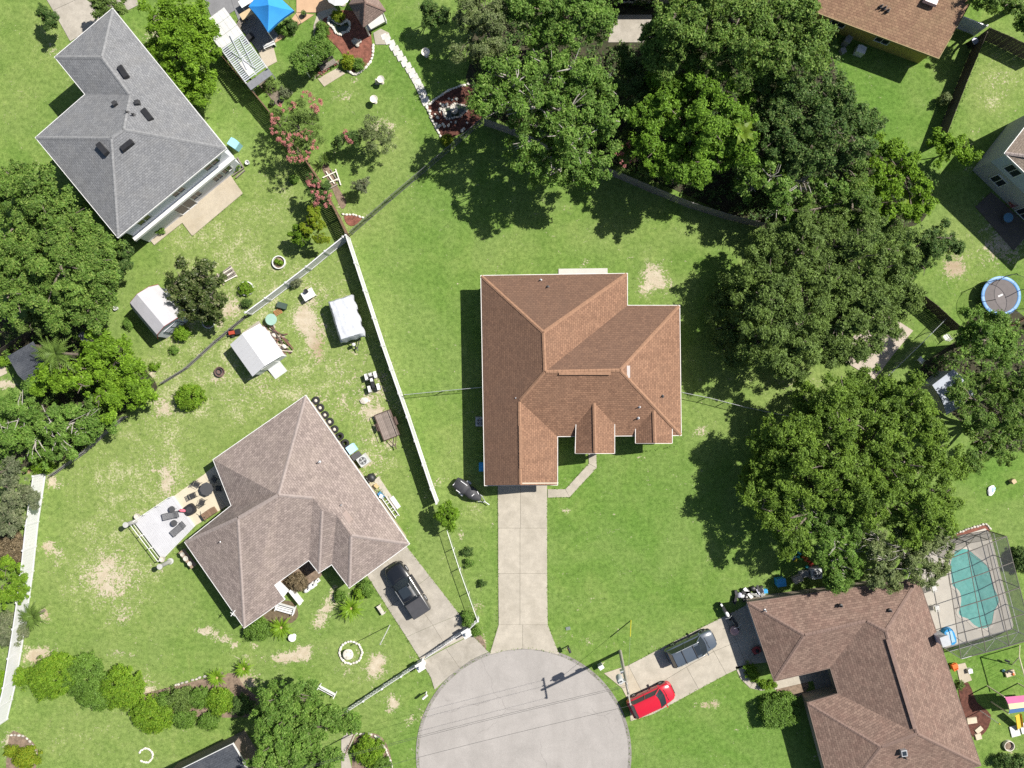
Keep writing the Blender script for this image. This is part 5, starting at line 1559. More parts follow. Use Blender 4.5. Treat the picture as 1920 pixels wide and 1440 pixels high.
# ---- the woods' floor: litter painted dark for shade, low undergrowth that nobody could count
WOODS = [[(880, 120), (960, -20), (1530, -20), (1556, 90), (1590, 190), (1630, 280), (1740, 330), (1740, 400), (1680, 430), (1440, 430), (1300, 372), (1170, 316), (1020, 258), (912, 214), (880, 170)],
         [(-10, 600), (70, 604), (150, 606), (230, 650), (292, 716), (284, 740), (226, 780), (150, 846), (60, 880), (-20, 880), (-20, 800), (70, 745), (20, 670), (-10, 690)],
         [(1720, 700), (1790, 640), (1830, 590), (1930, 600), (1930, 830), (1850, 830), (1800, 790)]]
SHADE_LITTER = mat('shade_dark_litter', (0.042, 0.038, 0.022), 0.95, .5, 2.2, 1.0, 10, dirt=(0.028, 0.045, 0.014), dirt_amt=.9)  # litter colour taken near black to carry the shade under the crowns
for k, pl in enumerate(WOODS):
    bed('woodland_floor', pl, SHADE_LITTER, .022)
    w = [tuple(P(*q))[:2] for q in pl]
    xs, ys = [q[0] for q in w], [q[1] for q in w]
    n = int((max(xs) - min(xs)) * (max(ys) - min(ys)) * 4.0)
    q = np.stack([RNG.uniform(min(xs), max(xs), n), RNG.uniform(min(ys), max(ys), n)], 1)
    ins = np.zeros(n, bool)
    j = len(w) - 1
    for i in range(len(w)):
        (xi, yi), (xj, yj) = w[i], w[j]
        ins ^= ((yi > q[:, 1]) != (yj > q[:, 1])) & (q[:, 0] < (xj - xi) * (q[:, 1] - yi) / (yj - yi + 1e-12) + xi)
        j = i
    q = q[ins]
    if k == 0:   # keep clear of the covered patio
        pc = P(1184, 54)
        q = q[~((np.abs(q[:, 0] - pc.x) < 2.4) & (np.abs(q[:, 1] - pc.y) < 1.9))]
    h = RNG.uniform(.1, 1.0, len(q)) ** 1.5 * 1.3
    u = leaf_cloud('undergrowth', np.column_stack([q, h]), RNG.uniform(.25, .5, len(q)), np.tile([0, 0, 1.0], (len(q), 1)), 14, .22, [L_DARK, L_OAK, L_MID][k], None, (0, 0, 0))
    u['kind'] = 'stuff'

# ragged grass creeping over the edges of paving and along fence feet
L_GRASS = leafmat('grass_blades', (0.125, 0.215, 0.042), 0.4, 0.2, patch=0.15)
ED = [[(933, 912), (934, 1171), (918, 1225)], [(1026, 935), (1027, 1171), (1049, 1226)], [(1118, 852), (1119, 877), (1068, 933), (1027, 933)], [(1103, 850), (1104, 869), (1060, 917), (1027, 917)],
      [(692, 1084), (762, 1194), (790, 1239), (808, 1270), (815, 1292)], [(766, 1030), (806, 1080), (862, 1152), (885, 1189), (914, 1220)], [(1178, 1247), (1262, 1203), (1358, 1155), (1400, 1134)],
      [(1182, 1352), (1226, 1338), (1310, 1292), (1362, 1264), (1400, 1246)], [(327, 398), (361, 443), (456, 363), (430, 324)], [(648, 445), (763, 785), (820, 946)], [(462, 590), (643, 447)], [(655, 437), (905, 223)],
      [(759, 742), (903, 728)], [(1282, 738), (1480, 783)], [(838, 998), (895, 1165)], [(646, 1340), (788, 1249)], [(66, 896), (42, 1080), (10, 1290)], [(404, 96), (540, 258), (647, 440)], [(458, 594), (300, 720)], [(1852, 66), (1775, 262)],
      [(902, 540), (905, 905)], [(1152, 856), (1270, 836)], [(573, 745), (765, 1020)], [(458, 1180), (350, 1022)], [(255, 980), (307, 1049)], [(700, 900), (745, 953)], [(1514, 1330), (1550, 1440)],
      [(982 + 199 * math.cos(a / 10), 1414 - 199 * math.sin(a / 10)) for a in range(-2, 34)]]
gp = []
for ln in ED:
    for a, b in zip(ln[:-1], ln[1:]):
        a, b = P(*a), P(*b)
        n = int((b - a).length * 6)
        t = RNG.random(n)
        gp.append(np.stack([a.x + (b.x - a.x) * t + RNG.normal(size=n) * .045, a.y + (b.y - a.y) * t + RNG.normal(size=n) * .045, np.full(n, .05)], 1))
gp = np.concatenate(gp)
o = leaf_cloud('edge_grass', gp, np.full(len(gp), .055) * (.6 + .9 * RNG.random(len(gp))), np.tile([0, 0, 1.0], (len(gp), 1)), 8, .06, L_GRASS, None, (0, 0, 0), flat=.8)
o['kind'] = 'stuff'
# ------------------------------------------------------------------ fences, gates, walls
WIRE = screenmat('chain_link_wire', (0.30, 0.31, 0.30), 0.16)
DARKRAIL = mat('dark_rail', (0.13, 0.13, 0.135), 0.5, 0.15, 3, metal=0.2)
WIRE_DARK = screenmat('dark_chain_link', (0.10, 0.105, 0.11), 0.42)


def along(pts, step):
    """Evenly spaced posts along a polyline (world points), corners kept."""
    res = []
    for a, b in zip(pts[:-1], pts[1:]):
        n = max(1, round((b - a).length / step))
        res += [a + (b - a) * (i / n) for i in range(n)]
    return res + [pts[-1]]


def run(name, label, pts, h, kind, step=2.4, m=None, group=None, both=True):
    """A fence along points measured at its top edge in the photo."""
    w = [P(x, y, h) for x, y in pts]
    for q in w:
        q.z = 0
    posts = along(w, step)
    root = thing(name, label, 'fence', posts[0], 0, group)
    o = posts[0]
    p0 = None
    for k, p in enumerate(posts):
        if kind in ('vinyl',):
            if p0 is None:
                p0 = MB().box((0, 0, h / 2 + .02), (0.13, 0.13, h + .04)).box((0, 0, h + .06), (0.17, 0.17, 0.05)).lathe((0, 0, h + .085), [(0.085, 0), (0.0, 0.07)], 4, rz=math.pi / 4).build('post', m or VINYL, root)
                continue
        elif kind == 'chain':
            if p0 is None:
                p0 = MB().tube([(0, 0, -.05), (0, 0, h + .03)], 0.035, 6).lathe((0, 0, h + .03), [(0.045, 0), (0.03, 0.05), (0, 0.06)], 6).build('post', m or STEEL, root)
                continue
        elif kind == 'board':
            if p0 is None:
                p0 = MB().box((0, 0, h / 2 - .03), (0.10, 0.10, h)).build('post', m or WOODGREY, root)
                continue
        elif kind == 'rail':
            if p0 is None:
                p0 = MB().box((0, 0, h / 2), (0.12, 0.12, h)).box((0, 0, h + .03), (0.16, 0.16, 0.05)).build('post', m or VINYL, root)
                continue
        share(p0, root, p - o, head(0, 0, (posts[min(k + 1, len(posts) - 1)] - posts[k - 1]).x, -(posts[min(k + 1, len(posts) - 1)] - posts[k - 1]).y))
    for a, b in zip(posts[:-1], posts[1:]):
        d = b - a
        L = d.length
        az = math.atan2(d.y, d.x)
        c = (a + b) / 2 - o
        if kind == 'vinyl':
            mb = MB().box((0, 0, h - 0.06), (L - .13, 0.09, 0.12)).box((0, 0, 0.14), (L - .13, 0.09, 0.14))
            n = max(3, int(L / 0.28))
            for i in range(n):
                mb.box((-L / 2 + .065 + (L - .13) * (i + .5) / n, 0, (h - .12 + .21) / 2), ((L - .13) / n - .006, 0.03, h - .33))
            pl = mb.build('panel', m or VINYL, root)
        elif kind == 'board':
            mb = MB().box((0, 0.04, h * .82), (L - .02, 0.04, 0.09)).box((0, 0.04, h * .25), (L - .02, 0.04, 0.09))
            n = max(3, int(L / 0.155))
            for i in range(n):
                mb.box((-L / 2 + L * (i + .5) / n, random.uniform(-.006, .006), h / 2 + random.uniform(-.02, .012)), (L / n - .014, 0.02, h - .04))
            pl = mb.build('board_panel', m or WOODGREY, root)
        elif kind == 'chain':
            pl = MB().tube([(-L / 2, 0, h), (L / 2, 0, h)], 0.026, 6).build('top_rail', m or STEEL, root)
            wm = MB().add([(-L / 2, 0, .03), (L / 2, 0, .03), (L / 2, 0, h - .02), (-L / 2, 0, h - .02)], [(0, 1, 2, 3)]).build('wire_mesh', WIRE_DARK if m is DARKRAIL else WIRE, root)
            wm.location, wm.rotation_euler = c, (0, 0, az)
            if m is DARKRAIL:
                br = MB().tube([(-L / 2, 0, .12), (L / 2, 0, .12)], 0.024, 6).build('bottom_rail', m, root)
                br.location, br.rotation_euler = c, (0, 0, az)
        elif kind == 'rail':
            mb = MB()
            for z in (0.2, h * .55, h - .06):
                mb.box((0, 0, z), (L - .12, 0.05, 0.12))
            n = max(3, int(L / 0.30))
            for i in range(n):
                mb.box((-L / 2 + .06 + (L - .12) * (i + .5) / n, 0, h / 2 + .03), (0.06, 0.03, h - .1))
            pl = mb.build('rail_panel', m or VINYL, root)
        pl.location, pl.rotation_euler = c, (0, 0, az)
    return root


WOODDARK = mat('dark_old_wood', (0.085, 0.070, 0.055), 0.9, 0.25, 2.2, 0.4, 25, rand=0.12)
WOODSILVER = mat('silvered_wood', (0.165, 0.16, 0.15), 0.9, 0.2, 2.2, 0.4, 25, rand=0.1)
run('vinyl_fence', 'long white privacy fence between the middle lawn and the sandy yard', [(648, 441), (716, 648), (763, 782), (808, 917), (818, 944)], 1.83, 'vinyl', 2.36)
run('vinyl_fence', 'white privacy fence running from the lawn corner down past the planter rings', [(643, 444), (609, 471), (574, 500), (535, 530), (497, 559), (460, 586)], 1.75, 'vinyl', 2.44)
run('vinyl_fence', 'tall white fence along the left edge beside the curved hedge', [(62, 893), (48, 985), (38, 1080), (24, 1180), (6, 1290), (-12, 1365)], 1.83, 'vinyl', 2.4)
run('chain_link_fence', 'dark coated chain-link fence along the upper edge of the middle lawn', [(655, 434), (733, 366), (820, 292), (905, 220)], 1.3, 'chain', 2.5, DARKRAIL)
run('chain_link_fence', 'low chain-link fence from the white fence to the left wall of the middle house', [(759, 740), (830, 733), (905, 726)], 1.15, 'chain', 2.6)
run('chain_link_fence', 'chain-link fence casting square shadows right of the middle house', [(1280, 736), (1330, 746), (1400, 764), (1482, 781)], 1.15, 'chain', 1.75)
run('chain_link_fence', 'white-topped chain-link fence beside the long driveway', [(838, 995), (862, 1070), (895, 1163)], 1.2, 'chain', 2.2, mat('white_pipe', (0.7, 0.7, 0.7), 0.5, 0.05))
run('chain_link_fence', 'chain-link fence in the shaded yard near the sandy patio', [(1662, 708), (1720, 652), (1778, 594)], 1.2, 'chain', 2.6)
run('board_fence', 'grey wooden fence half hidden under the tall trees behind the middle lawn', [(908, 222), (960, 240), (1010, 262), (1090, 296), (1160, 322), (1230, 352), (1300, 380), (1370, 402), (1434, 418)], 1.8, 'board', 2.4, WOODSILVER)
run('board_fence', 'brown wooden fence between the garden and the grey-roofed house lawn', [(404, 92), (470, 168), (540, 254), (592, 330), (630, 400), (647, 436)], 1.8, 'board', 2.4, WOODBROWN)
run('board_fence', 'dark wooden fence with a broad shadow beside the yellow house lawn', [(1852, 60), (1815, 150), (1772, 262)], 1.9, 'board', 2.4, WOODDARK)
run('board_fence', 'dark wooden fence crossing the top right corner', [(1858, 52), (1900, 70), (1960, 100)], 1.9, 'board', 2.4, WOODDARK)
run('vinyl_fence', 'short white fence between the yellow house and the dark wooden fence', [(1804, 30), (1850, 48)], 1.8, 'vinyl', 2.4)
run('board_fence', 'dark wooden fence behind the olive oak below the trampoline lawn', [(1716, 540), (1760, 574), (1806, 616)], 1.8, 'board', 2.4, WOODDARK)
run('board_fence', 'short brown fence at the right edge below the trampoline', [(1890, 616), (1935, 594)], 1.2, 'board', 2.4, WOODBROWN)
run('board_fence', 'low grey board fence from the green thicket to the white left fence', [(228, 782), (196, 808), (150, 850), (90, 892)], 1.0, 'board', 2.2, WOODSILVER)
run('board_fence', 'low weathered fence between the two white sheds', [(458, 592), (400, 640), (345, 690), (300, 718)], 0.8, 'board', 2.4, WOODSILVER)
run('board_fence', 'dark fence above the left edge path', [(-20, 668), (20, 640), (66, 610)], 1.8, 'board', 2.2, WOODDARK)
run('picket_fence', 'white rail fence between the round stone bed and the street', [(646, 1338), (716, 1292), (788, 1245)], 1.15, 'rail', 1.9)


def gate():
    a, b = P(796, 1236, 1.15), P(868, 1187, 1.15)
    a.z = b.z = 0
    d = b - a
    root = thing('driveway_gate', 'white rail gate closed across the left driveway', 'gate', a, math.atan2(d.y, d.x))
    L = d.length
    for i in range(2):
        x0, x1 = L * i / 2 + .03, L * (i + 1) / 2 - .03
        mb = MB()
        for z in (0.2, .62, 1.06):
            mb.box(((x0 + x1) / 2, 0, z), (x1 - x0, 0.05, 0.11))
        for x in (x0 + .04, x1 - .04):
            mb.box((x, 0, .63), (0.075, 0.06, 0.94))
        n = 8
        for k in range(n):
            mb.box((x0 + .1 + (x1 - x0 - .2) * (k + .5) / n, 0, .63), (0.05, 0.03, 0.8))
        mb.tube([(x0 + .08, 0.03, .25), (x1 - .08, 0.03, 1.02)], 0.025, 4)
        mb.build('gate_leaf', VINYL, root)
    MB().box((L / 2, 0.06, .8), (0.22, 0.05, 0.1)).build('latch', STEEL, root)


gate()
for px, py, lb in ((789, 1247, 'white gate column at the lawn end of the driveway gate'), (875, 1185, 'white gate column at the street-tree end of the driveway gate')):
    q = P(px, py, 0.8)
    r = thing('gate_column', lb, 'column', (q.x, q.y, 0), 0.55, 'gate columns')
    c = MB()
    for k in range(6):
        c.box((0, 0, 0.11 + .20 * k), (0.58 if k % 2 == 0 else 0.565, 0.58 if k % 2 == 0 else 0.565, 0.195))
    c.build('shaft', WHITE, r)
    MB().box((0, 0, 1.25), (0.74, 0.74, 0.10)).lathe((0, 0, 1.30), [(0.44, 0), (0.10, .12), (0.0, .12)], 4, rz=math.pi / 4).build('cap', WHITE, r)
    MB().lathe((0, 0, 1.40), [(0.06, 0), (0.10, .06), (0.16, .16), (0.12, .28), (0.0, .32)], 10).build('ball_finial', WHITE, r, smooth=60)
run('picket_fence', 'short white rail piece between the gate column and the driveway fence', [(880, 1180), (896, 1165)], 1.1, 'rail', 1.0)
# low white garden wall by the porch
a, b = P(543, 1108, .9), P(563, 1133, .9)
r = thing('garden_wall', 'short white wall reaching out from the porch cover', 'wall', ((a.x + b.x) / 2, (a.y + b.y) / 2, 0), math.atan2(b.y - a.y, b.x - a.x))
MB().box((0, 0, .42), ((b - a).length, 0.18, .84)).build('wall', WHITE, r)
MB().box((0, 0, .88), ((b - a).length + .08, 0.26, .08)).build('coping', WHITE, r)
# ------------------------------------------------------------------ vehicles
def car_paint(name, col):
    return mat(name, col, 0.28, 0.03, 1.0, spec=0.5, coat=0.8)


HEADL = mat('headlamp_glass', (0.55, 0.57, 0.58), 0.12, 0.05, 2, spec=0.7)
TAILL = mat('tail_lamp', (0.30, 0.01, 0.012), 0.2, 0.05, 2, spec=0.6)


def loft(sections, mats, mi_fn=None):
    """Skin over cross-sections (lists of equal length), closed round, capped."""
    mb = MB()
    n = len(sections[0])
    for s in sections:
        mb.v.extend([tuple(p) for p in s])
    for i in range(len(sections) - 1):
        for k in range(n):
            mb.f.append([i * n + k, (i + 1) * n + k, (i + 1) * n + (k + 1) % n, i * n + (k + 1) % n])
            mb.m.append(0)
    mb.f.append(list(range(n)))
    mb.m.append(0)
    b = (len(sections) - 1) * n
    mb.f.append(list(range(b, b + n))[::-1])
    mb.m.append(0)
    return mb


def sect(x, w, zt, zb=0.30, crown=0.04):
    """A body cross-section at x: half-width w, top zt, sill zb (counter-clockwise seen from the front)."""
    m = zb + (zt - zb) * 0.55
    return [(x, -w * 0.90, zb), (x, -w * 0.985, zb + .10), (x, -w, m), (x, -w * 0.965, zt - .07), (x, -w * 0.88, zt - .005), (x, -w * 0.45, zt + crown * .8), (x, 0, zt + crown),
            (x, w * 0.45, zt + crown * .8), (x, w * 0.88, zt - .005), (x, w * 0.965, zt - .07), (x, w, m), (x, w * 0.985, zb + .10), (x, w * 0.90, zb)]


def wheel(root, x, y, r, w=0.22):
    t = MB()
    prof = [(r * .62, -w / 2), (r * .94, -w / 2), (r, -w * .32), (r, w * .32), (r * .94, w / 2), (r * .62, w / 2)]
    n = 20
    for rr_, yy in prof:
        t.v.extend([(x + rr_ * math.cos(2 * math.pi * k / n), y + yy, r + rr_ * math.sin(2 * math.pi * k / n)) for k in range(n)])
    for i in range(len(prof)):
        j = (i + 1) % len(prof)
        for k in range(n):
            t.f.append([i * n + k, i * n + (k + 1) % n, j * n + (k + 1) % n, j * n + k])
            t.m.append(0)
    wh = t.build('wheel', RUBBER, root, smooth=50)
    rm = MB()
    s = 1 if y > 0 else -1
    yy = y + s * w * .36
    ring_ = [(x + r * .62 * math.cos(2 * math.pi * k / n), yy, r + r * .62 * math.sin(2 * math.pi * k / n)) for k in range(n)]
    rm.add(ring_ + [(x, yy - s * .05, r)], [(k, (k + 1) % n, n) if s < 0 else ((k + 1) % n, k, n) for k in range(n)])
    for k in range(5):
        a = 2 * math.pi * k / 5
        rm.tube([(x, yy, r), (x + r * .58 * math.cos(a), yy + s * .01, r + r * .58 * math.sin(a))], 0.035, 4)
    rm.build('rim', STEEL, wh)


def car(name, label, cat, cx, cy, rz, L, W, Ht, paint, kind, wheel_r=0.34):
    root = thing(name, label, cat, (cx, cy, 0.055), rz)
    h = W / 2
    f, r = L / 2, -L / 2
    if kind == 'pickup':
        hull = [(f, .62, .66), (f - .06, .78, .84), (f - .35, .94, .98), (f - 1.3, .985, 1.06), (f - 1.75, 1, 1.10), (r + 1.62, 1, 1.12), (r + .2, 1, 1.14), (r + .03, .97, 1.12), (r, .95, 1.02)]
        cab = dict(x0=f - 1.50, x1=f - 2.20, x2=r + 1.95, x3=r + 1.62, zb=1.08)
    elif kind == 'suv':
        hull = [(f, .60, .60), (f - .07, .78, .80), (f - .35, .93, .93), (f - 1.0, .98, 1.01), (f - 1.3, 1, 1.04), (r + .9, 1, 1.06), (r + .15, .96, 1.06), (r + .04, .92, 1.0), (r, .90, .84)]
        cab = dict(x0=f - 1.02, x1=f - 1.72, x2=r + .42, x3=r + .10, zb=1.02)
    else:   # rounded hatch
        hull = [(f, .55, .56), (f - .08, .74, .74), (f - .30, .90, .86), (f - .75, .97, .96), (f - 1.05, 1, 1.0), (r + .8, 1, 1.03), (r + .18, .95, 1.02), (r + .05, .90, .96), (r, .86, .80)]
        cab = dict(x0=f - .92, x1=f - 1.62, x2=r + .50, x3=r + .14, zb=0.99)
    secs = [sect(x, h * k, z) for x, k, z in hull]
    loft(secs, None).build('body', paint, root, smooth=40)
    # greenhouse: glass all round, then a roof panel and pillars over it
    x0, x1, x2, x3, zb = cab['x0'], cab['x1'], cab['x2'], cab['x3'], cab['zb']
    wb, wt = h * .90, h * .72
    zt = Ht - .06

    def loop(xf, xr, w, z, bow):
        return [(xf - bow, -w, z), (xf, -w * .5, z), (xf + bow * .4, 0, z), (xf, w * .5, z), (xf - bow, w, z), ((xf + xr) / 2, w, z), (xr, w, z), (xr - .02, 0, z), (xr, -w, z), ((xf + xr) / 2, -w, z)]
    lo, up = loop(x0, x3, wb, zb - .05, .14), loop(x1, x2, wt, zt, .10)
    g = MB()
    n = len(lo)
    g.v = lo + up
    idx = lambda ks: [[k, (k + 1) % n, n + (k + 1) % n, n + k] for k in ks]
    for nm, ks in (('windscreen', (0, 1, 2, 3)), ('side_window', (4, 5)), ('rear_window', (6, 7)), ('side_window', (8, 9))):
        q = MB()
        for a in idx(ks):
            u = [g.v[j] for j in a]
            for p in u:
                if p not in q.v:
                    q.v.append(p)
            q.f.append([q.v.index(p) for p in u])
            q.m.append(0)
        q.build(nm, GLASS, root, smooth=50)
    rf = MB()
    o1 = [(x * 1 + 0, y * 1.03, z - .015) for x, y, z in up]
    o2 = [(x + (-.05 if i < 5 else .05), y * .93, z + .045) for i, (x, y, z) in enumerate(up)]
    rf.v = o1 + o2 + [((x1 + x2) / 2, 0, zt + .085)]
    rf.f = [[k, (k + 1) % n, n + (k + 1) % n, n + k] for k in range(n)] + [[n + k, n + (k + 1) % n, 2 * n] for k in range(n)]
    rf.m = [0] * len(rf.f)
    rf.build('roof', paint, root, smooth=40)
    pl = MB()
    for i in (0, 4, 6, 8, 5, 9):
        a, b = Vector(lo[i]), Vector(up[i])
        a.y *= 1.012
        b.y *= 1.012
        pl.tube([a, b], 0.045 if i in (0, 4, 6, 8) else 0.03, 4)
    pl.build('pillars', paint, root)
    for s in (-1, 1):
        for wx in (f - L * .19, r + L * .20):
            wheel(root, wx, s * (h - .10), wheel_r)
        MB().box((f - .26, s * h * .68, .70), (0.26, 0.26, 0.14), -s * .75, 0, .8).build('headlight', HEADL, root)
        MB().box((r + .10, s * h * .76, .86), (0.12, 0.18, 0.28), s * .3).build('taillight', TAILL, root)
        MB().box((x0 - .22, s * (h + .12), 1.03), (0.12, 0.24, 0.15), 0, 0, .85).build('mirror', paint, root)
        MB().box((0, s * (h * .985), .60), (0.03, 0.035, 0.6)).build('door_seam', BLACK, root)
    for s, e in ((1, f), (-1, r)):
        bp = [(e - s * .42, h * .985), (e - s * .20, h * .92), (e - s * .03, h * .70), (e + s * .05, h * .35)]
        bp = bp + [(x, -y) for x, y in bp[::-1]]
        MB().prism(bp, .34, .60, inset=.03).build('bumper', BLACK if kind != 'hatch' else paint, root, smooth=40)
    MB().box((f - .01, 0, .64), (0.06, W * .42, 0.13)).build('grille', BLACK, root)
    MB().box((x0 + .12, -h * .32, zb + .035), (0.03, .62, 0.02), .12).box((x0 + .12, h * .22, zb + .035), (0.03, .62, 0.02), .12).build('wiper', BLACK, root)
    return root, h, zt


# black pickup with a flat bed cover, nose to the garage
pk = P(763, 1106, 0.9)
rz = head(793, 1149, 733.7, 1056.5)
pr, h, zt = car('pickup_truck', 'black pickup truck with a flat bed cover in the left driveway', 'pickup truck', pk.x, pk.y, rz, 5.35, 1.92, 1.82, car_paint('black_paint', (0.008, 0.009, 0.011)), 'pickup', .39)
MB().box((-5.35 / 2 + .80, 0, 1.185), (1.52, 1.70, 0.05), 0, 0, .985).build('bed_cover', mat('vinyl_bed_cover', (0.045, 0.045, 0.05), 0.6, 0.15, 3), pr)
MB().box((.05, 0, zt + .085), (0.95, 0.95, 0.012)).build('sunroof', GLASS, pr)
for s in (-1, 1):
    MB().box((-.1, s * .99, .42), (2.1, 0.14, 0.06)).build('side_step', DARKMETAL, pr)
    MB().tube([(.62, s * .70, zt + .07), (-.85, s * .70, zt + .07)], 0.018, 5).build('roof_rail', STEEL, pr)
# grey estate with roof rails and a sunroof
sv = P(1297, 1216, 0.9)
rz = head(1262, 1238, 1342, 1200)
sr, h, zt = car('parked_car', 'slate-grey sport utility with roof bars in the lower right driveway', 'car', sv.x, sv.y, rz, 4.75, 1.84, 1.74, car_paint('slate_paint', (0.060, 0.075, 0.095)), 'suv', .36)
MB().box((.35, 0, zt + .088), (0.62, 0.88, 0.012)).build('sunroof', GLASS, sr)
for s in (-1, 1):
    MB().tube([(.75, s * .66, zt + .04), (.6, s * .66, zt + .11), (-1.5, s * .66, zt + .11), (-1.65, s * .66, zt + .04)], 0.022, 5).build('roof_rail', STEEL, sr)
for x in (.1, -1.0):
    MB().box((x, 0, zt + .12), (0.06, 1.34, 0.03)).build('cross_bar', DARKMETAL, sr)
# red hatchback half on the street
rd_ = P(1222, 1313, 0.9)
rz = head(1184, 1332, 1261, 1296)
car('parked_car', 'bright red hatchback parked across the driveway mouth at the street', 'car', rd_.x, rd_.y, rz, 4.45, 1.80, 1.66, car_paint('red_paint', (0.42, 0.008, 0.022)), 'hatch', .34)


def quad_bike():
    p = P(698, 716, .6)
    r = thing('quad_bike', 'white and black quad bike beside the long white fence', 'quad bike', (p.x, p.y, 0), head(702, 733, 694, 703))
    wp = mat('white_plastic', (0.62, 0.62, 0.60), 0.4, 0.05, 2)
    for x in (.58, -.58):
        for s in (-1, 1):
            wheel(r, x, s * .42, .29, .26)
            b = MB().box((x, s * .42, .66), (.62, .30, .06), 0, 0, .86).box((x + .26 * (1 if x > 0 else -1), s * .42, .55), (.08, .28, .2))
            b.build('fender', wp, r)
    MB().box((0, 0, .52), (1.25, .34, .30), 0, 0, .75).build('frame', BLACK, r)
    MB().box((-.28, 0, .80), (.62, .30, .14), 0, 0, .85).build('seat', BLACK, r)
    MB().box((.18, 0, .82), (.36, .26, .16), 0, 0, .7).build('tank', wp, r)
    MB().box((.70, 0, .70), (.36, .34, .12), 0, 0, .75).build('hood', wp, r)
    MB().tube([(.30, -.40, .98), (.40, -.12, 1.0), (.40, .12, 1.0), (.30, .40, .98)], 0.022, 6).build('handlebar', BLACK, r)
    for x in (.80, -.78):
        k = MB()
        for i in range(5):
            k.tube([(x - .18, -.28 + .14 * i, .77), (x + .18, -.28 + .14 * i, .77)], 0.012, 4)
        k.tube([(x + .18, -.30, .77), (x + .18, .30, .77)], 0.016, 4).tube([(x - .18, -.30, .77), (x - .18, .30, .77)], 0.016, 4)
        k.build('rack', BLACK, r)


quad_bike()


def trailer():
    p = P(726, 797, .5)
    rz = head(718, 776, 734, 818)
    r = thing('utility_trailer', 'small utility trailer with a plank deck and brown rails by the white fence', 'trailer', (p.x, p.y, 0), rz)
    L, W = 2.5, 1.5
    rust = mat('rusty_frame', (0.085, 0.055, 0.045), 0.8, 0.3, 5)
    m0 = None
    for i in range(10):
        y = -W / 2 + .07 + (W - .14) * i / 9
        if m0 is None:
            m0 = MB().box((0, 0, 0), (L - .06, (W - .14) / 9 - .012, .045)).build('plank', mat('deck_plank', (0.19, 0.155, 0.135), 0.9, 0.22, 2.5, 0.3, 20, rand=.18), r)
            m0.location = (0, y, .50)
        else:
            share(m0, r, (0, y, .50))
    f = MB()
    for s in (-1, 1):
        f.box((0, s * W / 2, .46), (L, .06, .12)).box((s * L / 2, 0, .46), (.06, W + .06, .12))
    f.build('frame', rust, r)
    for s in (-1, 1):
        q = MB().tube([(-L / 2, s * (W / 2), .5), (-L / 2, s * (W / 2), .86), (L / 2, s * (W / 2), .86), (L / 2, s * (W / 2), .5)], 0.028, 5)
        for x in (-.6, .6):
            q.tube([(x, s * (W / 2), .5), (x, s * (W / 2), .86)], 0.022, 5)
        q.build('side_rail', rust, r)
        wheel(r, -.1, s * (W / 2 + .16), .28, .18)
        MB().box((-.1, s * (W / 2 + .16), .62), (.78, .24, .05), 0, 0, .9).build('mudguard', rust, r)
    MB().tube([(L / 2, -.4, .44), (L / 2 + .9, 0, .44)], 0.035, 5).tube([(L / 2, .4, .44), (L / 2 + .9, 0, .44)], 0.035, 5).tube([(L / 2 + .8, 0, .44), (L / 2 + 1.15, 0, .44)], 0.045, 6).tube([(L / 2 + .7, .05, .05), (L / 2 + .7, .05, .7)], 0.03, 6).build('tongue', rust, r)
    MB().box((-L / 2 - .02, 0, .78), (.05, W, .06)).box((-L / 2 - .02, 0, .56), (.05, W, .05)).build('tailgate', rust, r)


trailer()


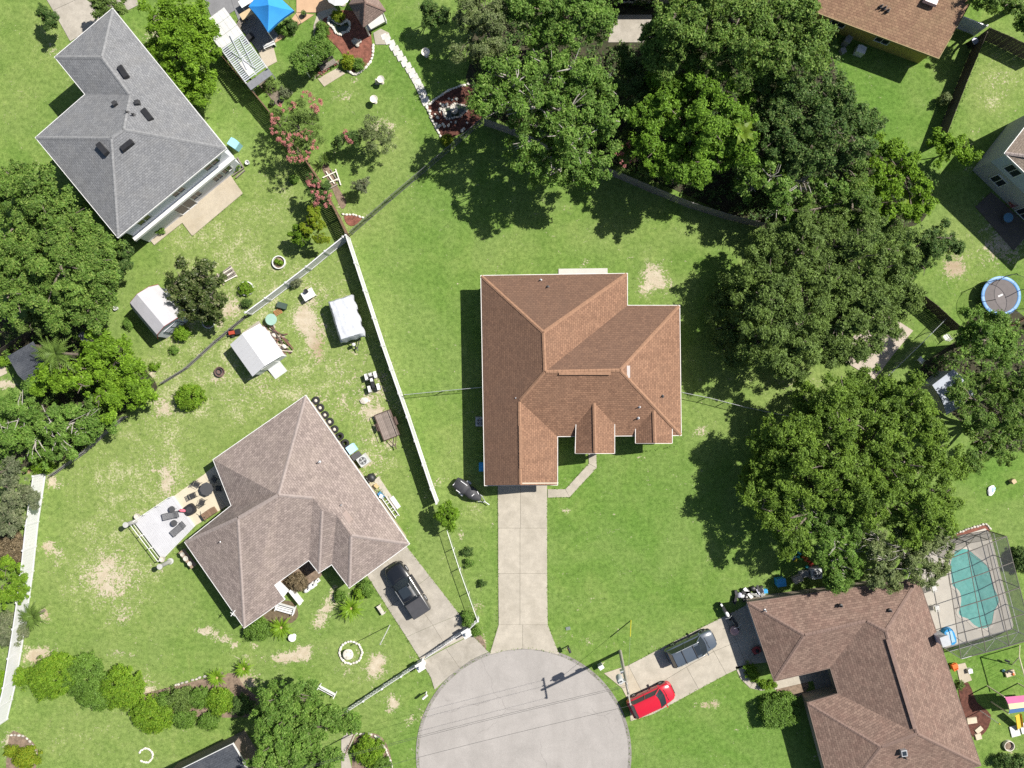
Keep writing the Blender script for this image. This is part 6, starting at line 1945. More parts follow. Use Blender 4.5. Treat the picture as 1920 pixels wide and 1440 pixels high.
def camper():
    """Pop-up camper under a white tarpaulin."""
    c = P(648, 597, 1.5)
    rz = head(636, 555, 662, 640)
    r = thing('covered_camper', 'boxy camper trailer wrapped in a wrinkled white tarpaulin', 'camper trailer', (c.x, c.y, 0), rz)
    L, W, h = 4.15, 2.35, 1.95
    tarp = mat('white_tarp', (0.43, 0.445, 0.475), 0.5, 0.12, 1.6, 1.0, 2.2, dirt=(0.45, 0.46, 0.49), dirt_amt=0.5)
    rng = random.Random(4)
    nx, ny = 26, 16
    mb = MB()
    vs = []
    for i in range(nx + 1):
        for j in range(ny + 1):
            u, v = i / nx * 2 - 1, j / ny * 2 - 1
            ex, ey = max(0, abs(u) - .86) / .14, max(0, abs(v) - .80) / .20
            x, y = u * L / 2 * (1 if abs(u) < .86 else 1), v * W / 2
            if ex > 0:
                x = math.copysign(L / 2 * .90 + .14 * math.sin(ex * 1.5), u)
            if ey > 0:
                y = math.copysign(W / 2 * .90 + .12 * math.sin(ey * 1.5), v)
            z = h - .10 * (v * v) - .05 * u * u
            z -= max(ex, ey) ** .8 * 1.05
            z += (.012 * math.sin(v * 9 + u * 3.5 + 1.5 * math.sin(u * 5)) + .012 * math.sin(v * 17 - u * 4 + 2 * math.sin(u * 3))) * (1 - .6 * max(ex, ey)) + rng.uniform(-.02, .02)
            x += rng.uniform(-.02, .02) + (.05 * math.sin(v * 8) if ex > .5 else 0)
            y += rng.uniform(-.02, .02) + (.06 * math.sin(u * 11) if ey > .5 else 0)
            vs.append((x, y, z))
    mb.add(vs, [(i * (ny + 1) + j, (i + 1) * (ny + 1) + j, (i + 1) * (ny + 1) + j + 1, i * (ny + 1) + j + 1) for i in range(nx) for j in range(ny)])
    mb.build('tarpaulin', tarp, r, smooth=35)
    MB().box((0, 0, .75), (L * .88, W * .86, .75)).build('body', WHITE, r)
    for s in (-1, 1):
        wheel(r, -.2, s * (W / 2 - .25), .3, .2)
    MB().tube([(L / 2 - .1, -.5, .45), (L / 2 + .8, 0, .45)], 0.04, 5).tube([(L / 2 - .1, .5, .45), (L / 2 + .8, 0, .45)], 0.04, 5).tube([(L / 2 + .6, 0, .45), (L / 2 + 1.0, 0, .45)], 0.05, 6).tube([(L / 2 + .65, 0, .05), (L / 2 + .65, 0, .6)], .035, 6).build('tongue', DARKMETAL, r)
    MB().lathe((L / 2 + .34, -.16, .48), [(.0, 0), (.15, .03), (.16, .34), (.10, .42), (0, .45)], 12).build('gas_bottle', WHITE, r, smooth=50)
    for k in range(2):
        MB().box((-.5 + 1.3 * k, W / 2 - .02, .95), (.55, .04, .14)).build('side_opening', BLACK, r)


camper()


def jet_ski():
    c = P(878, 921, .8)
    rz = head(856, 908, 908, 944)
    r = thing('covered_watercraft', 'personal watercraft on a trailer under a black cover by the garage', 'watercraft', (c.x, c.y, 0), rz)
    cov = mat('black_cover', (0.040, 0.040, 0.044), 0.6, 0.2, 2.0, 0.5, 5)
    secs = []
    for x, w, z in ((-1.55, .34, .75), (-1.5, .50, .86), (-1.1, .60, 1.00), (-.55, .62, 1.12), (-.35, .62, 1.10), (-.15, .50, .98), (.05, .56, 1.05), (.35, .58, 1.08), (.75, .50, .98), (1.1, .36, .86), (1.4, .14, .74)):
        secs.append([(x, -w * .9, .45), (x, -w, .62), (x, -w * .85, z - .12), (x, -w * .35, z), (x, w * .35, z), (x, w * .85, z - .12), (x, w, .62), (x, w * .9, .45)])
    loft(secs, None).build('cover', cov, r, smooth=50)
    st = mat('pale_stripe', (0.6, 0.6, 0.6), 0.5, 0.05)
    for x, y, z, l, a in ((-.75, .42, 1.055, .75, -.02), (-.75, -.52, .985, .5, -.02), (.55, .0, 1.062, .3, 1.35), (.82, .40, .885, .3, -.5), (-1.46, -.2, .86, .3, 1.4)):
        MB().box((x, y, z), (l, .06, .03), a).build('strap', st, r)
    f = MB().box((0, -.3, .36), (2.8, .07, .08)).box((0, .3, .36), (2.8, .07, .08)).box((-.4, 0, .30), (.07, 1.3, .07)).tube([(1.3, -.3, .36), (1.95, 0, .36)], .035, 5).tube([(1.3, .3, .36), (1.95, 0, .36)], .035, 5).tube([(1.8, 0, .36), (2.35, 0, .36)], .045, 6).tube([(1.75, .05, .05), (1.75, .05, .7)], .03, 6)
    f.build('trailer_frame', STEEL, r)
    for s in (-1, 1):
        wheel(r, -.4, s * .66, .24, .16)
        MB().box((-.4, s * .66, .52), (.5, .2, .04), 0, 0, .9).build('mudguard', STEEL, r)


jet_ski()


def utility_pole():
    b, t = P(1163, 1221, 0), P(1179, 1304, 9.0)
    r = thing('utility_pole', 'tall wooden utility pole beside the street, leaning over the red car', 'utility pole', b)
    d = t - b
    MB().tube([(0, 0, -.3), d * .5, d], [.16, .13, .105], 10).build('pole', mat('pole_wood', (0.30, 0.275, 0.245), 0.9, 0.15, 3, 0.4, 20), r, smooth=60)
    a = math.radians(100)
    ax = Vector((math.cos(a), math.sin(a), 0))
    MB().box((d.x * .955, d.y * .955, d.z * .955), (2.0, .10, .12), a).build('crossarm', mat('pole_wood', (0, 0, 0)), r)
    for s in (-.85, .3, .85):
        MB().lathe(tuple(d * .955 + ax * s + Vector((0, 0, .06))), [(.05, 0), (.07, .05), (.05, .1), (.07, .15), (0, .2)], 8).build('insulator', mat('porcelain', (0.35, 0.33, 0.30), 0.3, 0.1), r)
    q = d * .72
    n = Vector((-.55, .20, 0))
    tr = MB().lathe(tuple(q + n - Vector((0, 0, .5))), [(.0, 0), (.27, .02), (.28, .9), (.22, .98), (0, 1.02)], 14).tube([q + n + Vector((.1, .05, .45)), q + n + Vector((.12, .06, .75))], .06, 8).tube([q + n + Vector((-.1, -.05, .45)), q + n + Vector((-.12, -.06, .75))], .06, 8).box(tuple(q + n * .45), (.3, .1, .5), .3)
    tr.build('transformer', mat('transformer_grey', (0.36, 0.37, 0.37), 0.5, 0.1), r, smooth=40)
    MB().box(tuple(d * .5 + Vector((-.22, .05, 0))), (.3, .22, .45), .3).build('junction_box', STEEL, r)
    MB().tube([d * .28 + Vector((-.16, .06, 0)), d * .62 + Vector((-.12, .05, 0))], .04, 6).build('riser_pipe', STEEL, r)
    # wires run off to the lower left, held by the pole
    for sd, z in ((-.85, .975), (.85, .975), (0, .80)):
        p0 = d * z + ax * sd + Vector((0, 0, .2))
        p1 = p0 + Vector((-45, -12.2, .2))
        pts = [p0.lerp(p1, i / 14) - Vector((0, 0, 1.1 * math.sin(math.pi * i / 14))) for i in range(15)]
        MB().tube(pts, .012, 4).build('wire', mat('wire', (0.06, 0.06, 0.06), 0.6, 0.1), r)
    # guy wire with a yellow guard at its foot
    g = P(1183, 1163, 0) - b
    e = d * .88
    MB().tube([g, e], .012, 4).build('guy_wire', STEEL, r)
    MB().tube([g + (e - g) * .0, g + (e - g) * .26], .05, 6).build('guy_guard', mat('yellow_guard', (0.40, 0.38, 0.04), 0.5, 0.05), r)


utility_pole()
# ------------------------------------------------------------------ sheds, yard structures and small things
def shed_gambrel():
    c = P(294, 584, 2.0)
    rz = head(272, 562, 316, 614)
    r = thing('garden_shed', 'barn-roofed white shed beside the dark glossy-leaved tree', 'shed', (c.x, c.y, 0), rz)
    L, w = 3.5, 1.55
    wall = [(-w * .94, 0), (w * .94, 0), (w * .94, 1.85), (w * .68, 2.55), (0, 2.95), (-w * .68, 2.55), (-w * .94, 1.85)]
    mb = MB().add([(x, y, z) for x in (-L / 2, L / 2) for y, z in wall], [list(range(7)), list(range(7, 14))[::-1]] + [(k, 7 + k, 7 + (k + 1) % 7, (k + 1) % 7) for k in range(7)])
    mb.build('wall', W_WHITE, r)
    roofm = mat('pale_roofing', (0.36, 0.355, 0.37), 0.75, 0.06, 1.6, 0.2, 25)
    prof = [(-w * 1.04, 1.78), (-w * .72, 2.66), (0, 3.08), (w * .72, 2.66), (w * 1.04, 1.78)]
    for i in range(4):
        (y0, z0), (y1, z1) = prof[i], prof[i + 1]
        MB().add([(x, y, z + dz) for dz in (0, .05) for x, y, z in ((-L / 2 - .12, y0, z0), (L / 2 + .12, y0, z0), (L / 2 + .12, y1, z1), (-L / 2 - .12, y1, z1))],
                 [(3, 2, 1, 0), (4, 5, 6, 7), (0, 1, 5, 4), (2, 3, 7, 6), (1, 2, 6, 5), (3, 0, 4, 7)]).build('roof_slope', roofm, r)
    trim = mat('maroon_trim', (0.17, 0.035, 0.03), 0.7, 0.1)
    for x in (-L / 2 - .13, L / 2 + .13):
        MB().tube([(x, y, z) for y, z in prof], .045, 4).build('trim', trim, r)
    d = MB().box((L / 2 + .02, 0, .95), (.05, 1.5, 1.8))
    d.build('door', W_WHITE, r)
    q = MB()
    for y in (-.74, 0, .74):
        q.box((L / 2 + .055, y, .95), (.03, .05, 1.8))
    for z in (.06, .95, 1.83):
        q.box((L / 2 + .055, 0, z), (.028, 1.5, .05))
    q.build('door_trim', DARKMETAL, r)
    MB().box((-L / 2 - .45, -.3, .05), (.8, 1.6, .10)).build('step', CONC_GREY, r)


shed_gambrel()


def shed_gable():
    c = P(478, 656, 2.2)
    rz = head(455, 626, 499, 688)
    r = thing('garden_shed', 'white shed with a plain white gable roof, a ramp and a scrap heap beside it', 'shed', (c.x, c.y, 0), rz)
    L, w = 3.35, 1.62
    wall = [(-w * .92, 0), (w * .92, 0), (w * .92, 1.9), (0, 2.45), (-w * .92, 1.9)]
    MB().add([(x, y, z) for x in (-L / 2, L / 2) for y, z in wall], [list(range(5)), list(range(5, 10))[::-1]] + [(k, 5 + k, 5 + (k + 1) % 5, (k + 1) % 5) for k in range(5)]).build('wall', W_WHITE, r)
    rf = mat('white_metal_roof', (0.50, 0.50, 0.505), 0.5, 0.03, 1.5, dirt=(0.55, 0.54, 0.5), dirt_amt=0.15)
    for s in (-1, 1):
        mb = MB()
        y0, z0, y1, z1 = s * w * 1.03, 1.84, 0, 2.50
        mb.add([(x, y, z + dz) for dz in (0, .04) for x, y, z in ((-L / 2 - .10, y0, z0), (L / 2 + .10, y0, z0), (L / 2 + .10, y1, z1), (-L / 2 - .10, y1, z1))],
               [(3, 2, 1, 0), (4, 5, 6, 7), (0, 1, 5, 4), (2, 3, 7, 6), (1, 2, 6, 5), (3, 0, 4, 7)])
        for k in range(8):
            x = -L / 2 + L * (k + .5) / 8
            mb.tube([(x, y0, z0 + .05), (x, y1, z1 + .05)], .026, 4)
        mb.build('roof_slope', rf, r)
    MB().box((L / 2 + .03, 0, .95), (.05, 1.4, 1.75)).build('door', WHITE, r)
    MB().add([(L / 2 + .04, -.6, .25), (L / 2 + 1.15, -.6, .03), (L / 2 + 1.15, .75, .03), (L / 2 + .04, .75, .25), (L / 2 + .04, -.6, .18), (L / 2 + 1.15, -.6, 0), (L / 2 + 1.15, .75, 0), (L / 2 + .04, .75, .18)],
             [(0, 1, 2, 3), (7, 6, 5, 4), (0, 4, 5, 1), (1, 5, 6, 2), (2, 6, 7, 3)]).build('ramp', mat('painted_ramp', (0.42, 0.44, 0.43), 0.7, 0.06), r)
    MB().box((-L / 2 - .5, .35, .06), (.7, 1.9, .12)).build('step', CONC_GREY, r)
    # lumber and scrap stacked against the wall
    q = P(519, 637, .3)
    s = thing('scrap_heap', 'heap of broken boards and branches beside the white gable shed', 'scrap heap', (q.x, q.y, 0), rz)
    wd = [mat('scrap_red_brown', (0.14, 0.07, 0.055), 0.9, .3), mat('scrap_pale', (0.36, 0.31, 0.25), 0.9, .2), mat('scrap_dark', (0.06, 0.045, 0.04), 0.9, .3)]
    rng = random.Random(3)
    for i in range(46):
        a = rng.gauss(.2, .55)
        x, y = rng.uniform(-1.5, 1.3), rng.uniform(-.6, .75)
        L_ = rng.uniform(.5, 1.5)
        z = .08 + .30 * rng.random()
        b = MB().box((0, 0, 0), (L_, rng.uniform(.05, .13), rng.uniform(.03, .06))).build('board', wd[i % 3], s)
        b.location, b.rotation_euler = (x, y, z), (rng.uniform(-.2, .2), rng.uniform(-.15, .15), a)
    for x, y in ((-1.0, -.25), (-.5, .05), (.9, .2)):
        MB().blob((x, y, .25), (.26, .2, .22), 9, 6, .15, seed=int(x * 9)).build('sack', STONE, s, smooth=180)


shed_gable()


def gable_block(name, label, cat, corners, eave, ridge_h, m_roof, m_wall, inset=.2):
    """A small building from four eave corners in the photo; ridge runs from edge 3-0 to edge 1-2."""
    w = [P(x, y, eave) for x, y in corners]
    c = sum(w, Vector()) / 4
    r = thing(name, label, cat, (c.x, c.y, 0))
    MB().prism(offset(ccw([tuple(q)[:2] for q in w]), -inset), 0, eave - .04).build('wall', m_wall, r, world=True)
    a, b = (w[3] + w[0]) / 2, (w[1] + w[2]) / 2
    a.z = b.z = ridge_h
    for vs in ((w[0], w[1], b, a), (w[3], a, b, w[2])):
        n = (vs[1] - vs[0]).cross(vs[2] - vs[0])
        vs = vs if n.z > 0 else vs[::-1]
        MB().add(list(vs) + [v - Vector((0, 0, .05)) for v in vs], [(0, 1, 2, 3), (7, 6, 5, 4), (0, 4, 5, 1), (1, 5, 6, 2), (2, 6, 7, 3), (3, 7, 4, 0)]).build('roof_slope', m_roof, r, world=True, uv=True)
    return r


gable_block('old_shed', 'old dark grey shed half covered by the feathery palm at left', 'shed', [(14, 668), (62, 640), (118, 712), (70, 738)], 2.3, 2.9, SH_DARK, mat('dark_board_wall', (0.10, 0.08, 0.065), 0.9, .2))
gable_block('small_shed', 'small dark metal roof deep in the thicket right of the old shed', 'shed', [(146, 628), (156, 621), (178, 648), (170, 658)], 2.0, 2.15, mat('dark_metal_roof', (0.10, 0.10, 0.115), 0.5, .15, 3), WOODGREY, .1)
gable_block('metal_shed', 'shed with a blue-grey metal roof speckled by tree shade at right', 'shed', [(1748, 722), (1788, 692), (1830, 745), (1775, 778)], 2.4, 2.8, mat('blue_grey_metal', (0.30, 0.33, 0.38), 0.5, .08, 2), W_GREY, .1)


def slat_shelter():
    """Open-sided shelter roofed with corrugated sheets, part of it bare slats."""
    c = P(440, 85, 2.4)
    rz = head(386, 32, 472, 150)
    r = thing('garden_shelter', 'long shelter with pale sheets and bare slats for a roof beside the wooden fence', 'shelter', (c.x, c.y, 0), rz)
    L, W, h = 6.6, 2.35, 2.35
    pale = mat('pale_sheet', (0.46, 0.46, 0.45), 0.5, .07, 1.2, dirt=(0.4, 0.38, .34), dirt_amt=.3)
    grey = mat('grey_slat', (0.36, 0.38, 0.41), 0.6, .1, 2, rand=.15)
    post = None
    for x in (-L / 2, 0, L / 2):
        for y in (-W / 2, W / 2):
            if post is None:
                post = MB().box((0, 0, h / 2), (.1, .1, h)).build('post', WHITE, r)
                post.location = (x, y, 0)
            else:
                share(post, r, (x, y, 0))
    MB().box((0, -W / 2, h), (L, .08, .14)).box((0, W / 2, h), (L, .08, .14)).box((0, 0, h + .02), (L, .08, .12)).build('beam', WHITE, r)
    for x, w_ in ((-L / 2 + .45, .9), (-L / 2 + 1.45, 1.05), (-L / 2 + 2.45, .9)):
        mb = MB()
        for k in range(10):
            y = -W / 2 - .08 + (W + .16) * (k + .5) / 10
            mb.box((x, y, h + .10 + .012 * (k % 2)), (w_, (W + .16) / 10, .025))
        mb.build('roof_sheet', pale, r)
    sl = None
    for k in range(19):
        x = -L / 2 + 3.0 + 3.5 * k / 18
        if sl is None:
            sl = MB().box((0, 0, 0), (.105, W + .1, .03)).build('slat', grey, r)
            sl.location = (x, 0, h + .12)
        else:
            share(sl, r, (x, 0, h + .12))
    MB().box((L / 2 - .95, -.30, h + .17), (1.5, .62, .03)).build('roof_panel', pale, r)
    for y0, y1, x0, x1 in ((.75, .25, -.2, 2.6), (.2, -.4, -.9, 2.5), (-.55, .3, .4, 2.9)):
        MB().tube([(x0, y0, h + .22), (x1, y1, h + .22)], .045, 4).build('loose_batten', grey, r)
    MB().box((L / 2 + .28, 0, h - .32), (.72, W + .1, .04), 0).build('end_flap', mat('grey_cloth', (0.16, 0.165, 0.18), 0.7, .15, 2), r)


slat_shelter()


def canopy():
    hs = 2.3
    cs = [(466, 12), (496, -38), (551, 20), (502, 60)]
    w = [P(x, y, hs) for x, y in cs]
    c = sum(w, Vector()) / 4
    r = thing('canopy_tent', 'bright blue pop-up canopy tent at the top edge', 'canopy', (c.x, c.y, 0))
    top = Vector((P(504, 10, 3.2).x, P(504, 10, 3.2).y, 3.25))
    m = mat('blue_canvas', (0.030, 0.235, 0.60), 0.6, .07, 1.5)
    mb = MB()
    n = 8
    rim = []
    for i in range(4):
        a, b = w[i], w[(i + 1) % 4]
        for k in range(n):
            t = k / n
            q = a.lerp(b, t)
            q = q + (c - q) * .07 * math.sin(math.pi * t)
            rim.append(Vector((q.x, q.y, hs - .0)))
    rim = rim if sum(rim[i].x * rim[(i + 1) % 32].y - rim[(i + 1) % 32].x * rim[i].y for i in range(32)) > 0 else rim[::-1]
    mid = [q.lerp(top, .5) - Vector((0, 0, .10)) for q in rim]
    low = [Vector((q.x, q.y, hs - .25)) for q in rim]
    N_ = len(rim)
    mb.add(low + rim + mid + [top], [(i, (i + 1) % N_, N_ + (i + 1) % N_, N_ + i) for i in range(N_)] + [(N_ + i, N_ + (i + 1) % N_, 2 * N_ + (i + 1) % N_, 2 * N_ + i) for i in range(N_)] + [(2 * N_ + i, 2 * N_ + (i + 1) % N_, 3 * N_) for i in range(N_)])
    mb.build('canvas', m, r, world=True, smooth=24)
    for q in w:
        MB().tube([(q.x, q.y, 0), (q.x, q.y, hs)], .03, 6).build('leg', STEEL, r, world=True)


canopy()


def gazebo():
    hs = 2.4
    cs = [(654, 8), (680, -46), (724, 20), (681, 52)]
    w = [P(x, y, hs) for x, y in cs]
    c = sum(w, Vector()) / 4
    r = thing('gazebo', 'square gazebo with a brown shingle pyramid roof and pale floor', 'gazebo', (c.x, c.y, 0))
    top = P(684, 4, 3.7)
    mb = MB()
    o = ccw([tuple(q)[:2] for q in w])
    w3 = [Vector((x, y, hs)) for x, y in o]
    for i in range(4):
        MB().add([w3[i], w3[(i + 1) % 4], top, w3[i] - Vector((0, 0, .06)), w3[(i + 1) % 4] - Vector((0, 0, .06))], [(0, 1, 2), (0, 3, 4, 1)]).build('roof_slope', SH_BROWN if False else SH_GAZ, r, world=True, uv=True)
    for i in range(4):
        V = {0: w3[i], 1: top}
        ridge_caps(r, [(0, 1)], V, CAP_BROWN, w=.2)
    ins = offset(o, -.3)
    for x, y in ins:
        MB().box((x, y, hs / 2), (.12, .12, hs)).build('post', WHITE, r, world=True)
    MB().prism(offset(ccw([tuple(P(*q))[:2] for q in ((668, 18), (694, -30), (726, 40), (690, 60))]), 0), 0, .16).build('floor', mat('pale_deck', (0.46, 0.45, 0.42), 0.8, .06), r, world=True)


SH_GAZ = shingle('gazebo_shingles', (0.215, 0.160, 0.135), (0.160, 0.118, 0.100), (0.11, 0.08, 0.07), 0.3, 0.17, 0.2)
gazebo()
slabs('garden_terrace', [[(556, -10), (600, -10), (628, 14), (596, 24), (556, 24)], [(510, 84), (556, 24), (590, 28), (560, 48), (528, 74)]], mat('tan_terrace', (0.40, 0.265, 0.165), 0.85, .08, 1.5), .06)
slabs('shaded_patio', [[(372, -30), (425, -30), (440, 20), (402, 46)], [(425, -30), (490, -30), (500, 35), (455, 58), (440, 20)], [(455, 58), (500, 35), (528, 74), (484, 96)]], mat('dark_patio', (0.16, 0.16, 0.165), 0.85, .12, 1.2), .05)
slabs('shelter_apron', [[(484, 96), (512, 84), (520, 116), (498, 128)]], CONC_WARM, .055)
slabs('garden_path', [[(596, 24), (626, 12), (634, 20), (606, 36)], [(596, 24), (606, 36), (602, 54), (588, 48)], [(588, 48), (602, 54), (600, 76), (588, 76)]], CONC, .055)
slabs('bench_pad', [[(596, 148), (632, 128), (648, 138), (608, 163)]], CONC_WARM, .055)
slabs('gazebo_step', [[(700, 62), (714, 54), (730, 62), (732, 84), (704, 84)]], CONC, .055)


def stones_along(name, label, cat, pts, step, size, m, hgt=.14, closed=False, group=None, seed=1):
    """A line of edging stones, each a piece of its own."""
    w = [Vector((*tuple(P(*p))[:2], 0)) for p in pts]
    if closed:
        w.append(w[0])
    r = thing(name, label, cat, w[0], 0, group)
    ps = along(w, step)
    if closed:
        ps = ps[:-1]
    rng = random.Random(seed)
    vars_ = [MB().blob((0, 0, 0), (size * .55, size * .38, hgt * .6), 7, 5, .16, seed=seed + k).build('stone', m, r, smooth=180) for k in range(3)]
    for i, p in enumerate(ps):
        q = ps[(i + 1) % len(ps)] - ps[i - 1] if closed or 0 < i < len(ps) - 1 else (ps[min(i + 1, len(ps) - 1)] - ps[max(0, i - 1)])
        az = math.atan2(q.y, q.x) + rng.uniform(-.15, .15)
        loc = p - w[0] + Vector((rng.uniform(-.03, .03), rng.uniform(-.03, .03), hgt * .4))
        s = rng.uniform(.85, 1.12)
        if i < 3:
            vars_[i].location, vars_[i].rotation_euler, vars_[i].scale = loc, (0, 0, az), (s, s, s)
        else:
            share(vars_[rng.randrange(3)], r, loc, az, scale=s)
    return r


def circle_px(cx, cy, r, n=24, a0=0, a1=360):
    return [(cx + r * math.cos(math.radians(a0 + (a1 - a0) * i / n)), cy + r * math.sin(math.radians(a0 + (a1 - a0) * i / n))) for i in range(n + (0 if a1 - a0 == 360 else 1))]


PALE = mat('bleached_stone', (0.56, 0.53, 0.46), 0.9, .14, 4, .4, 20, rand=.12)
stones_along('stone_edging', 'pale stone edging round the red mulch bed', 'edging', smooth_line([(700, 86), (699, 104), (690, 122), (676, 134), (666, 140), (654, 134)], 3), .32, .36, PALE, seed=3)
stones_along('stone_edging', 'pale stone edging along the lawn side of the fountain bed', 'edging', [(800, 202), (808, 220), (820, 244), (832, 266)], .32, .36, PALE, seed=5)
stones_along('stone_edging', 'pale stone edging along the shaded upper side of the fountain bed', 'edging', smooth_line([(800, 200), (822, 182), (850, 166), (878, 158)], 3), .32, .34, PALE, seed=6)
stones_along('stone_edging', 'short stone edging round the corner bed by the dark chain-link fence', 'edging', [(644, 402), (662, 402), (680, 408)], .3, .34, PALE, seed=7)
stones_along('stone_ring', 'ring of pale stones round the small stone table on the front lawn', 'stone ring', circle_px(658, 1223, 21), .36, .34, PALE, .18, True, seed=8)
stones_along('stone_ring', 'broken ring of pale stones with red flowers on the lower lawn', 'stone ring', circle_px(274, 1416, 13, 20, -150, 130), .28, .28, PALE, .14, seed=9)
stones_along('stone_edging', 'curved pale edging round the lower left corner planting', 'edging', smooth_line([(22, 1378), (44, 1380), (62, 1396), (68, 1412)], 3), .3, .3, STONE, seed=10)
stones_along('stone_edging', 'curved edging of the island shrub bed by the street', 'edging', smooth_line([(668, 1376), (696, 1376), (716, 1392), (730, 1420), (738, 1450)], 3), .3, .3, STONE, seed=11)
stones_along('stone_edging', 'low stone border of the curved shrub bed', 'edging', smooth_line([(330, 1284), (350, 1278), (384, 1268)], 3), .45, .32, STONE, seed=12)
stones_along('stone_edging', 'edging stones along the screened cage bed', 'edging', [(1783, 1003), (1820, 990), (1848, 982), (1856, 990)], .3, .3, STONE, seed=13)


def stepping_stones():
    r = thing('stepping_stone_path', 'zigzag path of square pale pavers from the gazebo to the fountain bed', 'path', P(722, 80))
    o = r.location.copy()
    cl = smooth_line([(722, 68), (738, 88), (752, 108), (768, 130), (780, 150), (790, 170), (799, 192)], 4)
    w = [Vector((*tuple(P(*p))[:2], 0)) for p in cl]
    ps = along(w, .40)
    pm = mat('pale_paver', (0.46, 0.45, 0.42), 0.9, .1, 2, .2, 30, rand=.08)
    p0 = None
    az0 = math.radians(22)
    for i, p in enumerate(ps):
        d = (ps[min(i + 1, len(ps) - 1)] - ps[max(i - 1, 0)]).normalized()
        off = Vector((-d.y, d.x, 0)) * (.10 if i % 2 else -.10)
        loc = p + off - o + Vector((0, 0, .03 + .004 * (i % 3)))
        if p0 is None:
            p0 = MB().prism([(-.27, -.27), (.27, -.27), (.27, .27), (-.27, .27)], 0, .045, inset=.008).build('paver', pm, r)
            p0.location, p0.rotation_euler = loc, (0, 0, az0)
        else:
            share(p0, r, loc, az0 + random.uniform(-.06, .06))


stepping_stones()


def pond():
    pts = smooth_line([(618, 34), (624, 38), (630, 42), (640, 46), (650, 40), (656, 46), (654, 58), (644, 62), (640, 66), (630, 62), (624, 52), (616, 44)], 3, True)
    w = ccw([tuple(P(*p))[:2] for p in pts])
    c = P(636, 50)
    r = thing('garden_pond', 'small dark garden pond rimmed with white stones beside the gazebo', 'pond', (c.x, c.y, 0))
    MB().prism(w, 0.02, .075).build('water', mat('dark_water', (0.022, 0.035, 0.018), 0.08, .3, 1.5, spec=.6), r, world=True)
    ps = along([Vector((*p, 0)) for p in w] + [Vector((*w[0], 0))], .26)[:-1]
    s0 = None
    for i, p in enumerate(ps):
        if s0 is None:
            s0 = MB().blob((0, 0, 0), (.17, .12, .09), 7, 5, .18, seed=2).build('stone', PALE, r, smooth=180)
            s0.location = p - r.location + Vector((0, 0, .10))
        else:
            s = random.uniform(.7, 1.2)
            share(s0, r, p - r.location + Vector((0, 0, .10)), random.uniform(0, 6.28), scale=s)
    return r


pond()
q = P(667, 78, .3)
r = thing('rock_waterfall', 'little heap of pale rocks in the red mulch below the gazebo', 'rock heap', (q.x, q.y, 0))
for i, (x, y, s) in enumerate(((0, 0, .34), (.3, .12, .24), (-.28, .1, .22), (.1, -.28, .2), (.12, .05, .2), (-.1, .3, .18))):
    MB().blob((x, y, .12 + (.22 if i == 4 else 0)), (s, s * .8, s * .7), 8, 6, .2, seed=i).build('rock', STONE, r, smooth=180)


def fountain():
    c = P(852, 207, .3)
    r = thing('rock_fountain', 'round stone-rimmed pond with a fountain in the dark mulch bed', 'fountain', (c.x, c.y, 0))
    pts = [(c.x + (1.0 + .22 * math.sin(2 * a + .6) + .10 * math.sin(5 * a)) * .95 * math.cos(a), c.y + (1.0 + .22 * math.sin(2 * a + .6) + .10 * math.sin(5 * a)) * .72 * math.sin(a)) for a in [2 * math.pi * i / 28 for i in range(28)]]
    MB().prism(pts, .03, .085).build('water', mat('dark_water', (0, 0, 0)), r, world=True)
    s0 = None
    for i, p in enumerate(along([Vector((*p, 0)) for p in pts] + [Vector((*pts[0], 0))], .25)[:-1]):
        loc = p - r.location + Vector((0, 0, .11))
        if s0 is None:
            s0 = MB().blob((0, 0, 0), (.16, .11, .10), 7, 5, .2, seed=5).build('stone', STONE, r, smooth=180)
            s0.location = loc
        else:
            share(s0, r, loc, random.uniform(0, 6.28), scale=random.uniform(.7, 1.25))
    MB().lathe((0, 0, .08), [(.30, 0), (.26, .18), (.12, .22), (.10, .5), (.34, .58), (.36, .66), (.30, .63), (.08, .60), (.05, .9), (.16, .96), (0, .93)], 14).build('fountain_bowl', STONE, r, smooth=50)


fountain()
rng = random.Random(8)
r0 = None
SP = [(826, 196), (831, 199), (838, 197), (842, 186), (848, 188), (855, 186), (857, 187), (806, 210), (809, 219), (816, 215), (821, 221), (825, 211), (826, 206), (819, 233), (823, 238), (825, 236), (831, 234), (834, 238), (846, 230), (855, 230), (836, 214), (833, 208), (876, 231), (867, 246), (870, 243), (841, 236)]
heap = thing('scattered_rocks', 'white rocks scattered over the dark mulch round the fountain', 'rocks', P(830, 212))
for i, (x, y) in enumerate(SP):
    p = P(x, y) - heap.location
    s = rng.uniform(.7, 1.5)
    if r0 is None:
        r0 = MB().blob((0, 0, 0), (.14, .11, .11), 7, 5, .2, seed=4).build('rock', PALE, heap, smooth=180)
        r0.location = p + Vector((0, 0, .10))
    else:
        share(r0, heap, p + Vector((0, 0, .10)), rng.uniform(0, 6), scale=s)


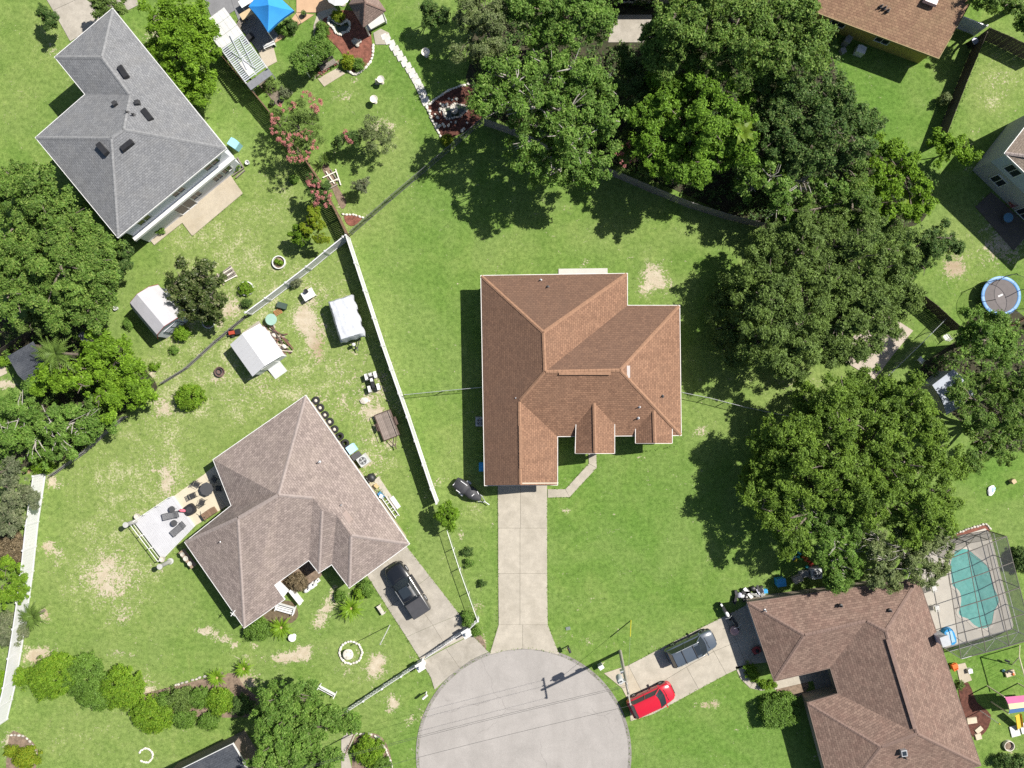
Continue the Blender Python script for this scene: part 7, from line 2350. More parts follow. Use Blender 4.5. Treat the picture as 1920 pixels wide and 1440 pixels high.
def arbor():
    p, q = P(560, 122, 2.0), P(610, 84, 2.0)
    c = (p + q) / 2
    r = thing('garden_arbor', 'leaf-covered arbor with a bench in front of it on the garden lawn', 'arbor', (c.x, c.y, 0), head(560, 122, 610, 84))
    for x in (-1.3, 1.3):
        for y in (-.45, .45):
            MB().box((x, y, 1.0), (.09, .09, 2.0)).build('post', WHITE, r)
    for y in (-.45, .45):
        MB().box((0, y, 2.03), (3.2, .06, .12)).build('beam', WHITE, r)
    s0 = None
    for k in range(9):
        if s0 is None:
            s0 = MB().box((0, 0, 0), (.05, 1.4, .07)).build('rafter', WHITE, r)
            s0.location = (-1.4, 0, 2.12)
        else:
            share(s0, r, (-1.4 + .35 * k, 0, 2.12))
    n = 330
    pt = np.stack([RNG.uniform(-1.8, 1.8, n), RNG.uniform(-.95, .95, n), 2.15 + RNG.normal(size=n) * .16], 1)
    leaf_cloud('vine', pt, np.full(n, .24), np.tile([0, 0, 1.0], (n, 1)), 40, .13, L_MID, r, (0, 0, 0), flat=.8)
    b = P(615, 122, .4)
    t = thing('garden_bench', 'dark slatted bench under the front of the leaf-covered arbor', 'bench', (b.x, b.y, 0), head(598, 132, 636, 110))
    for k in range(4):
        MB().box((0, -.18 + .12 * k, .44), (1.6, .10, .03)).build('slat', WOODGREY, t)
    for z in (.62, .76, .9):
        MB().box((0, .26, z), (1.6, .03, .10)).build('back_slat', WOODGREY, t)
    for s in (-.7, .7):
        MB().box((s, 0, .22), (.07, .45, .44)).box((s, .26, .62), (.07, .05, .75)).build('leg', DARKMETAL, t)
    f = P(622, 124)
    fl = thing('flower_border', 'white and pink flower border along the garden bench pad', 'flower bed', P(608, 136))
    n = 46
    a = np.linspace(0, 1, n)
    pa, pb = P(590, 146), P(636, 116)
    pt = np.stack([pa.x + (pb.x - pa.x) * a + RNG.normal(size=n) * .12, pa.y + (pb.y - pa.y) * a + RNG.normal(size=n) * .12, .2 + RNG.random(n) * .2], 1)
    leaf_cloud('flowers', pt, np.full(n, .14), np.tile([0, 0, 1.0], (n, 1)), 26, .07, [L_WHITEFL, L_MID, L_PINK], fl, fl.location, mi=RNG.integers(0, 3, n))


arbor()


def birdbath(label, x, y, d=.34):
    p = P(x, y, .7)
    r = thing('bird_bath', label, 'bird bath', (p.x, p.y, 0))
    MB().lathe((0, 0, 0), [(.20, 0), (.18, .06), (.08, .14), (.07, .58), (.12, .64), (0, .64)], 12).build('pedestal', STONE, r, smooth=50)
    MB().lathe((0, 0, .62), [(.08, 0), (d * .8, .06), (d, .16), (d * .95, .17), (d * .7, .08), (0, .06)], 20).build('basin', PALE, r, smooth=50)


birdbath('grey bird bath on the garden lawn under the arbor pad', 714, 149)
birdbath('stone bird bath with a wide bowl beside the zigzag paver path trees', 798, 98, .40)
birdbath('pale ring-shaped bird bath at the middle of the garden lawn', 701, 186, .36)
p = P(706, 152, .4)
r = thing('garden_statue', 'small dark statue beside the grey bird bath', 'statue', (p.x, p.y, 0))
MB().lathe((0, 0, 0), [(.16, 0), (.15, .12), (.10, .3), (.13, .5), (.07, .62), (.09, .74), (0, .82)], 9).build('figure', STONE, r, smooth=50)
MB().box((0, 0, .03), (.4, .4, .06)).build('base', CONC_GREY, r)


def planter(label, x, y, R=.62, col=None, soil=True, name='planter_ring', cat='planter', h=.28):
    p = P(x, y, h * .5)
    r = thing(name, label, cat, (p.x, p.y, 0))
    MB().lathe((0, 0, 0), [(R, 0), (R, h), (R * .88, h), (R * .86, .06), (0, .06)], 28).build('ring', col or WHITE, r, smooth=50)
    if soil:
        MB().lathe((0, 0, .062), [(R * .85, 0), (R * .5, .06), (0, .08)], 18).build('soil', TANMULCH, r, smooth=60)
    return r


planter('white planter ring with soil and a few plants below the upright lime tree', 523, 492)
planter('white planter ring holding a round clipped shrub', 462, 541, .68)
planter('thin white ring edging round a small shrub under the glossy-leaved tree', 391, 604, .60, h=.14)
for x, y, lb in ((519, 490, 'small plant in the planter ring below the lime tree, left'), (526, 493, 'small plant in the planter ring below the lime tree, right')):
    shrub(lb, x, y, 4, .5, L_HEDGE, size=.09, rc=.10, n_leaf=26)


def small_table(label, x, y, w, d, h, m, rz, legs=True, name='table', group=None):
    p = P(x, y, h)
    r = thing(name, label, 'table', (p.x, p.y, 0.0), rz, group)
    MB().box((0, 0, h - .02), (w, d, .045)).build('tabletop', m, r)
    for sx in (-1, 1):
        for sy in (-1, 1):
            MB().box((sx * (w / 2 - .07), sy * (d / 2 - .07), (h - .04) / 2), (.06, .06, h - .04)).build('leg', m, r)
    return r


small_table('white square table on the grass near the wrapped camper', 578, 552, 1.15, .85, .72, WHITE, head(566, 552, 586, 540))
p = P(573, 546, .95)
r = thing('cooking_pot', 'black pot standing on the white square table', 'pot', (p.x, p.y, .725))
MB().lathe((0, 0, 0), [(.0, 0), (.19, .01), (.21, .2), (.22, .22), (.19, .21), (0, .20)], 14).build('pot', BLACK, r, smooth=50)
MB().tube([(.2, 0, .17), (.34, 0, .19)], .02, 5).build('handle', BLACK, r)
p = P(508, 599, .75)
r = thing('round_table', 'round sea-green table beside the white gable shed', 'table', (p.x, p.y, 0))
MB().lathe((0, 0, .70), [(0, 0), (.52, 0), (.54, .02), (.52, .045), (0, .05)], 26).build('tabletop', mat('seafoam_top', (0.24, 0.37, 0.31), 0.5, .06), r, smooth=40)
MB().lathe((0, 0, 0), [(.26, 0), (.24, .04), (.05, .08), (.05, .70), (0, .7)], 12).build('pedestal', DARKMETAL, r, smooth=50)
p = P(529, 573, .2)
r = thing('storage_box', 'dark green plastic box on the grass near the round sea-green table', 'box', (p.x, p.y, 0), head(520, 573, 538, 578))
MB().box((0, 0, .18), (.85, .5, .36), 0, 0, 1.05).build('body', mat('green_plastic', (0.05, 0.075, 0.06), .5, .1), r)
MB().box((0, 0, .38), (.92, .56, .05), 0, 0, .95).build('lid', mat('green_plastic', (0, 0, 0)), r)
p = P(521, 585, .1)
r = thing('wood_pallet', 'little orange-brown slatted crate lid on the grass below the green box', 'crate', (p.x, p.y, 0), .5)
for k in range(4):
    MB().box((0, -.2 + .135 * k, .09), (.75, .09, .03)).build('slat', mat('orange_wood', (0.27, 0.13, 0.055), .85, .15), r)
for x in (-.3, .3):
    MB().box((x, 0, .045), (.07, .55, .06)).build('bearer', mat('orange_wood', (0, 0, 0)), r)
p = P(434, 624, .5)
r = thing('garden_tiller', 'red and black garden machine at the back corner of the white gable shed', 'garden machine', (p.x, p.y, 0), head(428, 624, 448, 620))
MB().box((0, 0, .42), (.6, .4, .32), 0, 0, .8).build('engine', mat('red_machine', (0.33, 0.055, 0.03), .5, .12), r)
MB().box((.55, 0, .35), (.45, .5, .3)).build('hopper', BLACK, r)
for s in (-1, 1):
    wheel(r, -.05, s * .30, .2, .12)
MB().tube([(-.2, -.2, .5), (-.9, -.24, .9)], .02, 5).tube([(-.2, .2, .5), (-.9, .24, .9)], .02, 5).build('handle', DARKMETAL, r)
p = P(411, 697, .35)
r = thing('fire_pit', 'round brown fire pit on a sandy spot left of the white gable shed', 'fire pit', (p.x, p.y, 0))
MB().lathe((0, 0, 0), [(.36, 0), (.46, .18), (.48, .32), (.42, .33), (.34, .14), (0, .10)], 20).build('bowl', mat('rust_brown', (0.13, 0.085, 0.075), .8, .2), r, smooth=50)
MB().torus((-.05, .02, .30), .26, .05, 18, 6).build('grate', DARKMETAL, r)
p = P(426, 516, .1)
r = thing('lumber_stack', 'pallet of grey boards beside the dark glossy-leaved tree', 'lumber', (p.x, p.y, 0), head(414, 524, 440, 508))
for k in range(8):
    b = MB().box((0, -.45 + .13 * k, .16 + .03 * (k % 3)), (1.5 + .1 * (k % 3), .10, .05), .05 * ((k % 4) - 1.5)).build('board', WOODGREY if k % 3 else PALE, r)
MB().box((.72, 0, .10), (.12, 1.25, .08)).box((-.72, 0, .10), (.12, 1.25, .08)).build('frame', mat('bare_wood', (0.38, 0.33, 0.26), .9, .12), r)
p = P(683, 751, .1)
r = thing('concrete_block', 'broken pale concrete block between the quad bike and the trailer', 'block', (p.x, p.y, 0), .4)
MB().blob((0, 0, .10), (.42, .34, .12), 7, 5, .14, seed=3).build('slab', STONE, r)
MB().blob((.38, -.2, .06), (.16, .14, .08), 6, 5, .15, seed=5).build('chip', STONE, r)
r = None
# ------------------------------------------------------------------ deck, pool, play things and the clutter along the walls
def deck():
    r = thing('wooden_deck', 'pale grey plank deck with a railing behind the mauve-roofed house', 'deck', P(300, 985))
    o = r.location
    # corners: outer upper, inner upper, inner lower, outer lower
    A, B, C, D = [P(*q) for q in ((255, 978), (326, 930), (366, 986), (307, 1047))]
    E = P(334, 1026)
    pm = mat('grey_deck_paint', (0.40, 0.40, 0.415), 0.8, .06, 1.5, .1, 20, rand=.035)
    n = 26
    for k in range(n):
        t0, t1 = k / n, (k + 1) / n - .0022
        q = [A.lerp(B, t0), A.lerp(B, t1), D.lerp(C, t1), D.lerp(C, t0)]
        MB().prism([(v.x, v.y) for v in q], .28, .33).build('plank', pm, r, world=True)
    f = MB()
    for a, b in ((A, B), (B, C), (C, D), (D, A)):
        d = b - a
        m_ = (a + b) / 2
        f.box((m_.x, m_.y, .14), (d.length, .06, .27), math.atan2(d.y, d.x))
    f.build('skirt', WHITE, r, world=True)
    for a, b in ((A, D), (A, B)):
        d = b - a
        az = math.atan2(d.y, d.x)
        m_ = (a + b) / 2
        for z in (.62, 1.12):
            MB().box((m_.x, m_.y, z), (d.length, .05 if z > 1 else .03, .04), az).build('rail', WHITE, r, world=True)
        for k in range(4):
            p = a.lerp(b, k / 3)
            MB().box((p.x, p.y, .65), (.07, .07, .98)).build('post', WHITE, r, world=True)


deck()
slabs('deck_patio', [[(326, 930), (382, 890), (424, 950), (366, 986)], [(382, 890), (404, 872), (440, 946), (424, 950)]], mat('cream_concrete', (0.44, 0.39, 0.295), .9, .07, 1.2, .2, 40), .08)
for x, y, lb in ((258, 976, 'grey round column at the outer upper corner of the deck'), (320, 1052, 'grey round column at the lower corner of the deck')):
    p = P(x, y)
    r = thing('deck_column', lb, 'column', p, 0, 'deck columns')
    MB().lathe((0, 0, 0), [(.30, 0), (.30, .12), (.20, .18), (.19, 1.9), (.24, 1.98), (.26, 2.1), (0, 2.12)], 14).build('shaft', mat('column_grey', (0.36, 0.36, 0.34), .85, .08), r, smooth=45)
for x, y, lb in ((307, 1047, 'round pale pot at the lower deck corner'), (260, 967, 'round pale pot at the upper deck corner')):
    p = P(x, y, .35)
    r = thing('plant_pot', lb, 'pot', (p.x, p.y, .33))
    MB().lathe((0, 0, 0), [(.16, 0), (.26, .36), (.27, .38), (.21, .37), (.19, .28), (0, .27)], 16).build('pot', STONE, r, smooth=50)


def lounger(label, x, y, rz):
    p = P(x, y, .5)
    r = thing('sun_lounger', label, 'sun lounger', (p.x, p.y, .33), rz, 'deck loungers')
    fr = MB()
    for s in (-.29, .29):
        fr.tube([(-.85, s, .30), (.25, s, .30), (.85, s, .62)], .022, 5)
    for x_ in (-.85, .25):
        fr.tube([(x_, -.29, .30), (x_, .29, .30)], .02, 5)
    fr.tube([(.85, -.29, .62), (.85, .29, .62)], .02, 5)
    fr.build('frame', DARKMETAL, r)
    sl = mat('grey_sling', (0.13, 0.13, 0.135), .8, .12)
    for k in range(13):
        x_ = -.80 + .086 * k
        MB().box((x_, 0, .315), (.062, .55, .012)).build('slat', sl, r)
    for k in range(7):
        t = (k + .5) / 7
        b = MB().box((0, 0, 0), (.072, .55, .012)).build('back_slat', sl, r)
        b.location, b.rotation_euler = (.25 + .6 * t, 0, .315 + .32 * t), (0, -.49, 0)
    for x_ in (-.75, .2):
        for s in (-.29, .29):
            MB().tube([(x_, s, 0), (x_, s, .3)], .02, 5).build('leg', DARKMETAL, r)


lounger('dark slatted sun lounger beside the pink towel on the deck', 322, 966, head(306, 971, 340, 963))
lounger('dark slatted sun lounger lying across the middle of the deck', 336, 991, head(326, 999, 348, 980))


def round_stool(label, x, y, R, h, m, z0=.33, group=None, name='side_table', cat='side table'):
    p = P(x, y, z0 + h)
    r = thing(name, label, cat, (p.x, p.y, z0), 0, group)
    MB().lathe((0, 0, h - .04), [(0, 0), (R, 0), (R, .04), (0, .045)], 18).build('tabletop', m, r, smooth=40)
    for k in range(3):
        a = 2.1 * k
        MB().tube([(R * .75 * math.cos(a), R * .75 * math.sin(a), 0), (R * .5 * math.cos(a), R * .5 * math.sin(a), h - .03)], .018, 5).build('leg', DARKMETAL, r)


GREYTOP = mat('charcoal_top', (0.055, 0.055, 0.058), .6, .1)
round_stool('round dark side table above the pink towel lounger', 322, 955, .30, .45, GREYTOP, group='deck side tables')
round_stool('round dark side table between the two sun loungers', 326, 981, .30, .45, GREYTOP, group='deck side tables')
p = P(387, 917, .8)
r = thing('patio_table', 'eight-sided dark patio table half in the roof shadow', 'table', (p.x, p.y, .08))
MB().lathe((0, 0, .66), [(0, 0), (.62, 0), (.64, .03), (0, .04)], 8).build('tabletop', GREYTOP, r)
for k in range(4):
    a = .4 + math.pi / 2 * k
    MB().tube([(.4 * math.cos(a), .4 * math.sin(a), 0), (.34 * math.cos(a), .34 * math.sin(a), .66)], .025, 5).build('leg', DARKMETAL, r)


def patio_chair(label, x, y, rz, m=None, z0=.08, group='patio chairs', name='patio_chair'):
    p = P(x, y, z0 + .5)
    r = thing(name, label, 'chair', (p.x, p.y, z0), rz, group)
    mm = m or DARKMETAL
    for k in range(5):
        MB().box((-.20 + .10 * k, 0, .42), (.075, .46, .02)).build('seat_slat', mm, r)
    for k in range(4):
        MB().box((-.25 - .03 * k, 0, .52 + .10 * k), (.02, .46, .075)).build('back_slat', mm, r)
    for sx in (-.22, .22):
        for sy in (-.22, .22):
            MB().tube([(sx, sy, 0), (sx, sy, .42)], .018, 5).build('leg', mm, r)
    for sy in (-.24, .24):
        MB().tube([(-.25, sy, .42), (-.34, sy, .88)], .018, 5).tube([(-.27, sy, .62), (.22, sy, .62), (.22, sy, .42)], .016, 5).build('arm', mm, r)


for x, y, tx, ty, lb in ((369, 908, 387, 917, 'dark patio chair at the outer side of the eight-sided table'), (362, 929, 385, 919, 'dark patio chair at the lower left of the eight-sided table'),
                         (379, 941, 387, 918, 'dark patio chair at the near side of the eight-sided table'), (401, 899, 388, 916, 'dark patio chair in the roof shadow above the eight-sided table'), (409, 916, 388, 917, 'dark patio chair in the roof shadow right of the eight-sided table')):
    patio_chair(lb, x, y, head(x, y, tx, ty))
p = P(357, 955, .4)
r = thing('fire_bowl', 'black square fire bowl where the deck meets the cream patio', 'fire bowl', (p.x, p.y, .33), head(340, 940, 357, 930))
MB().prism(smooth_line([(-.42, -.42), (.42, -.42), (.42, .42), (-.42, .42)], 4, True), 0, .34, inset=.05).build('body', BLACK, r)
MB().lathe((0, 0, .335), [(.30, 0), (.30, .02), (.26, .02), (0, .01)], 18).build('lid', DARKMETAL, r)
p = P(344, 957, .5)
r = MB().blob((p.x, p.y, .62), (.40, .17, .07), 9, 5, .25, seed=3).build('pink_towel', mat('pink_cloth', (0.62, 0.15, 0.20), .8, .1), smooth=180)
tag(r, 'crumpled pink towel between the sun lounger and the black fire bowl', 'towel')
p = P(391, 963, .6)
r = thing('firewood_rack', 'dark brown wooden box and leaning frame against the patio wall', 'rack', (p.x, p.y, .08), head(380, 970, 402, 955))
MB().box((0, 0, .35), (1.2, .6, .7)).build('box', WOODBROWN, r)
for k in range(4):
    MB().box((-.45 + .3 * k, 0, .72), (.22, .62, .04)).build('plank', WOODBROWN, r)
MB().tube([(-1.0, .2, 0), (-.2, .55, 1.2)], .03, 4).tube([(-.9, -.4, 0), (-.1, -.05, 1.2)], .03, 4).build('frame', WOODGREY, r)
p = P(351, 1048, .9)
r = thing('potting_bench', 'weathered wooden potting bench against the lower wall corner', 'bench', (p.x, p.y, 0), head(338, 1034, 362, 1064))
for k in range(5):
    MB().box((0, -.26 + .13 * k, .82), (1.9, .115, .04)).build('plank', mat('tan_plank', (0.27, 0.20, 0.145), .9, .18, 3, rand=.15), r)
for sx in (-.85, .85):
    for sy in (-.24, .24):
        MB().box((sx, sy, .40), (.08, .08, .8)).build('leg', WOODGREY, r)
for k, s in ((-.6, .2), (-.1, .24), (.5, .22)):
    MB().lathe((k, 0, .84), [(s * .6, 0), (s, .26), (s * .8, .25), (0, .2)], 12).build('pot', STONE, r, smooth=50)

# ---- along the right wall of the mauve house: tyres, bins, condenser, grill
TY = [(592, 751), (600, 764.5), (609, 778), (618, 791), (627, 805)]
rt = thing('tyre_ring', 'old tyre in the wall row, farthest up by the roof corner', 'tyre', (*tuple(P(*TY[0], .2))[:2], 0), 0, 'tyres along the house wall')
MB().torus((0, 0, .12), .27, .12, 22, 8, sz=.95).build('rubber', RUBBER, rt, smooth=180)
MB().lathe((0, 0, .10), [(.20, 0), (.1, .04), (0, .05)], 14).build('sand_fill', mat('pale_sand', (0.46, 0.42, 0.37), .95, .1), rt, smooth=60)
for i, (x, y) in enumerate(TY[1:]):
    dup(rt, (*tuple(P(x, y, .2))[:2], 0), .7 * i, ('old tyre second from the roof corner in the wall row', 'old tyre in the middle of the wall row of five', 'old tyre fourth from the roof corner in the wall row', 'old tyre lowest of the sand-filled five in the wall row')[i], scale=(1, .96, 1.03, .98)[i])
for x, y, lb in ((637, 818, 'black empty tyre standing in the wall row next to the pale-centred tyres'), (647, 831, 'black empty tyre beside the light blue bin')):
    p = P(x, y, .2)
    r = thing('tyre_ring', lb, 'tyre', (p.x, p.y, 0))
    for k in range(2):
        MB().torus((.03 * k, 0, .12 + .21 * k), .27, .115, 22, 8).build('rubber', RUBBER, r, smooth=180)
WALLA = head(573, 742, 767, 1020)


def bin_box(label, x, y, w, d, h, m, lidm, rz=WALLA, name='storage_bin', cat='bin', wheels=False):
    p = P(x, y, h)
    r = thing(name, label, cat, (p.x, p.y, 0), rz)
    MB().box((0, 0, (h - .06) / 2), (w * .94, d * .94, h - .06)).build('body', m, r)
    MB().box((0, 0, h - .03), (w, d, .06), 0, 0, .95).build('lid', lidm, r)
    MB().box((0, d * .5, h - .04), (w * .5, .06, .05)).build('handle', lidm, r)
    return r


LBLUE = mat('light_blue_lid', (0.33, 0.50, 0.66), .5, .06)
bin_box('light blue lidded bin between the tyres and the air conditioner', 658, 842, .80, .78, .85, LBLUE, LBLUE)
bin_box('low dark grey box tucked against the air conditioner', 667, 855, .55, .85, .55, mat('dark_grey_box', (0.07, 0.07, 0.075), .6, .1), MATS['dark_grey_box'])


def condenser(label, x, y, rz, s=.9, h=.78, z0=0.0):
    p = P(x, y, h)
    r = thing('air_conditioner', label, 'air conditioner', (p.x, p.y, z0), rz)
    MB().box((0, 0, .05), (s * 1.15, s * 1.15, .10)).build('pad', CONC_GREY, r)
    b = mat('condenser_grey', (0.40, 0.41, 0.41), .5, .07)
    MB().box((0, 0, h / 2 + .05), (s, s, h - .1)).build('cabinet', b, r)
    MB().lathe((0, 0, h), [(s * .40, 0), (s * .40, .015), (0, .015)], 24).build('fan_well', BLACK, r)
    f = MB()
    for k in range(4):
        a = math.pi / 2 * k
        f.add([(.05 * math.cos(a), .05 * math.sin(a), h + .02), (s * .34 * math.cos(a - .3), s * .34 * math.sin(a - .3), h + .03), (s * .34 * math.cos(a + .3), s * .34 * math.sin(a + .3), h + .018)], [(0, 1, 2)])
    f.lathe((0, 0, h + .015), [(.09, 0), (.09, .03), (0, .035)], 10)
    f.build('fan', b, r)
    g = MB()
    for k in range(1, 5):
        g.torus((0, 0, h + .05), s * .09 * k, .008, 24, 4)
    for k in range(3):
        a = math.pi / 3 * k
        g.tube([(-s * .4 * math.cos(a), -s * .4 * math.sin(a), h + .05), (s * .4 * math.cos(a), s * .4 * math.sin(a), h + .05)], .008, 4)
    g.build('guard', b, r)


condenser('grey air conditioner beside the light blue bin at the mauve house wall', 680, 864, WALLA)
condenser('air conditioner in the shade at the left wall of the middle house', 900, 791, 0, .8)
condenser('air conditioner at the upper wall of the brown house under the tree edge', 1532, 1076, .15, .95)
bin_box('blue bin half hidden by the roof at the lower left wall of the middle house', 904, 876, .6, .8, 1.0, BLUE, BLUE, 0)
p = P(696, 896, .9)
r = thing('barbecue_grill', 'black covered barbecue grill at the mauve house wall', 'grill', (p.x, p.y, 0), WALLA)
MB().box((0, 0, .45), (.62, .5, .8), 0, 0, 1.05).build('cart', BLACK, r)
MB().lathe((0, 0, .84), [(.42, 0), (.44, .10), (.34, .26), (.12, .32), (0, .33)], 14, sy=.85).build('hood', BLACK, r, smooth=50)
MB().tube([(-.25, -.34, 1.0), (.25, -.34, 1.0)], .02, 5).build('handle', STEEL, r)
slabs('wall_strip', [[(700, 900), (710, 893), (748, 950), (739, 956)]], mat('pale_gravel', (0.36, 0.33, 0.275), .95, .15, 3, .6, 15), .045)
p = P(713, 929, .5)
r = thing('toy_heap', 'blue and white garden things heaped on the strip by the mauve house wall', 'garden things', (p.x, p.y, .04), WALLA)
MB().box((0, 0, .25), (.7, .32, .42), .1, 0, .8).build('crate', mat('mid_blue', (0.06, 0.20, 0.36), .5, .1), r)
MB().box((.1, .02, .50), (.3, .36, .06), .5).build('lid', WHITE, r)
MB().tube([(-.4, -.2, .1), (.4, .15, .62)], .03, 5).build('tube', WHITE, r)
MB().tube([(-.75, .05, .1), (-.5, 0, .5), (-.35, .0, .15)], .03, 5).build('hose', DARKMETAL, r)
p = P(706, 911, .3)
r = thing('wood_block', 'small yellowish wooden stool between the grill and the blue things', 'stool', (p.x, p.y, .04), WALLA + .2)
MB().box((0, 0, .36), (.42, .30, .05)).build('seat', mat('yellow_wood', (0.42, 0.31, 0.16), .8, .1), r)
for s in (-.15, .15):
    MB().box((s, 0, .17), (.05, .26, .34)).build('leg', mat('yellow_wood', (0, 0, 0)), r)
p = P(732, 951, .3)
r = thing('ladder', 'white ladder lying on the ground along the mauve house wall', 'ladder', (p.x, p.y, .04), WALLA)
for s in (-.2, .2):
    MB().box((0, s, .12), (2.3, .06, .08)).build('rail', VINYL, r)
for k in range(8):
    MB().box((-1.0 + .285 * k, 0, .12), (.05, .36, .04)).build('rung', DARKMETAL if k % 3 == 0 else VINYL, r)
p = P(741, 942, .1)
tag(MB().box((p.x, p.y, .09), (1.25, .42, .10), WALLA).build('white_board', VINYL), 'white board lying beside the ladder near the driveway', 'board')

# ---- front garden of the mauve house
def bench(label, x, y, rz, L=1.65, D=.55, m=WHITE, back=True, z=.43):
    p = P(x, y, z)
    r = thing('garden_bench', label, 'bench', (p.x, p.y, 0), rz)
    for k in range(4):
        MB().box((0, -D / 2 + .07 + (D - .14) * k / 3, z), (L, (D - .1) / 4 - .015, .035)).build('slat', m, r)
    if back:
        for q in (.58, .72, .86):
            MB().box((0, D / 2 + .02, q), (L, .03, .10)).build('back_slat', m, r)
    for s in (-1, 1):
        MB().box((s * (L / 2 - .05), 0, z / 2), (.07, D, z)).build('leg', m, r)
        if back:
            MB().box((s * (L / 2 - .03), 0, .64), (.07, D + .06, .05)).box((s * (L / 2 - .03), D / 2, .64), (.06, .06, .45)).build('armrest', m, r)


bench('white garden bench beside the sago palm by the porch', 535, 1141, head(520, 1137, 552, 1146), 1.75, .75)
bench('white bench at the edge of the bottom-edge tree', 613, 1296, head(600, 1288, 628, 1303), 1.75, .42)
bench('short pale stone bench on the grass beside the left driveway', 714, 1144, head(709, 1136, 720, 1153), .95, .42, STONE, False)
p = P(548, 1196, .5)
r = thing('round_garden_table', 'round white garden table beside the sago palm', 'table', (p.x, p.y, 0))
MB().lathe((0, 0, .50), [(0, 0), (.34, 0), (.36, .03), (0, .05)], 20).build('tabletop', WHITE, r, smooth=40)
MB().lathe((0, 0, 0), [(.22, 0), (.18, .05), (.06, .10), (.06, .5), (0, .5)], 12).build('pedestal', WHITE, r, smooth=50)
for x, y, s, lb in ((575, 1107, .9, 'white garden statue nearest the porch bed, lowest of three'), (584, 1099, 1.25, 'largest white garden statue in the middle of the three by the porch'), (594, 1090, .8, 'white garden statue at the upper end of the three by the porch')):
    p = P(x, y, .4 * s)
    r = thing('garden_statue', lb, 'statue', (p.x, p.y, 0), .6, 'white porch statues')
    MB().box((0, 0, .06 * s), (.55 * s, .42 * s, .12 * s)).build('base', WHITE, r)
    MB().blob((0, 0, .34 * s), (.36 * s, .24 * s, .24 * s), 10, 6, .06, seed=2).build('figure', WHITE, r, smooth=180)
    MB().tube([(.22 * s, 0, .42 * s), (.34 * s, 0, .66 * s), (.40 * s, 0, .80 * s), (.50 * s, 0, .78 * s)], [.10 * s, .07 * s, .08 * s, .03 * s], 7).build('neck', WHITE, r, smooth=60)
p = P(653, 1227, .5)
r = thing('stone_table', 'round stone table with a mosaic top inside the stone ring', 'table', (p.x, p.y, 0))
MB().lathe((0, 0, 0), [(.30, 0), (.26, .08), (.20, .14), (.20, .44), (.30, .5), (0, .5)], 14).build('pedestal', STONE, r, smooth=50)
MB().lathe((0, 0, .50), [(0, 0), (.47, 0), (.49, .05), (.46, .07), (0, .07)], 24).build('tabletop', PALE, r, smooth=40)
for k in range(9):
    a = 2 * math.pi * k / 9
    MB().box((.30 * math.cos(a), .30 * math.sin(a), .578), (.17, .12, .012), a).build('mosaic_tile', STONE, r)


def pole(name, label, cat, x, y, h, rad, m, cap=None, arm=None):
    p = P(x, y)
    r = thing(name, label, cat, p)
    MB().tube([(0, 0, -.1), (0, 0, h)], [rad, rad * .8], 8).build('pole', m, r, smooth=60)
    if cap:
        MB().lathe((0, 0, h), [(rad * 1.2, 0), (rad * 2.0, .06), (rad * 1.5, .14), (0, .18)], 10).build('cap', cap, r, smooth=50)
    return r


r = pole('flagpole', 'thin white flagpole on the grass left of the left driveway', 'flagpole', 731, 1172, 4.8, .035, WHITE, STEEL)
MB().tube([(.06, 0, .8), (.05, 0, 4.7)], .008, 4).build('halyard', WHITE, r)
r = pole('lamp_post', 'tall slim brown post by the island bed at the street', 'post', 666, 1372, 4.9, .055, WOODBROWN, DARKMETAL)
MB().box((0, 0, 4.75), (.22, .22, .3), .3).build('lantern', STEEL, r)
r = pole('washing_line_post', 'leaning pale pole with a yellow tip in the dark mulch by the swing set', 'post', 1837, 1332, 2.6, .035, WHITE, mat('yellow_tip', (0.62, 0.55, 0.06), .5, .05))


def mailbox(label, x, y, m, rz, post=None):
    p = P(x, y, 1.0)
    r = thing('mailbox', label, 'mailbox', (p.x, p.y, 0), rz)
    MB().box((0, 0, .5), (.11, .11, 1.0)).build('post', post or m, r)
    secs = []
    for xx in (-.27, .27):
        secs.append([(xx, .11 * math.cos(a) * (1 if a <= math.pi else 1), 1.10 + (.13 * math.sin(a))) for a in [math.pi * k / 7 for k in range(8)]] + [(xx, -.11, .98), (xx, .11, .98)])
    loft(secs, None).build('box', m, r, smooth=40)
    MB().box((.1, .125, 1.16), (.12, .015, .05)).build('flag', mat('flag_red', (0.45, 0.03, 0.03), .5, .05), r)


mailbox('white mailbox on a thick post at the street edge by the left driveway', 797, 1306, WHITE, head(790, 1310, 806, 1296))
mailbox('black mailbox at the lower end of the long middle driveway', 1067, 1218, BLACK, 2.0)
p = P(1127, 1251, .6)
r = thing('utility_pedestal', 'small white and grey utility pedestal by the street on the right', 'utility box', (p.x, p.y, 0), .6)
MB().box((0, 0, .33), (.42, .36, .66)).build('cabinet', mat('pedestal_grey', (0.42, 0.42, 0.38), .6, .06), r)
MB().box((0, 0, .68), (.48, .42, .06), 0, 0, .9).build('lid', WHITE, r)
MB().box((.0, -.19, .36), (.30, .02, .4)).build('door', DARKMETAL, r)
p = P(1065, 1178)
tag(MB().box((p.x, p.y, .03), (.42, .30, .06), .2).box((p.x, p.y, .062), (.36, .24, .012), .2).build('meter_cover', mat('meter_green', (0.14, 0.165, 0.15), .7, .1)), 'small grey-green water meter cover set in the middle lawn', 'meter cover')
p = P(708, 1383)
tag(MB().box((p.x, p.y, .03), (.50, .32, .06), -.3).box((p.x, p.y, .062), (.42, .26, .012), -.3).build('meter_cover', MATS['meter_green']), 'grey-green meter cover in the grass above the island bed', 'meter cover')

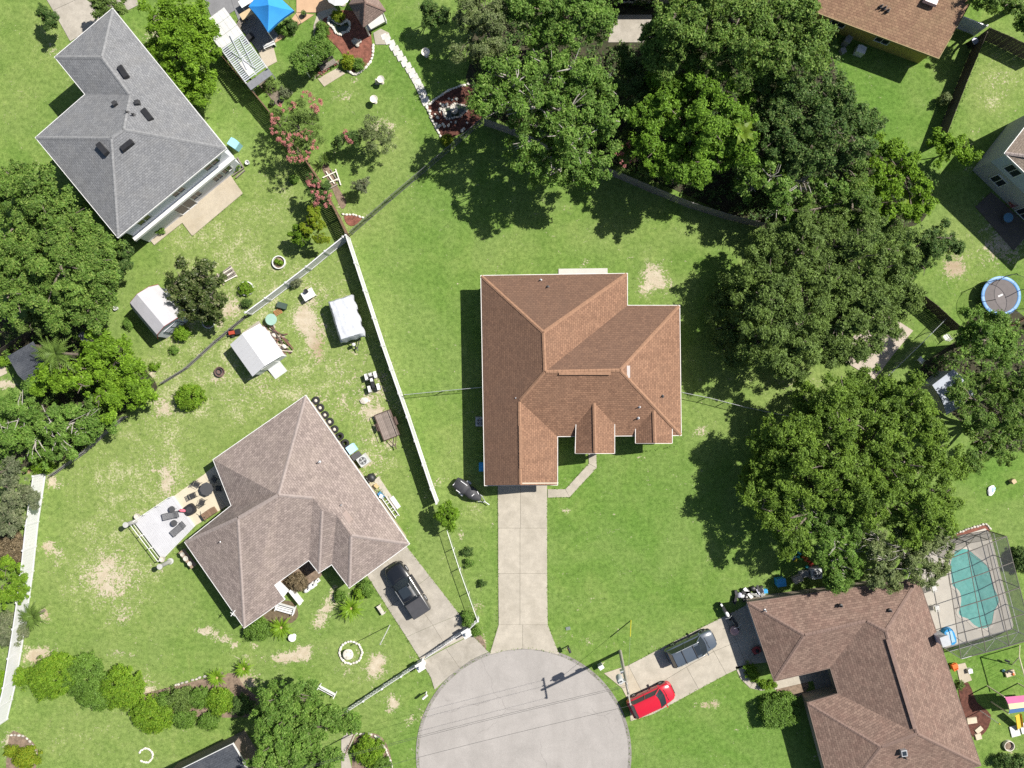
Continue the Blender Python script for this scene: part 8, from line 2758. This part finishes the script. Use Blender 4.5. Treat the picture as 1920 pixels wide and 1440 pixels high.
# ---- grey house corner and other loose things
r = bin_box('pale teal electrical box at the right corner of the grey-roofed house', 437, 268, .95, .75, .95, mat('teal_metal', (0.22, 0.42, 0.47), .5, .06), mat('teal_metal', (0, 0, 0)), -.6, 'utility_cabinet', 'utility cabinet')
for x, y, lb in ((464, 305, 'round white cap on the grass right of the grey-roofed house'), (217, 578, 'white bucket on the grass at the edge of the spreading oak')):
    p = P(x, y, .2)
    r = thing('white_bucket', lb, 'bucket', (p.x, p.y, 0))
    MB().lathe((0, 0, 0), [(.16, 0), (.20, .3), (.21, .32), (.17, .31), (.14, .05), (0, .04)], 14).build('pail', WHITE, r, smooth=50)
    MB().tube([(-.2, 0, .3), (-.12, 0, .42), (.12, 0, .42), (.2, 0, .3)], .01, 4).build('handle', STEEL, r)
r = thing('lattice_edging', 'low wooden frame edging round the shrub bed by the grey-roofed house patio', 'edging', P(446, 316))
for a, b in (((438, 330), (458, 316)), ((458, 316), (446, 296)), ((444, 334), (460, 320))):
    q0, q1 = P(*a), P(*b)
    d = q1 - q0
    m_ = (q0 + q1) / 2
    MB().box((m_.x, m_.y, .12), (d.length, .08, .24), math.atan2(d.y, d.x)).build('board', WOODGREY, r, world=True)
r = thing('timber_frame', 'pile of pale timbers on brown mulch beside the small crape myrtle', 'lumber', P(622, 340))
for a, b in (((612, 322), (628, 345)), ((620, 318), (634, 340)), ((606, 334), (632, 322)), ((610, 346), (636, 336)), ((616, 356), (634, 346)), ((630, 318), (640, 348))):
    q0, q1 = P(*a), P(*b)
    d = q1 - q0
    m_ = (q0 + q1) / 2
    MB().box((m_.x, m_.y, .08 + random.uniform(0, .1)), (d.length, .10, .07), math.atan2(d.y, d.x)).build('timber', WOODGREY if b[0] % 4 else PALE, r, world=True)
for x, y, lb in ((511, 193, 'dark pot on the grass below the strip bed, left of two'), (528, 186, 'dark pot on the grass below the strip bed, right of two'), (570, 26, 'dark palm pot on the tan terrace beside the blue canopy')):
    p = P(x, y, .3)
    r = thing('plant_pot', lb, 'pot', (p.x, p.y, .06))
    MB().lathe((0, 0, 0), [(.17, 0), (.25, .32), (.26, .34), (.20, .33), (0, .28)], 14).build('pot', BLACK, r, smooth=50)
    leaf_cloud('plant', np.array([[0, 0, .46]]), np.array([.24]), np.array([[0, 0, 1.0]]), 60, .12, L_OLIVE, r, (0, 0, 0))
for x0, y0, x1, y1, lb in ((448, 6, 474, -10, 'white folding table at the top edge left of the blue canopy'),):
    small_table(lb, (x0 + x1) / 2, 2, 1.3, .7, .74, WHITE, head(x0, y0, x1, y1))
small_table('tan wooden table on the dark patio beside the blue canopy', 462, 26, 1.2, .62, .74, mat('tan_wood', (0.42, 0.32, 0.19), .7, .1), head(452, 32, 472, 20))
bench('grey wooden bench on the dark patio beside the shelter', 452, 40, head(446, 52, 458, 30), 1.3, .5, WOODGREY, False)
bench('white bench at the grass edge of the dark patio', 504, 84, head(494, 88, 514, 80), 1.1, .4, WHITE, False)
bin_box('black cooler on the dark patio beside the slatted shelter', 467, 68, .5, .75, .45, BLACK, BLACK, head(460, 60, 474, 76), 'cooler', 'cooler')
p = P(640, 0, .7)
r = thing('scalloped_umbrella', 'white scalloped umbrella at the top edge left of the gazebo', 'umbrella', (p.x, p.y, 0))
cn = MB()
n = 24
vs = [(1.15 * (1 + .05 * (k % 2)) * math.cos(2 * math.pi * k / n), 1.15 * (1 + .05 * (k % 2)) * math.sin(2 * math.pi * k / n), 1.9) for k in range(n)] + [(0, 0, 2.35)]
cn.add(vs, [(k, (k + 1) % n, n) for k in range(n)])
cn.build('canopy', WHITE, r)
MB().tube([(0, 0, 0), (0, 0, 2.45)], .025, 6).build('pole', STEEL, r)
MB().lathe((0, 0, 0), [(.28, 0), (.26, .08), (.05, .10), (0, .1)], 14).build('base', CONC_GREY, r)


# ---- trampoline
def trampoline():
    p = P(1877, 555, .85)
    r = thing('trampoline', 'round trampoline with a blue rim pad near the right edge', 'trampoline', (p.x, p.y, 0))
    R = 1.84
    MB().lathe((0, 0, .84), [(R - .30, 0), (R * .4, .002), (0, .003)], 40).build('mat', mat('trampoline_mat', (0.135, 0.12, 0.118), .8, .08), r)
    padm = mat('blue_pad', (0.09, 0.24, 0.50), .45, .12, 2.2, .3, 6, dirt=(0.32, 0.46, 0.62), dirt_amt=.6)
    for k in range(8):
        a0, a1 = 2 * math.pi * k / 8 + .01, 2 * math.pi * (k + 1) / 8 - .01
        mb = MB()
        prof = [(R - .31, .855), (R - .26, .885), (R - .05, .89), (R, .86), (R - .02, .82)]
        m = 7
        for i in range(m + 1):
            a = a0 + (a1 - a0) * i / m
            mb.v.extend([(q * math.cos(a), q * math.sin(a), z) for q, z in prof])
        mb.f = [[i * 5 + j, (i + 1) * 5 + j, (i + 1) * 5 + j + 1, i * 5 + j + 1] for i in range(m) for j in range(4)]
        mb.m = [0] * len(mb.f)
        mb.build('pad', padm, r, smooth=60)
    for k in range(6):
        a = 2 * math.pi * k / 6 + .3
        x, y = R * math.cos(a), R * math.sin(a)
        MB().tube([(x, y, 0), (x, y, .85), (x * 1.04, y * 1.04, 2.3), (x * .94, y * .94, 2.55)], .03, 6).build('net_pole', DARKMETAL, r)
    n = 48
    MB().add([(R * .95 * math.cos(2 * math.pi * i / n), R * .95 * math.sin(2 * math.pi * i / n), z) for z in (.87, 2.5) for i in range(n)], [(i, (i + 1) % n, n + (i + 1) % n, n + i) for i in range(n)]).build('safety_net', screenmat('net', (0.03, 0.032, 0.035), .12), r)
    MB().torus((0, 0, 2.5), R * .95, .018, 40, 5).build('top_ring', DARKMETAL, r)
    MB().box((-.05, .05, .846), (.46, .16, .006), .45).build('printed_mark', mat('print_white', (0.5, 0.5, 0.5), .7, .3, 8), r)


trampoline()


# ---- pool, deck and screen enclosure
def pool():
    dk = [(1771, 1014), (1846, 990), (1856, 1000), (1899, 1172), (1896, 1180), (1772, 1216), (1762, 1204), (1724, 1092), (1740, 1040)]
    b = MB().prism(ccw([tuple(P(*q))[:2] for q in dk]), -.05, .10, inset=.01).build('pool_deck', mat('pool_deck_concrete', (0.42, 0.39, 0.34), .85, .06, 1.2))
    b['kind'] = 'structure'
    px = [(430, 315), (500, 320), (560, 370), (680, 470), (725, 570), (750, 690), (790, 770), (805, 850), (760, 930), (745, 1020), (720, 1080), (640, 1105), (560, 1070), (500, 1010), (440, 990), (405, 950), (425, 880), (430, 800), (410, 730), (360, 690), (340, 660), (325, 480), (340, 400), (370, 340)]
    out = ccw([tuple(P(1720 + x * .1875, 970 + y * .1875))[:2] for x, y in px])
    out = smooth_line(out, 2, True)
    c = sum((Vector((*p, 0)) for p in out), Vector()) / len(out)
    r = thing('swimming_pool', 'kidney-shaped turquoise swimming pool under the screen enclosure', 'swimming pool', (c.x, c.y, 0))
    wm, nt, o = _nt('pool_water')
    ob = N(nt, 'ShaderNodeTexCoord').outputs['Object']
    vo = N(nt, 'ShaderNodeTexVoronoi', feature='SMOOTH_F1', i_Scale=3.2)
    nt.links.new(ob, vo.inputs['Vector'])
    cc = ramp(nt, noise(nt, ob, 1.3, 4, .6, .5), [(0.3, (0.092, 0.305, 0.275)), (0.7, (0.145, 0.39, 0.35))]).outputs[0]
    cc = mixc(nt, .25, cc, ramp(nt, vo.outputs['Distance'], [(0.1, .75), (.6, 1.35)]).outputs[0], 'MULTIPLY')
    bs = N(nt, 'ShaderNodeBsdfPrincipled')
    bs.inputs['Roughness'].default_value = .12
    nt.links.new(cc, bs.inputs['Base Color'])
    bn = N(nt, 'ShaderNodeBump')
    bn.inputs['Strength'].default_value = .25
    bn.inputs['Distance'].default_value = .04
    nt.links.new(noise(nt, ob, 2.4, 3), bn.inputs['Height'])
    nt.links.new(bn.outputs[0], bs.inputs['Normal'])
    nt.links.new(bs.outputs[0], o.inputs['Surface'])
    MB().prism(out, 0.0, .106).build('water', wm, r, world=True)
    oo = offset(out, .24)
    n = len(out)
    MB().add([(x, y, .125) for x, y in out] + [(x, y, .125) for x, y in oo] + [(x, y, .09) for x, y in oo] + [(x, y, .09) for x, y in out],
             [q for i in range(n) for j in [(i + 1) % n] for q in ((i, n + i, n + j, j), (n + i, 2 * n + i, 2 * n + j, n + j), (3 * n + i, i, j, 3 * n + j))]).build('coping', mat('pool_coping', (0.50, 0.46, 0.40), .8, .06), r, world=True)


pool()


def cage():
    h = 2.75
    A, B, C, D = [P(*q) for q in ((1783, 1006), (1849, 994), (1896, 1178), (1768, 1214))]
    Hs = P(1724, 1092)
    E = P(1742, 1036)
    r = thing('pool_enclosure', 'screened pool enclosure with dark beams over the turquoise pool', 'pool enclosure', P(1820, 1100))
    bz = mat('bronze_frame', (0.10, 0.09, 0.08), .5, .1, metal=.2)
    wh = mat('pale_frame', (0.42, 0.42, 0.41), .5, .08, metal=.2)
    up = Vector((0, 0, h))

    def bar(a, b, w, m, nm):
        MB().tube([a, b], w, 4).build(nm, m, r, world=True)
    # roof: beams across from the house eave to the outer wall, purlins the other way
    n = 5
    eave0, eave1 = P(1744, 1052, 2.65), P(1766, 1206, 2.65)
    eave0, eave1 = E + Vector((0, 0, 2.7)), D + Vector((0, 0, 2.7))
    for k in range(n):
        t = k / (n - 1)
        a = eave0.lerp(eave1, t)
        b = (B.lerp(C, t)) + up
        mid = a.lerp(b, .5) + Vector((0, 0, .12))
        bar(a, mid, .045, bz, 'beam')
        bar(mid, b, .045, bz, 'beam')
        bar(B.lerp(C, t), b, .045, wh if k > 2 else bz, 'post')
    for u in (0.0, .34, .67, 1.0):
        a = eave0.lerp(B + up, u) + Vector((0, 0, .12 * (1 - abs(2 * u - 1))))
        b = eave1.lerp(C + up, u) + Vector((0, 0, .12 * (1 - abs(2 * u - 1))))
        bar(a, b, .035, bz, 'purlin')
    for k in range(n - 1):
        t0, t1 = k / (n - 1), (k + 1) / (n - 1)
        if k in (0, n - 2):
            bar(eave0.lerp(B + up, .34).lerp(eave1.lerp(C + up, .34), t0), eave0.lerp(B + up, .67).lerp(eave1.lerp(C + up, .67), t1), .022, bz, 'brace')
    # walls
    for (p, q, m, cnt) in ((A, B, bz, 3), (D, C, wh, 4), (B, C, wh, 5), (E, A, bz, 3)):
        for z in (.12, 1.0, h):
            bar(p + Vector((0, 0, z)), q + Vector((0, 0, z)), .032, m, 'rail')
        for k in range(cnt):
            t = k / (cnt - 1)
            s = p.lerp(q, t)
            if (p, q) != (B, C):
                bar(s, s + up, .035, m, 'post')
            if k < cnt - 1 and (p is D or p is A):
                e = p.lerp(q, (k + 1) / (cnt - 1))
                bar(s + up, e + Vector((0, 0, 1.0)), .022, m, 'brace')
    scr = screenmat('screen_wall', (0.10, 0.10, 0.105), .42)
    for p, q in ((A, B), (B, C), (D, C), (E, A)):
        MB().add([p, q, q + up, p + up], [(0, 1, 2, 3)]).build('screen', scr, r, world=True)
    rs = screenmat('screen_roof', (0.09, 0.09, 0.095), .25)
    for k in range(n - 1):
        t0, t1 = k / (n - 1), (k + 1) / (n - 1)
        a0, b0, a1, b1 = eave0.lerp(eave1, t0), B.lerp(C, t0) + up, eave0.lerp(eave1, t1), B.lerp(C, t1) + up
        m0, m1 = a0.lerp(b0, .5) + Vector((0, 0, .12)), a1.lerp(b1, .5) + Vector((0, 0, .12))
        MB().add([a0, m0, m1, a1, b0, b1], [(0, 1, 2, 3), (1, 4, 5, 2)]).build('roof_screen', rs, r, world=True)


cage()
p = P(1781, 1194, .5)
r = thing('pool_float', 'bright blue plastic tub inside the lower corner of the pool enclosure', 'tub', (p.x, p.y, .10), head(1722, 1085, 1839, 1435))
MB().prism(smooth_line([(-.65, -.42), (.65, -.42), (.65, .42), (-.65, .42)], 3, True), 0, .5, inset=.04).build('body', BLUE, r)
MB().box((0, 0, .52), (1.1, .6, .04), 0, 0, .9).build('lid', LBLUE, r)
for x, y, lb, a in ((1752, 1104, 'white patio chair inside the pool enclosure near the house wall', .3), (1757, 1140, 'second white patio chair inside the pool enclosure, lower', .2)):
    patio_chair(lb, x, y, a, WHITE, .10, 'pool chairs')

# ---- beyond the pool: swing set and play things
def swing_set():
    r = thing('swing_set', 'swing set with a striped pink, cream and blue awning at the right edge', 'swing set', P(1925, 1290))
    m = mat('swing_frame', (0.50, 0.44, 0.33), .6, .1)
    a, b = P(1912, 1210), P(1898, 1246)
    top = P(1911, 1232, 2.5)
    t2 = P(1930, 1300, 2.5)
    for s in (a, b):
        MB().tube([s, top], .045, 6).build('leg', m, r, world=True)
    MB().tube([top, t2], .05, 6).build('top_beam', m, r, world=True)
    q0, q1 = P(1902, 1300), P(1886, 1330)
    cs = [P(x, y, 2.4) for x, y in ((1884, 1307), (1940, 1302), (1946, 1330), (1892, 1338))]
    for x, y in ((1884, 1307), (1892, 1338), (1944, 1302), (1946, 1332)):
        p = P(x, y, 2.4)
        MB().box((p.x, p.y, 1.2), (.09, .09, 2.4)).build('tower_post', m, r, world=True)
    cols = [mat('stripe_pink', (0.42, 0.11, 0.23), .8, .06), mat('stripe_cream', (0.58, 0.48, 0.28), .8, .06), mat('stripe_blue', (0.06, 0.14, 0.30), .8, .06)]
    for k in range(3):
        t0, t1 = k / 3, (k + 1) / 3
        l0, l1, r0, r1 = cs[0].lerp(cs[3], t0), cs[0].lerp(cs[3], t1), cs[1].lerp(cs[2], t0), cs[1].lerp(cs[2], t1)
        hump = [Vector((0, 0, .30 * math.sin(math.pi * t))) for t in (t0, t1)]
        MB().add([l0 + hump[0], r0 + hump[0], r1 + hump[1], l1 + hump[1]], [(0, 1, 2, 3)]).add([l0 + hump[0] - Vector((0, 0, .02)), r0 + hump[0] - Vector((0, 0, .02)), r1 + hump[1] - Vector((0, 0, .02)), l1 + hump[1] - Vector((0, 0, .02))], [(3, 2, 1, 0)]).build('awning_stripe', cols[k], r, world=True)
    fl = [P(x, y, 1.2) for x, y in ((1886, 1308), (1938, 1304), (1942, 1330), (1894, 1336))]
    MB().prism([(v.x, v.y) for v in fl], 1.1, 1.18).build('platform', m, r, world=True)
    s0, s1 = P(1908, 1340, 1.1), P(1912, 1366, .1)
    d = (s1 - s0)
    sd = Vector((-d.y, d.x, 0)).normalized() * .28
    MB().add([s0 - sd, s0 + sd, s1 + sd, s1 - sd, s0 - sd * 1.1 + Vector((0, 0, .16)), s0 + sd * 1.1 + Vector((0, 0, .16)), s1 + sd * 1.1 + Vector((0, 0, .16)), s1 - sd * 1.1 + Vector((0, 0, .16))],
             [(3, 2, 1, 0), (0, 4, 7, 3), (1, 2, 6, 5)]).build('slide', mat('yellow_slide', (0.62, 0.40, 0.04), .4, .06), r, world=True)
    for t in (.35, .65):
        p = top.lerp(t2, t)
        for s in (-.2, .2):
            MB().tube([p + Vector((s * .3, s, 0)), Vector((p.x + s * .3, p.y + s, .5))], .01, 4).build('rope', WHITE, r, world=True)
        MB().box((p.x, p.y, .5), (.2, .5, .04), 1.2).build('swing_seat', BLACK, r, world=True)


swing_set()
for k, (x, y) in enumerate(((1902, 1370), (1921, 1364))):
    p = P(x, y)
    tag(MB().box((p.x, p.y, .07), (.85, 1.0, .08), .25).build('play_mat', mat('pale_mat', (0.47, 0.48, 0.46), .8, .05)), ('pale grey play mat on the grass below the striped awning, left', 'pale grey play mat on the grass below the striped awning, right edge')[k], 'mat')
planter('round pale stone fire ring on the thin grass at lower right', 1891, 1398, .48, STONE, True, 'fire_ring', 'fire ring', .3)
for k, (x, y, w, d, a) in enumerate(((1821, 1350, .95, .6, .15), (1834, 1367, .75, .5, .7), (1833, 1380, .6, .6, .3))):
    p = P(x, y)
    tag(MB().prism(offset([(p.x + cx_ * w / 2 * math.cos(a) - cy_ * d / 2 * math.sin(a), p.y + cx_ * w / 2 * math.sin(a) + cy_ * d / 2 * math.cos(a)) for cx_, cy_ in ((-1, -1), (1, -1), (1, 1), (-1, 1))], 0), 0, .16, inset=.03).build('stone_block', mat('tan_block', (0.44, 0.37, 0.28), .9, .1)), ('tan stone block in the dark mulch, largest and nearest the roof edge', 'tan stone block in the dark mulch, middle of the three', 'tan stone block in the dark mulch, lowest of the three')[k], 'block')
p = P(1790, 1250, .4)
r = thing('plastic_chair', 'bright orange child-size chair on the slab below the pool enclosure', 'chair', (p.x, p.y, .06), .4)
om = mat('orange_plastic', (0.60, 0.13, 0.03), .45, .05)
MB().prism(smooth_line([(-.28, -.26), (.28, -.26), (.28, .26), (-.28, .26)], 3, True), .28, .33).build('seat', om, r)
MB().box((-.28, 0, .48), (.05, .5, .34)).box((0, .26, .42), (.44, .05, .12)).box((0, -.26, .42), (.44, .05, .12)).build('backrest', om, r)
for s in (-.2, .2):
    for q in (-.2, .2):
        MB().box((s, q, .14), (.06, .06, .28)).build('leg', om, r)
bin_box('small white box on the grass beside the pool enclosure', 1820, 1259, .42, .42, .38, WHITE, WHITE, .2, 'white_box', 'box')
p = P(1893, 1262, .1)
r = thing('sand_toys', 'faded play table and coloured toys on the grass under the swing beam', 'toys', (p.x, p.y, 0), .3)
MB().box((0, 0, .16), (.9, .55, .12), 0, 0, .95).build('tray', mat('tan_block', (0, 0, 0)), r)
MB().blob((.2, -.12, .26), (.13, .12, .1), 8, 5, .1).build('ball', om, r, smooth=180)
MB().blob((-.5, .4, .12), (.16, .12, .1), 8, 5, .1).build('bucket', MATS['teal_metal'], r, smooth=180)
# ---- right-hand lawn
p = P(1860, 920, .2)
r = thing('beach_towel', 'crumpled white and pale blue cloth on the grass near the right edge', 'cloth', (p.x, p.y, 0), 1.1)
MB().blob((0, 0, .10), (.50, .36, .10), 10, 5, .22, seed=6).build('white_fold', WHITE, r, smooth=40)
MB().blob((.14, -.10, .16), (.30, .18, .08), 9, 5, .25, seed=7).build('blue_fold', LBLUE, r, smooth=40)
bin_box('little tan wooden box on the grass at the right edge', 1902, 903, .4, .4, .45, mat('tan_wood', (0, 0, 0)), mat('tan_wood', (0, 0, 0)), .6, 'wooden_box', 'box')
patio_chair('white garden chair in the deep shade beside the chain-link fence', 1727, 675, .8, WHITE, 0, None)
patio_chair('white garden chair under the tree below the trampoline', 1775, 632, 2.2, WHITE, 0, None)
p = P(1891, 410, .7)
round_stool('round blue table in the shadow on the dark patio at right', 1891, 408, .45, .66, mat('faded_blue', (0.10, 0.22, 0.32), .5, .08), .06, None, 'round_table', 'table')
patio_chair('red chair in the shadow by the pale two-storey house', 1898, 382, 2.0, mat('dull_red', (0.30, 0.05, 0.05), .5, .08), .06, None)
# ---- beside the yellow house
bin_box('white cabinet standing in the shadow of the yellow wall', 1616, 92, .85, .7, .8, WHITE, WHITE, head(1523, 20, 1760, 109), 'white_cabinet', 'cabinet')
bin_box('grey covered grill in the shadow left of the white cabinet', 1592, 73, .7, .55, .95, mat('dull_grey', (0.22, 0.22, 0.21), .7, .1), mat('dull_grey', (0, 0, 0)), 1.0, 'covered_grill', 'grill')
bin_box('small grey stool in the shadow of the yellow house near the trees', 1582, 94, .5, .5, .45, MATS['dull_grey'], MATS['dull_grey'], .4, 'stool', 'stool')
bin_box('dark machine with a pale lid between the yellow house and the dark fence', 1829, 76, .55, .6, .85, BLACK, mat('pale_lilac', (0.38, 0.38, 0.46), .5, .1), .5, 'mower', 'mower')

# ---- clutter along the upper wall of the brown house
UPA = head(1402, 1130, 1722, 1085)
bin_box('bright blue square bin in the clutter above the brown roof', 1466, 1093, .85, .75, .8, BLUE, BLUE, UPA)
bin_box('small blue bucket-shaped bin left of the bright blue square bin', 1436, 1109, .36, .36, .4, BLUE, BLUE, UPA)
bin_box('pale tan box heap right of the bright blue square bin', 1497, 1087, .9, .6, .6, mat('tan_box', (0.42, 0.36, 0.29), .8, .1), mat('tan_box', (0, 0, 0)), UPA + .3, 'cardboard_box', 'box')
bin_box('grey plastic chest beside the air conditioner above the brown roof', 1509, 1077, .8, .6, .55, mat('dull_grey', (0, 0, 0)), mat('dull_grey', (0, 0, 0)), UPA, 'plastic_chest', 'chest')
r = thing('junk_pile', 'pile of white sheets, boards and bags at the upper left corner of the brown roof', 'junk', P(1414, 1110))
for k in range(26):
    x, y = 1376 + random.uniform(0, 56), 0
    y = 1118 - (x - 1376) * .22 + random.uniform(-9, 7)
    p = P(x, y) - r.location
    mm = [BLACK, WHITE, BLACK, MATS['dull_grey'], DARKMETAL, BLACK, MATS['pale_lilac']][k % 7]
    if k % 3 == 0:
        MB().blob((p.x, p.y, .2), (random.uniform(.2, .42), random.uniform(.15, .3), .2), 8, 5, .25, seed=k).build('bag', mm, r, smooth=60)
    elif k % 3 == 1:
        MB().box((p.x, p.y, .22), (random.uniform(.3, .8), random.uniform(.2, .4), random.uniform(.1, .4)), random.uniform(0, 3)).build('box', mm, r)
    else:
        a = random.uniform(0, 3.1)
        MB().box((p.x, p.y, .42), (random.uniform(.6, 1.2), random.uniform(.08, .3), .03), a).build('board', mm, r)


def motorbike(label, x, y, rz, body):
    p = P(x, y, .5)
    r = thing('motorcycle', label, 'motorcycle', (p.x, p.y, .05), rz)
    for xx in (-.68, .70):
        wheel(r, xx, .001, .31, .13)
    MB().box((0, 0, .42), (.62, .28, .36), 0, 0, .8).build('engine', STEEL, r)
    MB().blob((.16, 0, .78), (.30, .17, .13), 10, 6, .03).build('tank', body, r, smooth=180)
    MB().box((-.36, 0, .76), (.62, .26, .10), 0, 0, .85).build('seat', BLACK, r)
    MB().tube([(.34, -.38, 1.0), (.44, -.1, .98), (.44, .1, .98), (.34, .38, 1.0)], .018, 5).build('handlebar', STEEL, r)
    MB().tube([(.46, 0, .95), (.72, 0, .32)], .04, 6).build('fork', STEEL, r)
    MB().box((-.72, 0, .66), (.4, .16, .04)).build('mudguard', body, r)


motorbike('white and chrome motorcycle at the end of the lower right driveway', 1360, 1147, head(1354, 1136, 1368, 1160), WHITE)
motorbike('dark motorcycle parked behind the white one by the brown house', 1376, 1165, head(1370, 1152, 1384, 1176), BLACK)
p = P(1378, 1183, .4)
r = thing('ride_on_toy', 'pale pink round ride-on toy on the shaded end of the driveway', 'toy', (p.x, p.y, .055), .8)
MB().lathe((0, 0, .12), [(.2, 0), (.42, .05), (.44, .18), (.36, .26), (.2, .2), (0, .18)], 18).build('body', mat('pale_pink', (0.48, 0.30, 0.28), .5, .08), r, smooth=50)
for k in range(3):
    a = 2.1 * k
    MB().lathe((.3 * math.cos(a), .3 * math.sin(a), 0), [(0, 0), (.1, .02), (.1, .14), (0, .16)], 10).build('wheel', BLACK, r)
p = P(1419, 1221, .4)
r = thing('push_mower', 'red push mower in the roof shade by the garage of the brown house', 'mower', (p.x, p.y, .055), .5)
MB().prism(smooth_line([(-.3, -.27), (.35, -.27), (.35, .27), (-.3, .27)], 3, True), .12, .28, inset=.04).build('deck', MATS['dull_red'], r)
MB().lathe((.05, 0, .28), [(.16, 0), (.17, .16), (.08, .2), (0, .2)], 12).build('engine', BLACK, r, smooth=50)
MB().tube([(-.3, -.2, .25), (-1.0, -.2, .95), (-1.0, .2, .95), (-.3, .2, .25)], .016, 5).build('handle', DARKMETAL, r)
for sx in (-.28, .33):
    for sy in (-.29, .29):
        wheel(r, sx, sy, .1, .06)
r = thing('toy_cluster', 'bright coloured plastic toys scattered on the shaded grass above the brown roof', 'toys', P(1498, 1046))
cols = [mat('toy_%s' % n_, c_, .45, .05) for n_, c_ in (('yellow', (0.60, 0.46, 0.04)), ('orange', (0.60, 0.17, 0.04)), ('teal', (0.06, 0.35, 0.36)), ('blue', (0.08, 0.12, 0.42)), ('red', (0.5, 0.05, 0.03)), ('green', (0.15, 0.40, 0.06)))]
for k, (x, y) in enumerate(((1483, 1038), (1486, 1047), (1491, 1049), (1495, 1043), (1499, 1047), (1505, 1044), (1510, 1048), (1515, 1052), (1497, 1036), (1512, 1062), (1520, 1057), (1489, 1043))):
    p = P(x, y) - r.location
    mb = MB()
    if k % 2:
        mb.blob((p.x, p.y, .16), (.18, .14, .14), 9, 5, .1, seed=k)
    else:
        mb.box((p.x, p.y, .15), (.45, .2, .28), k * .7, 0, .75)
    mb.build('toy', cols[(0, 3, 0, 2, 5, 1, 1, 4, 2, 2, 4, 3)[k]], r, smooth=50)
p = P(1385, 1165)
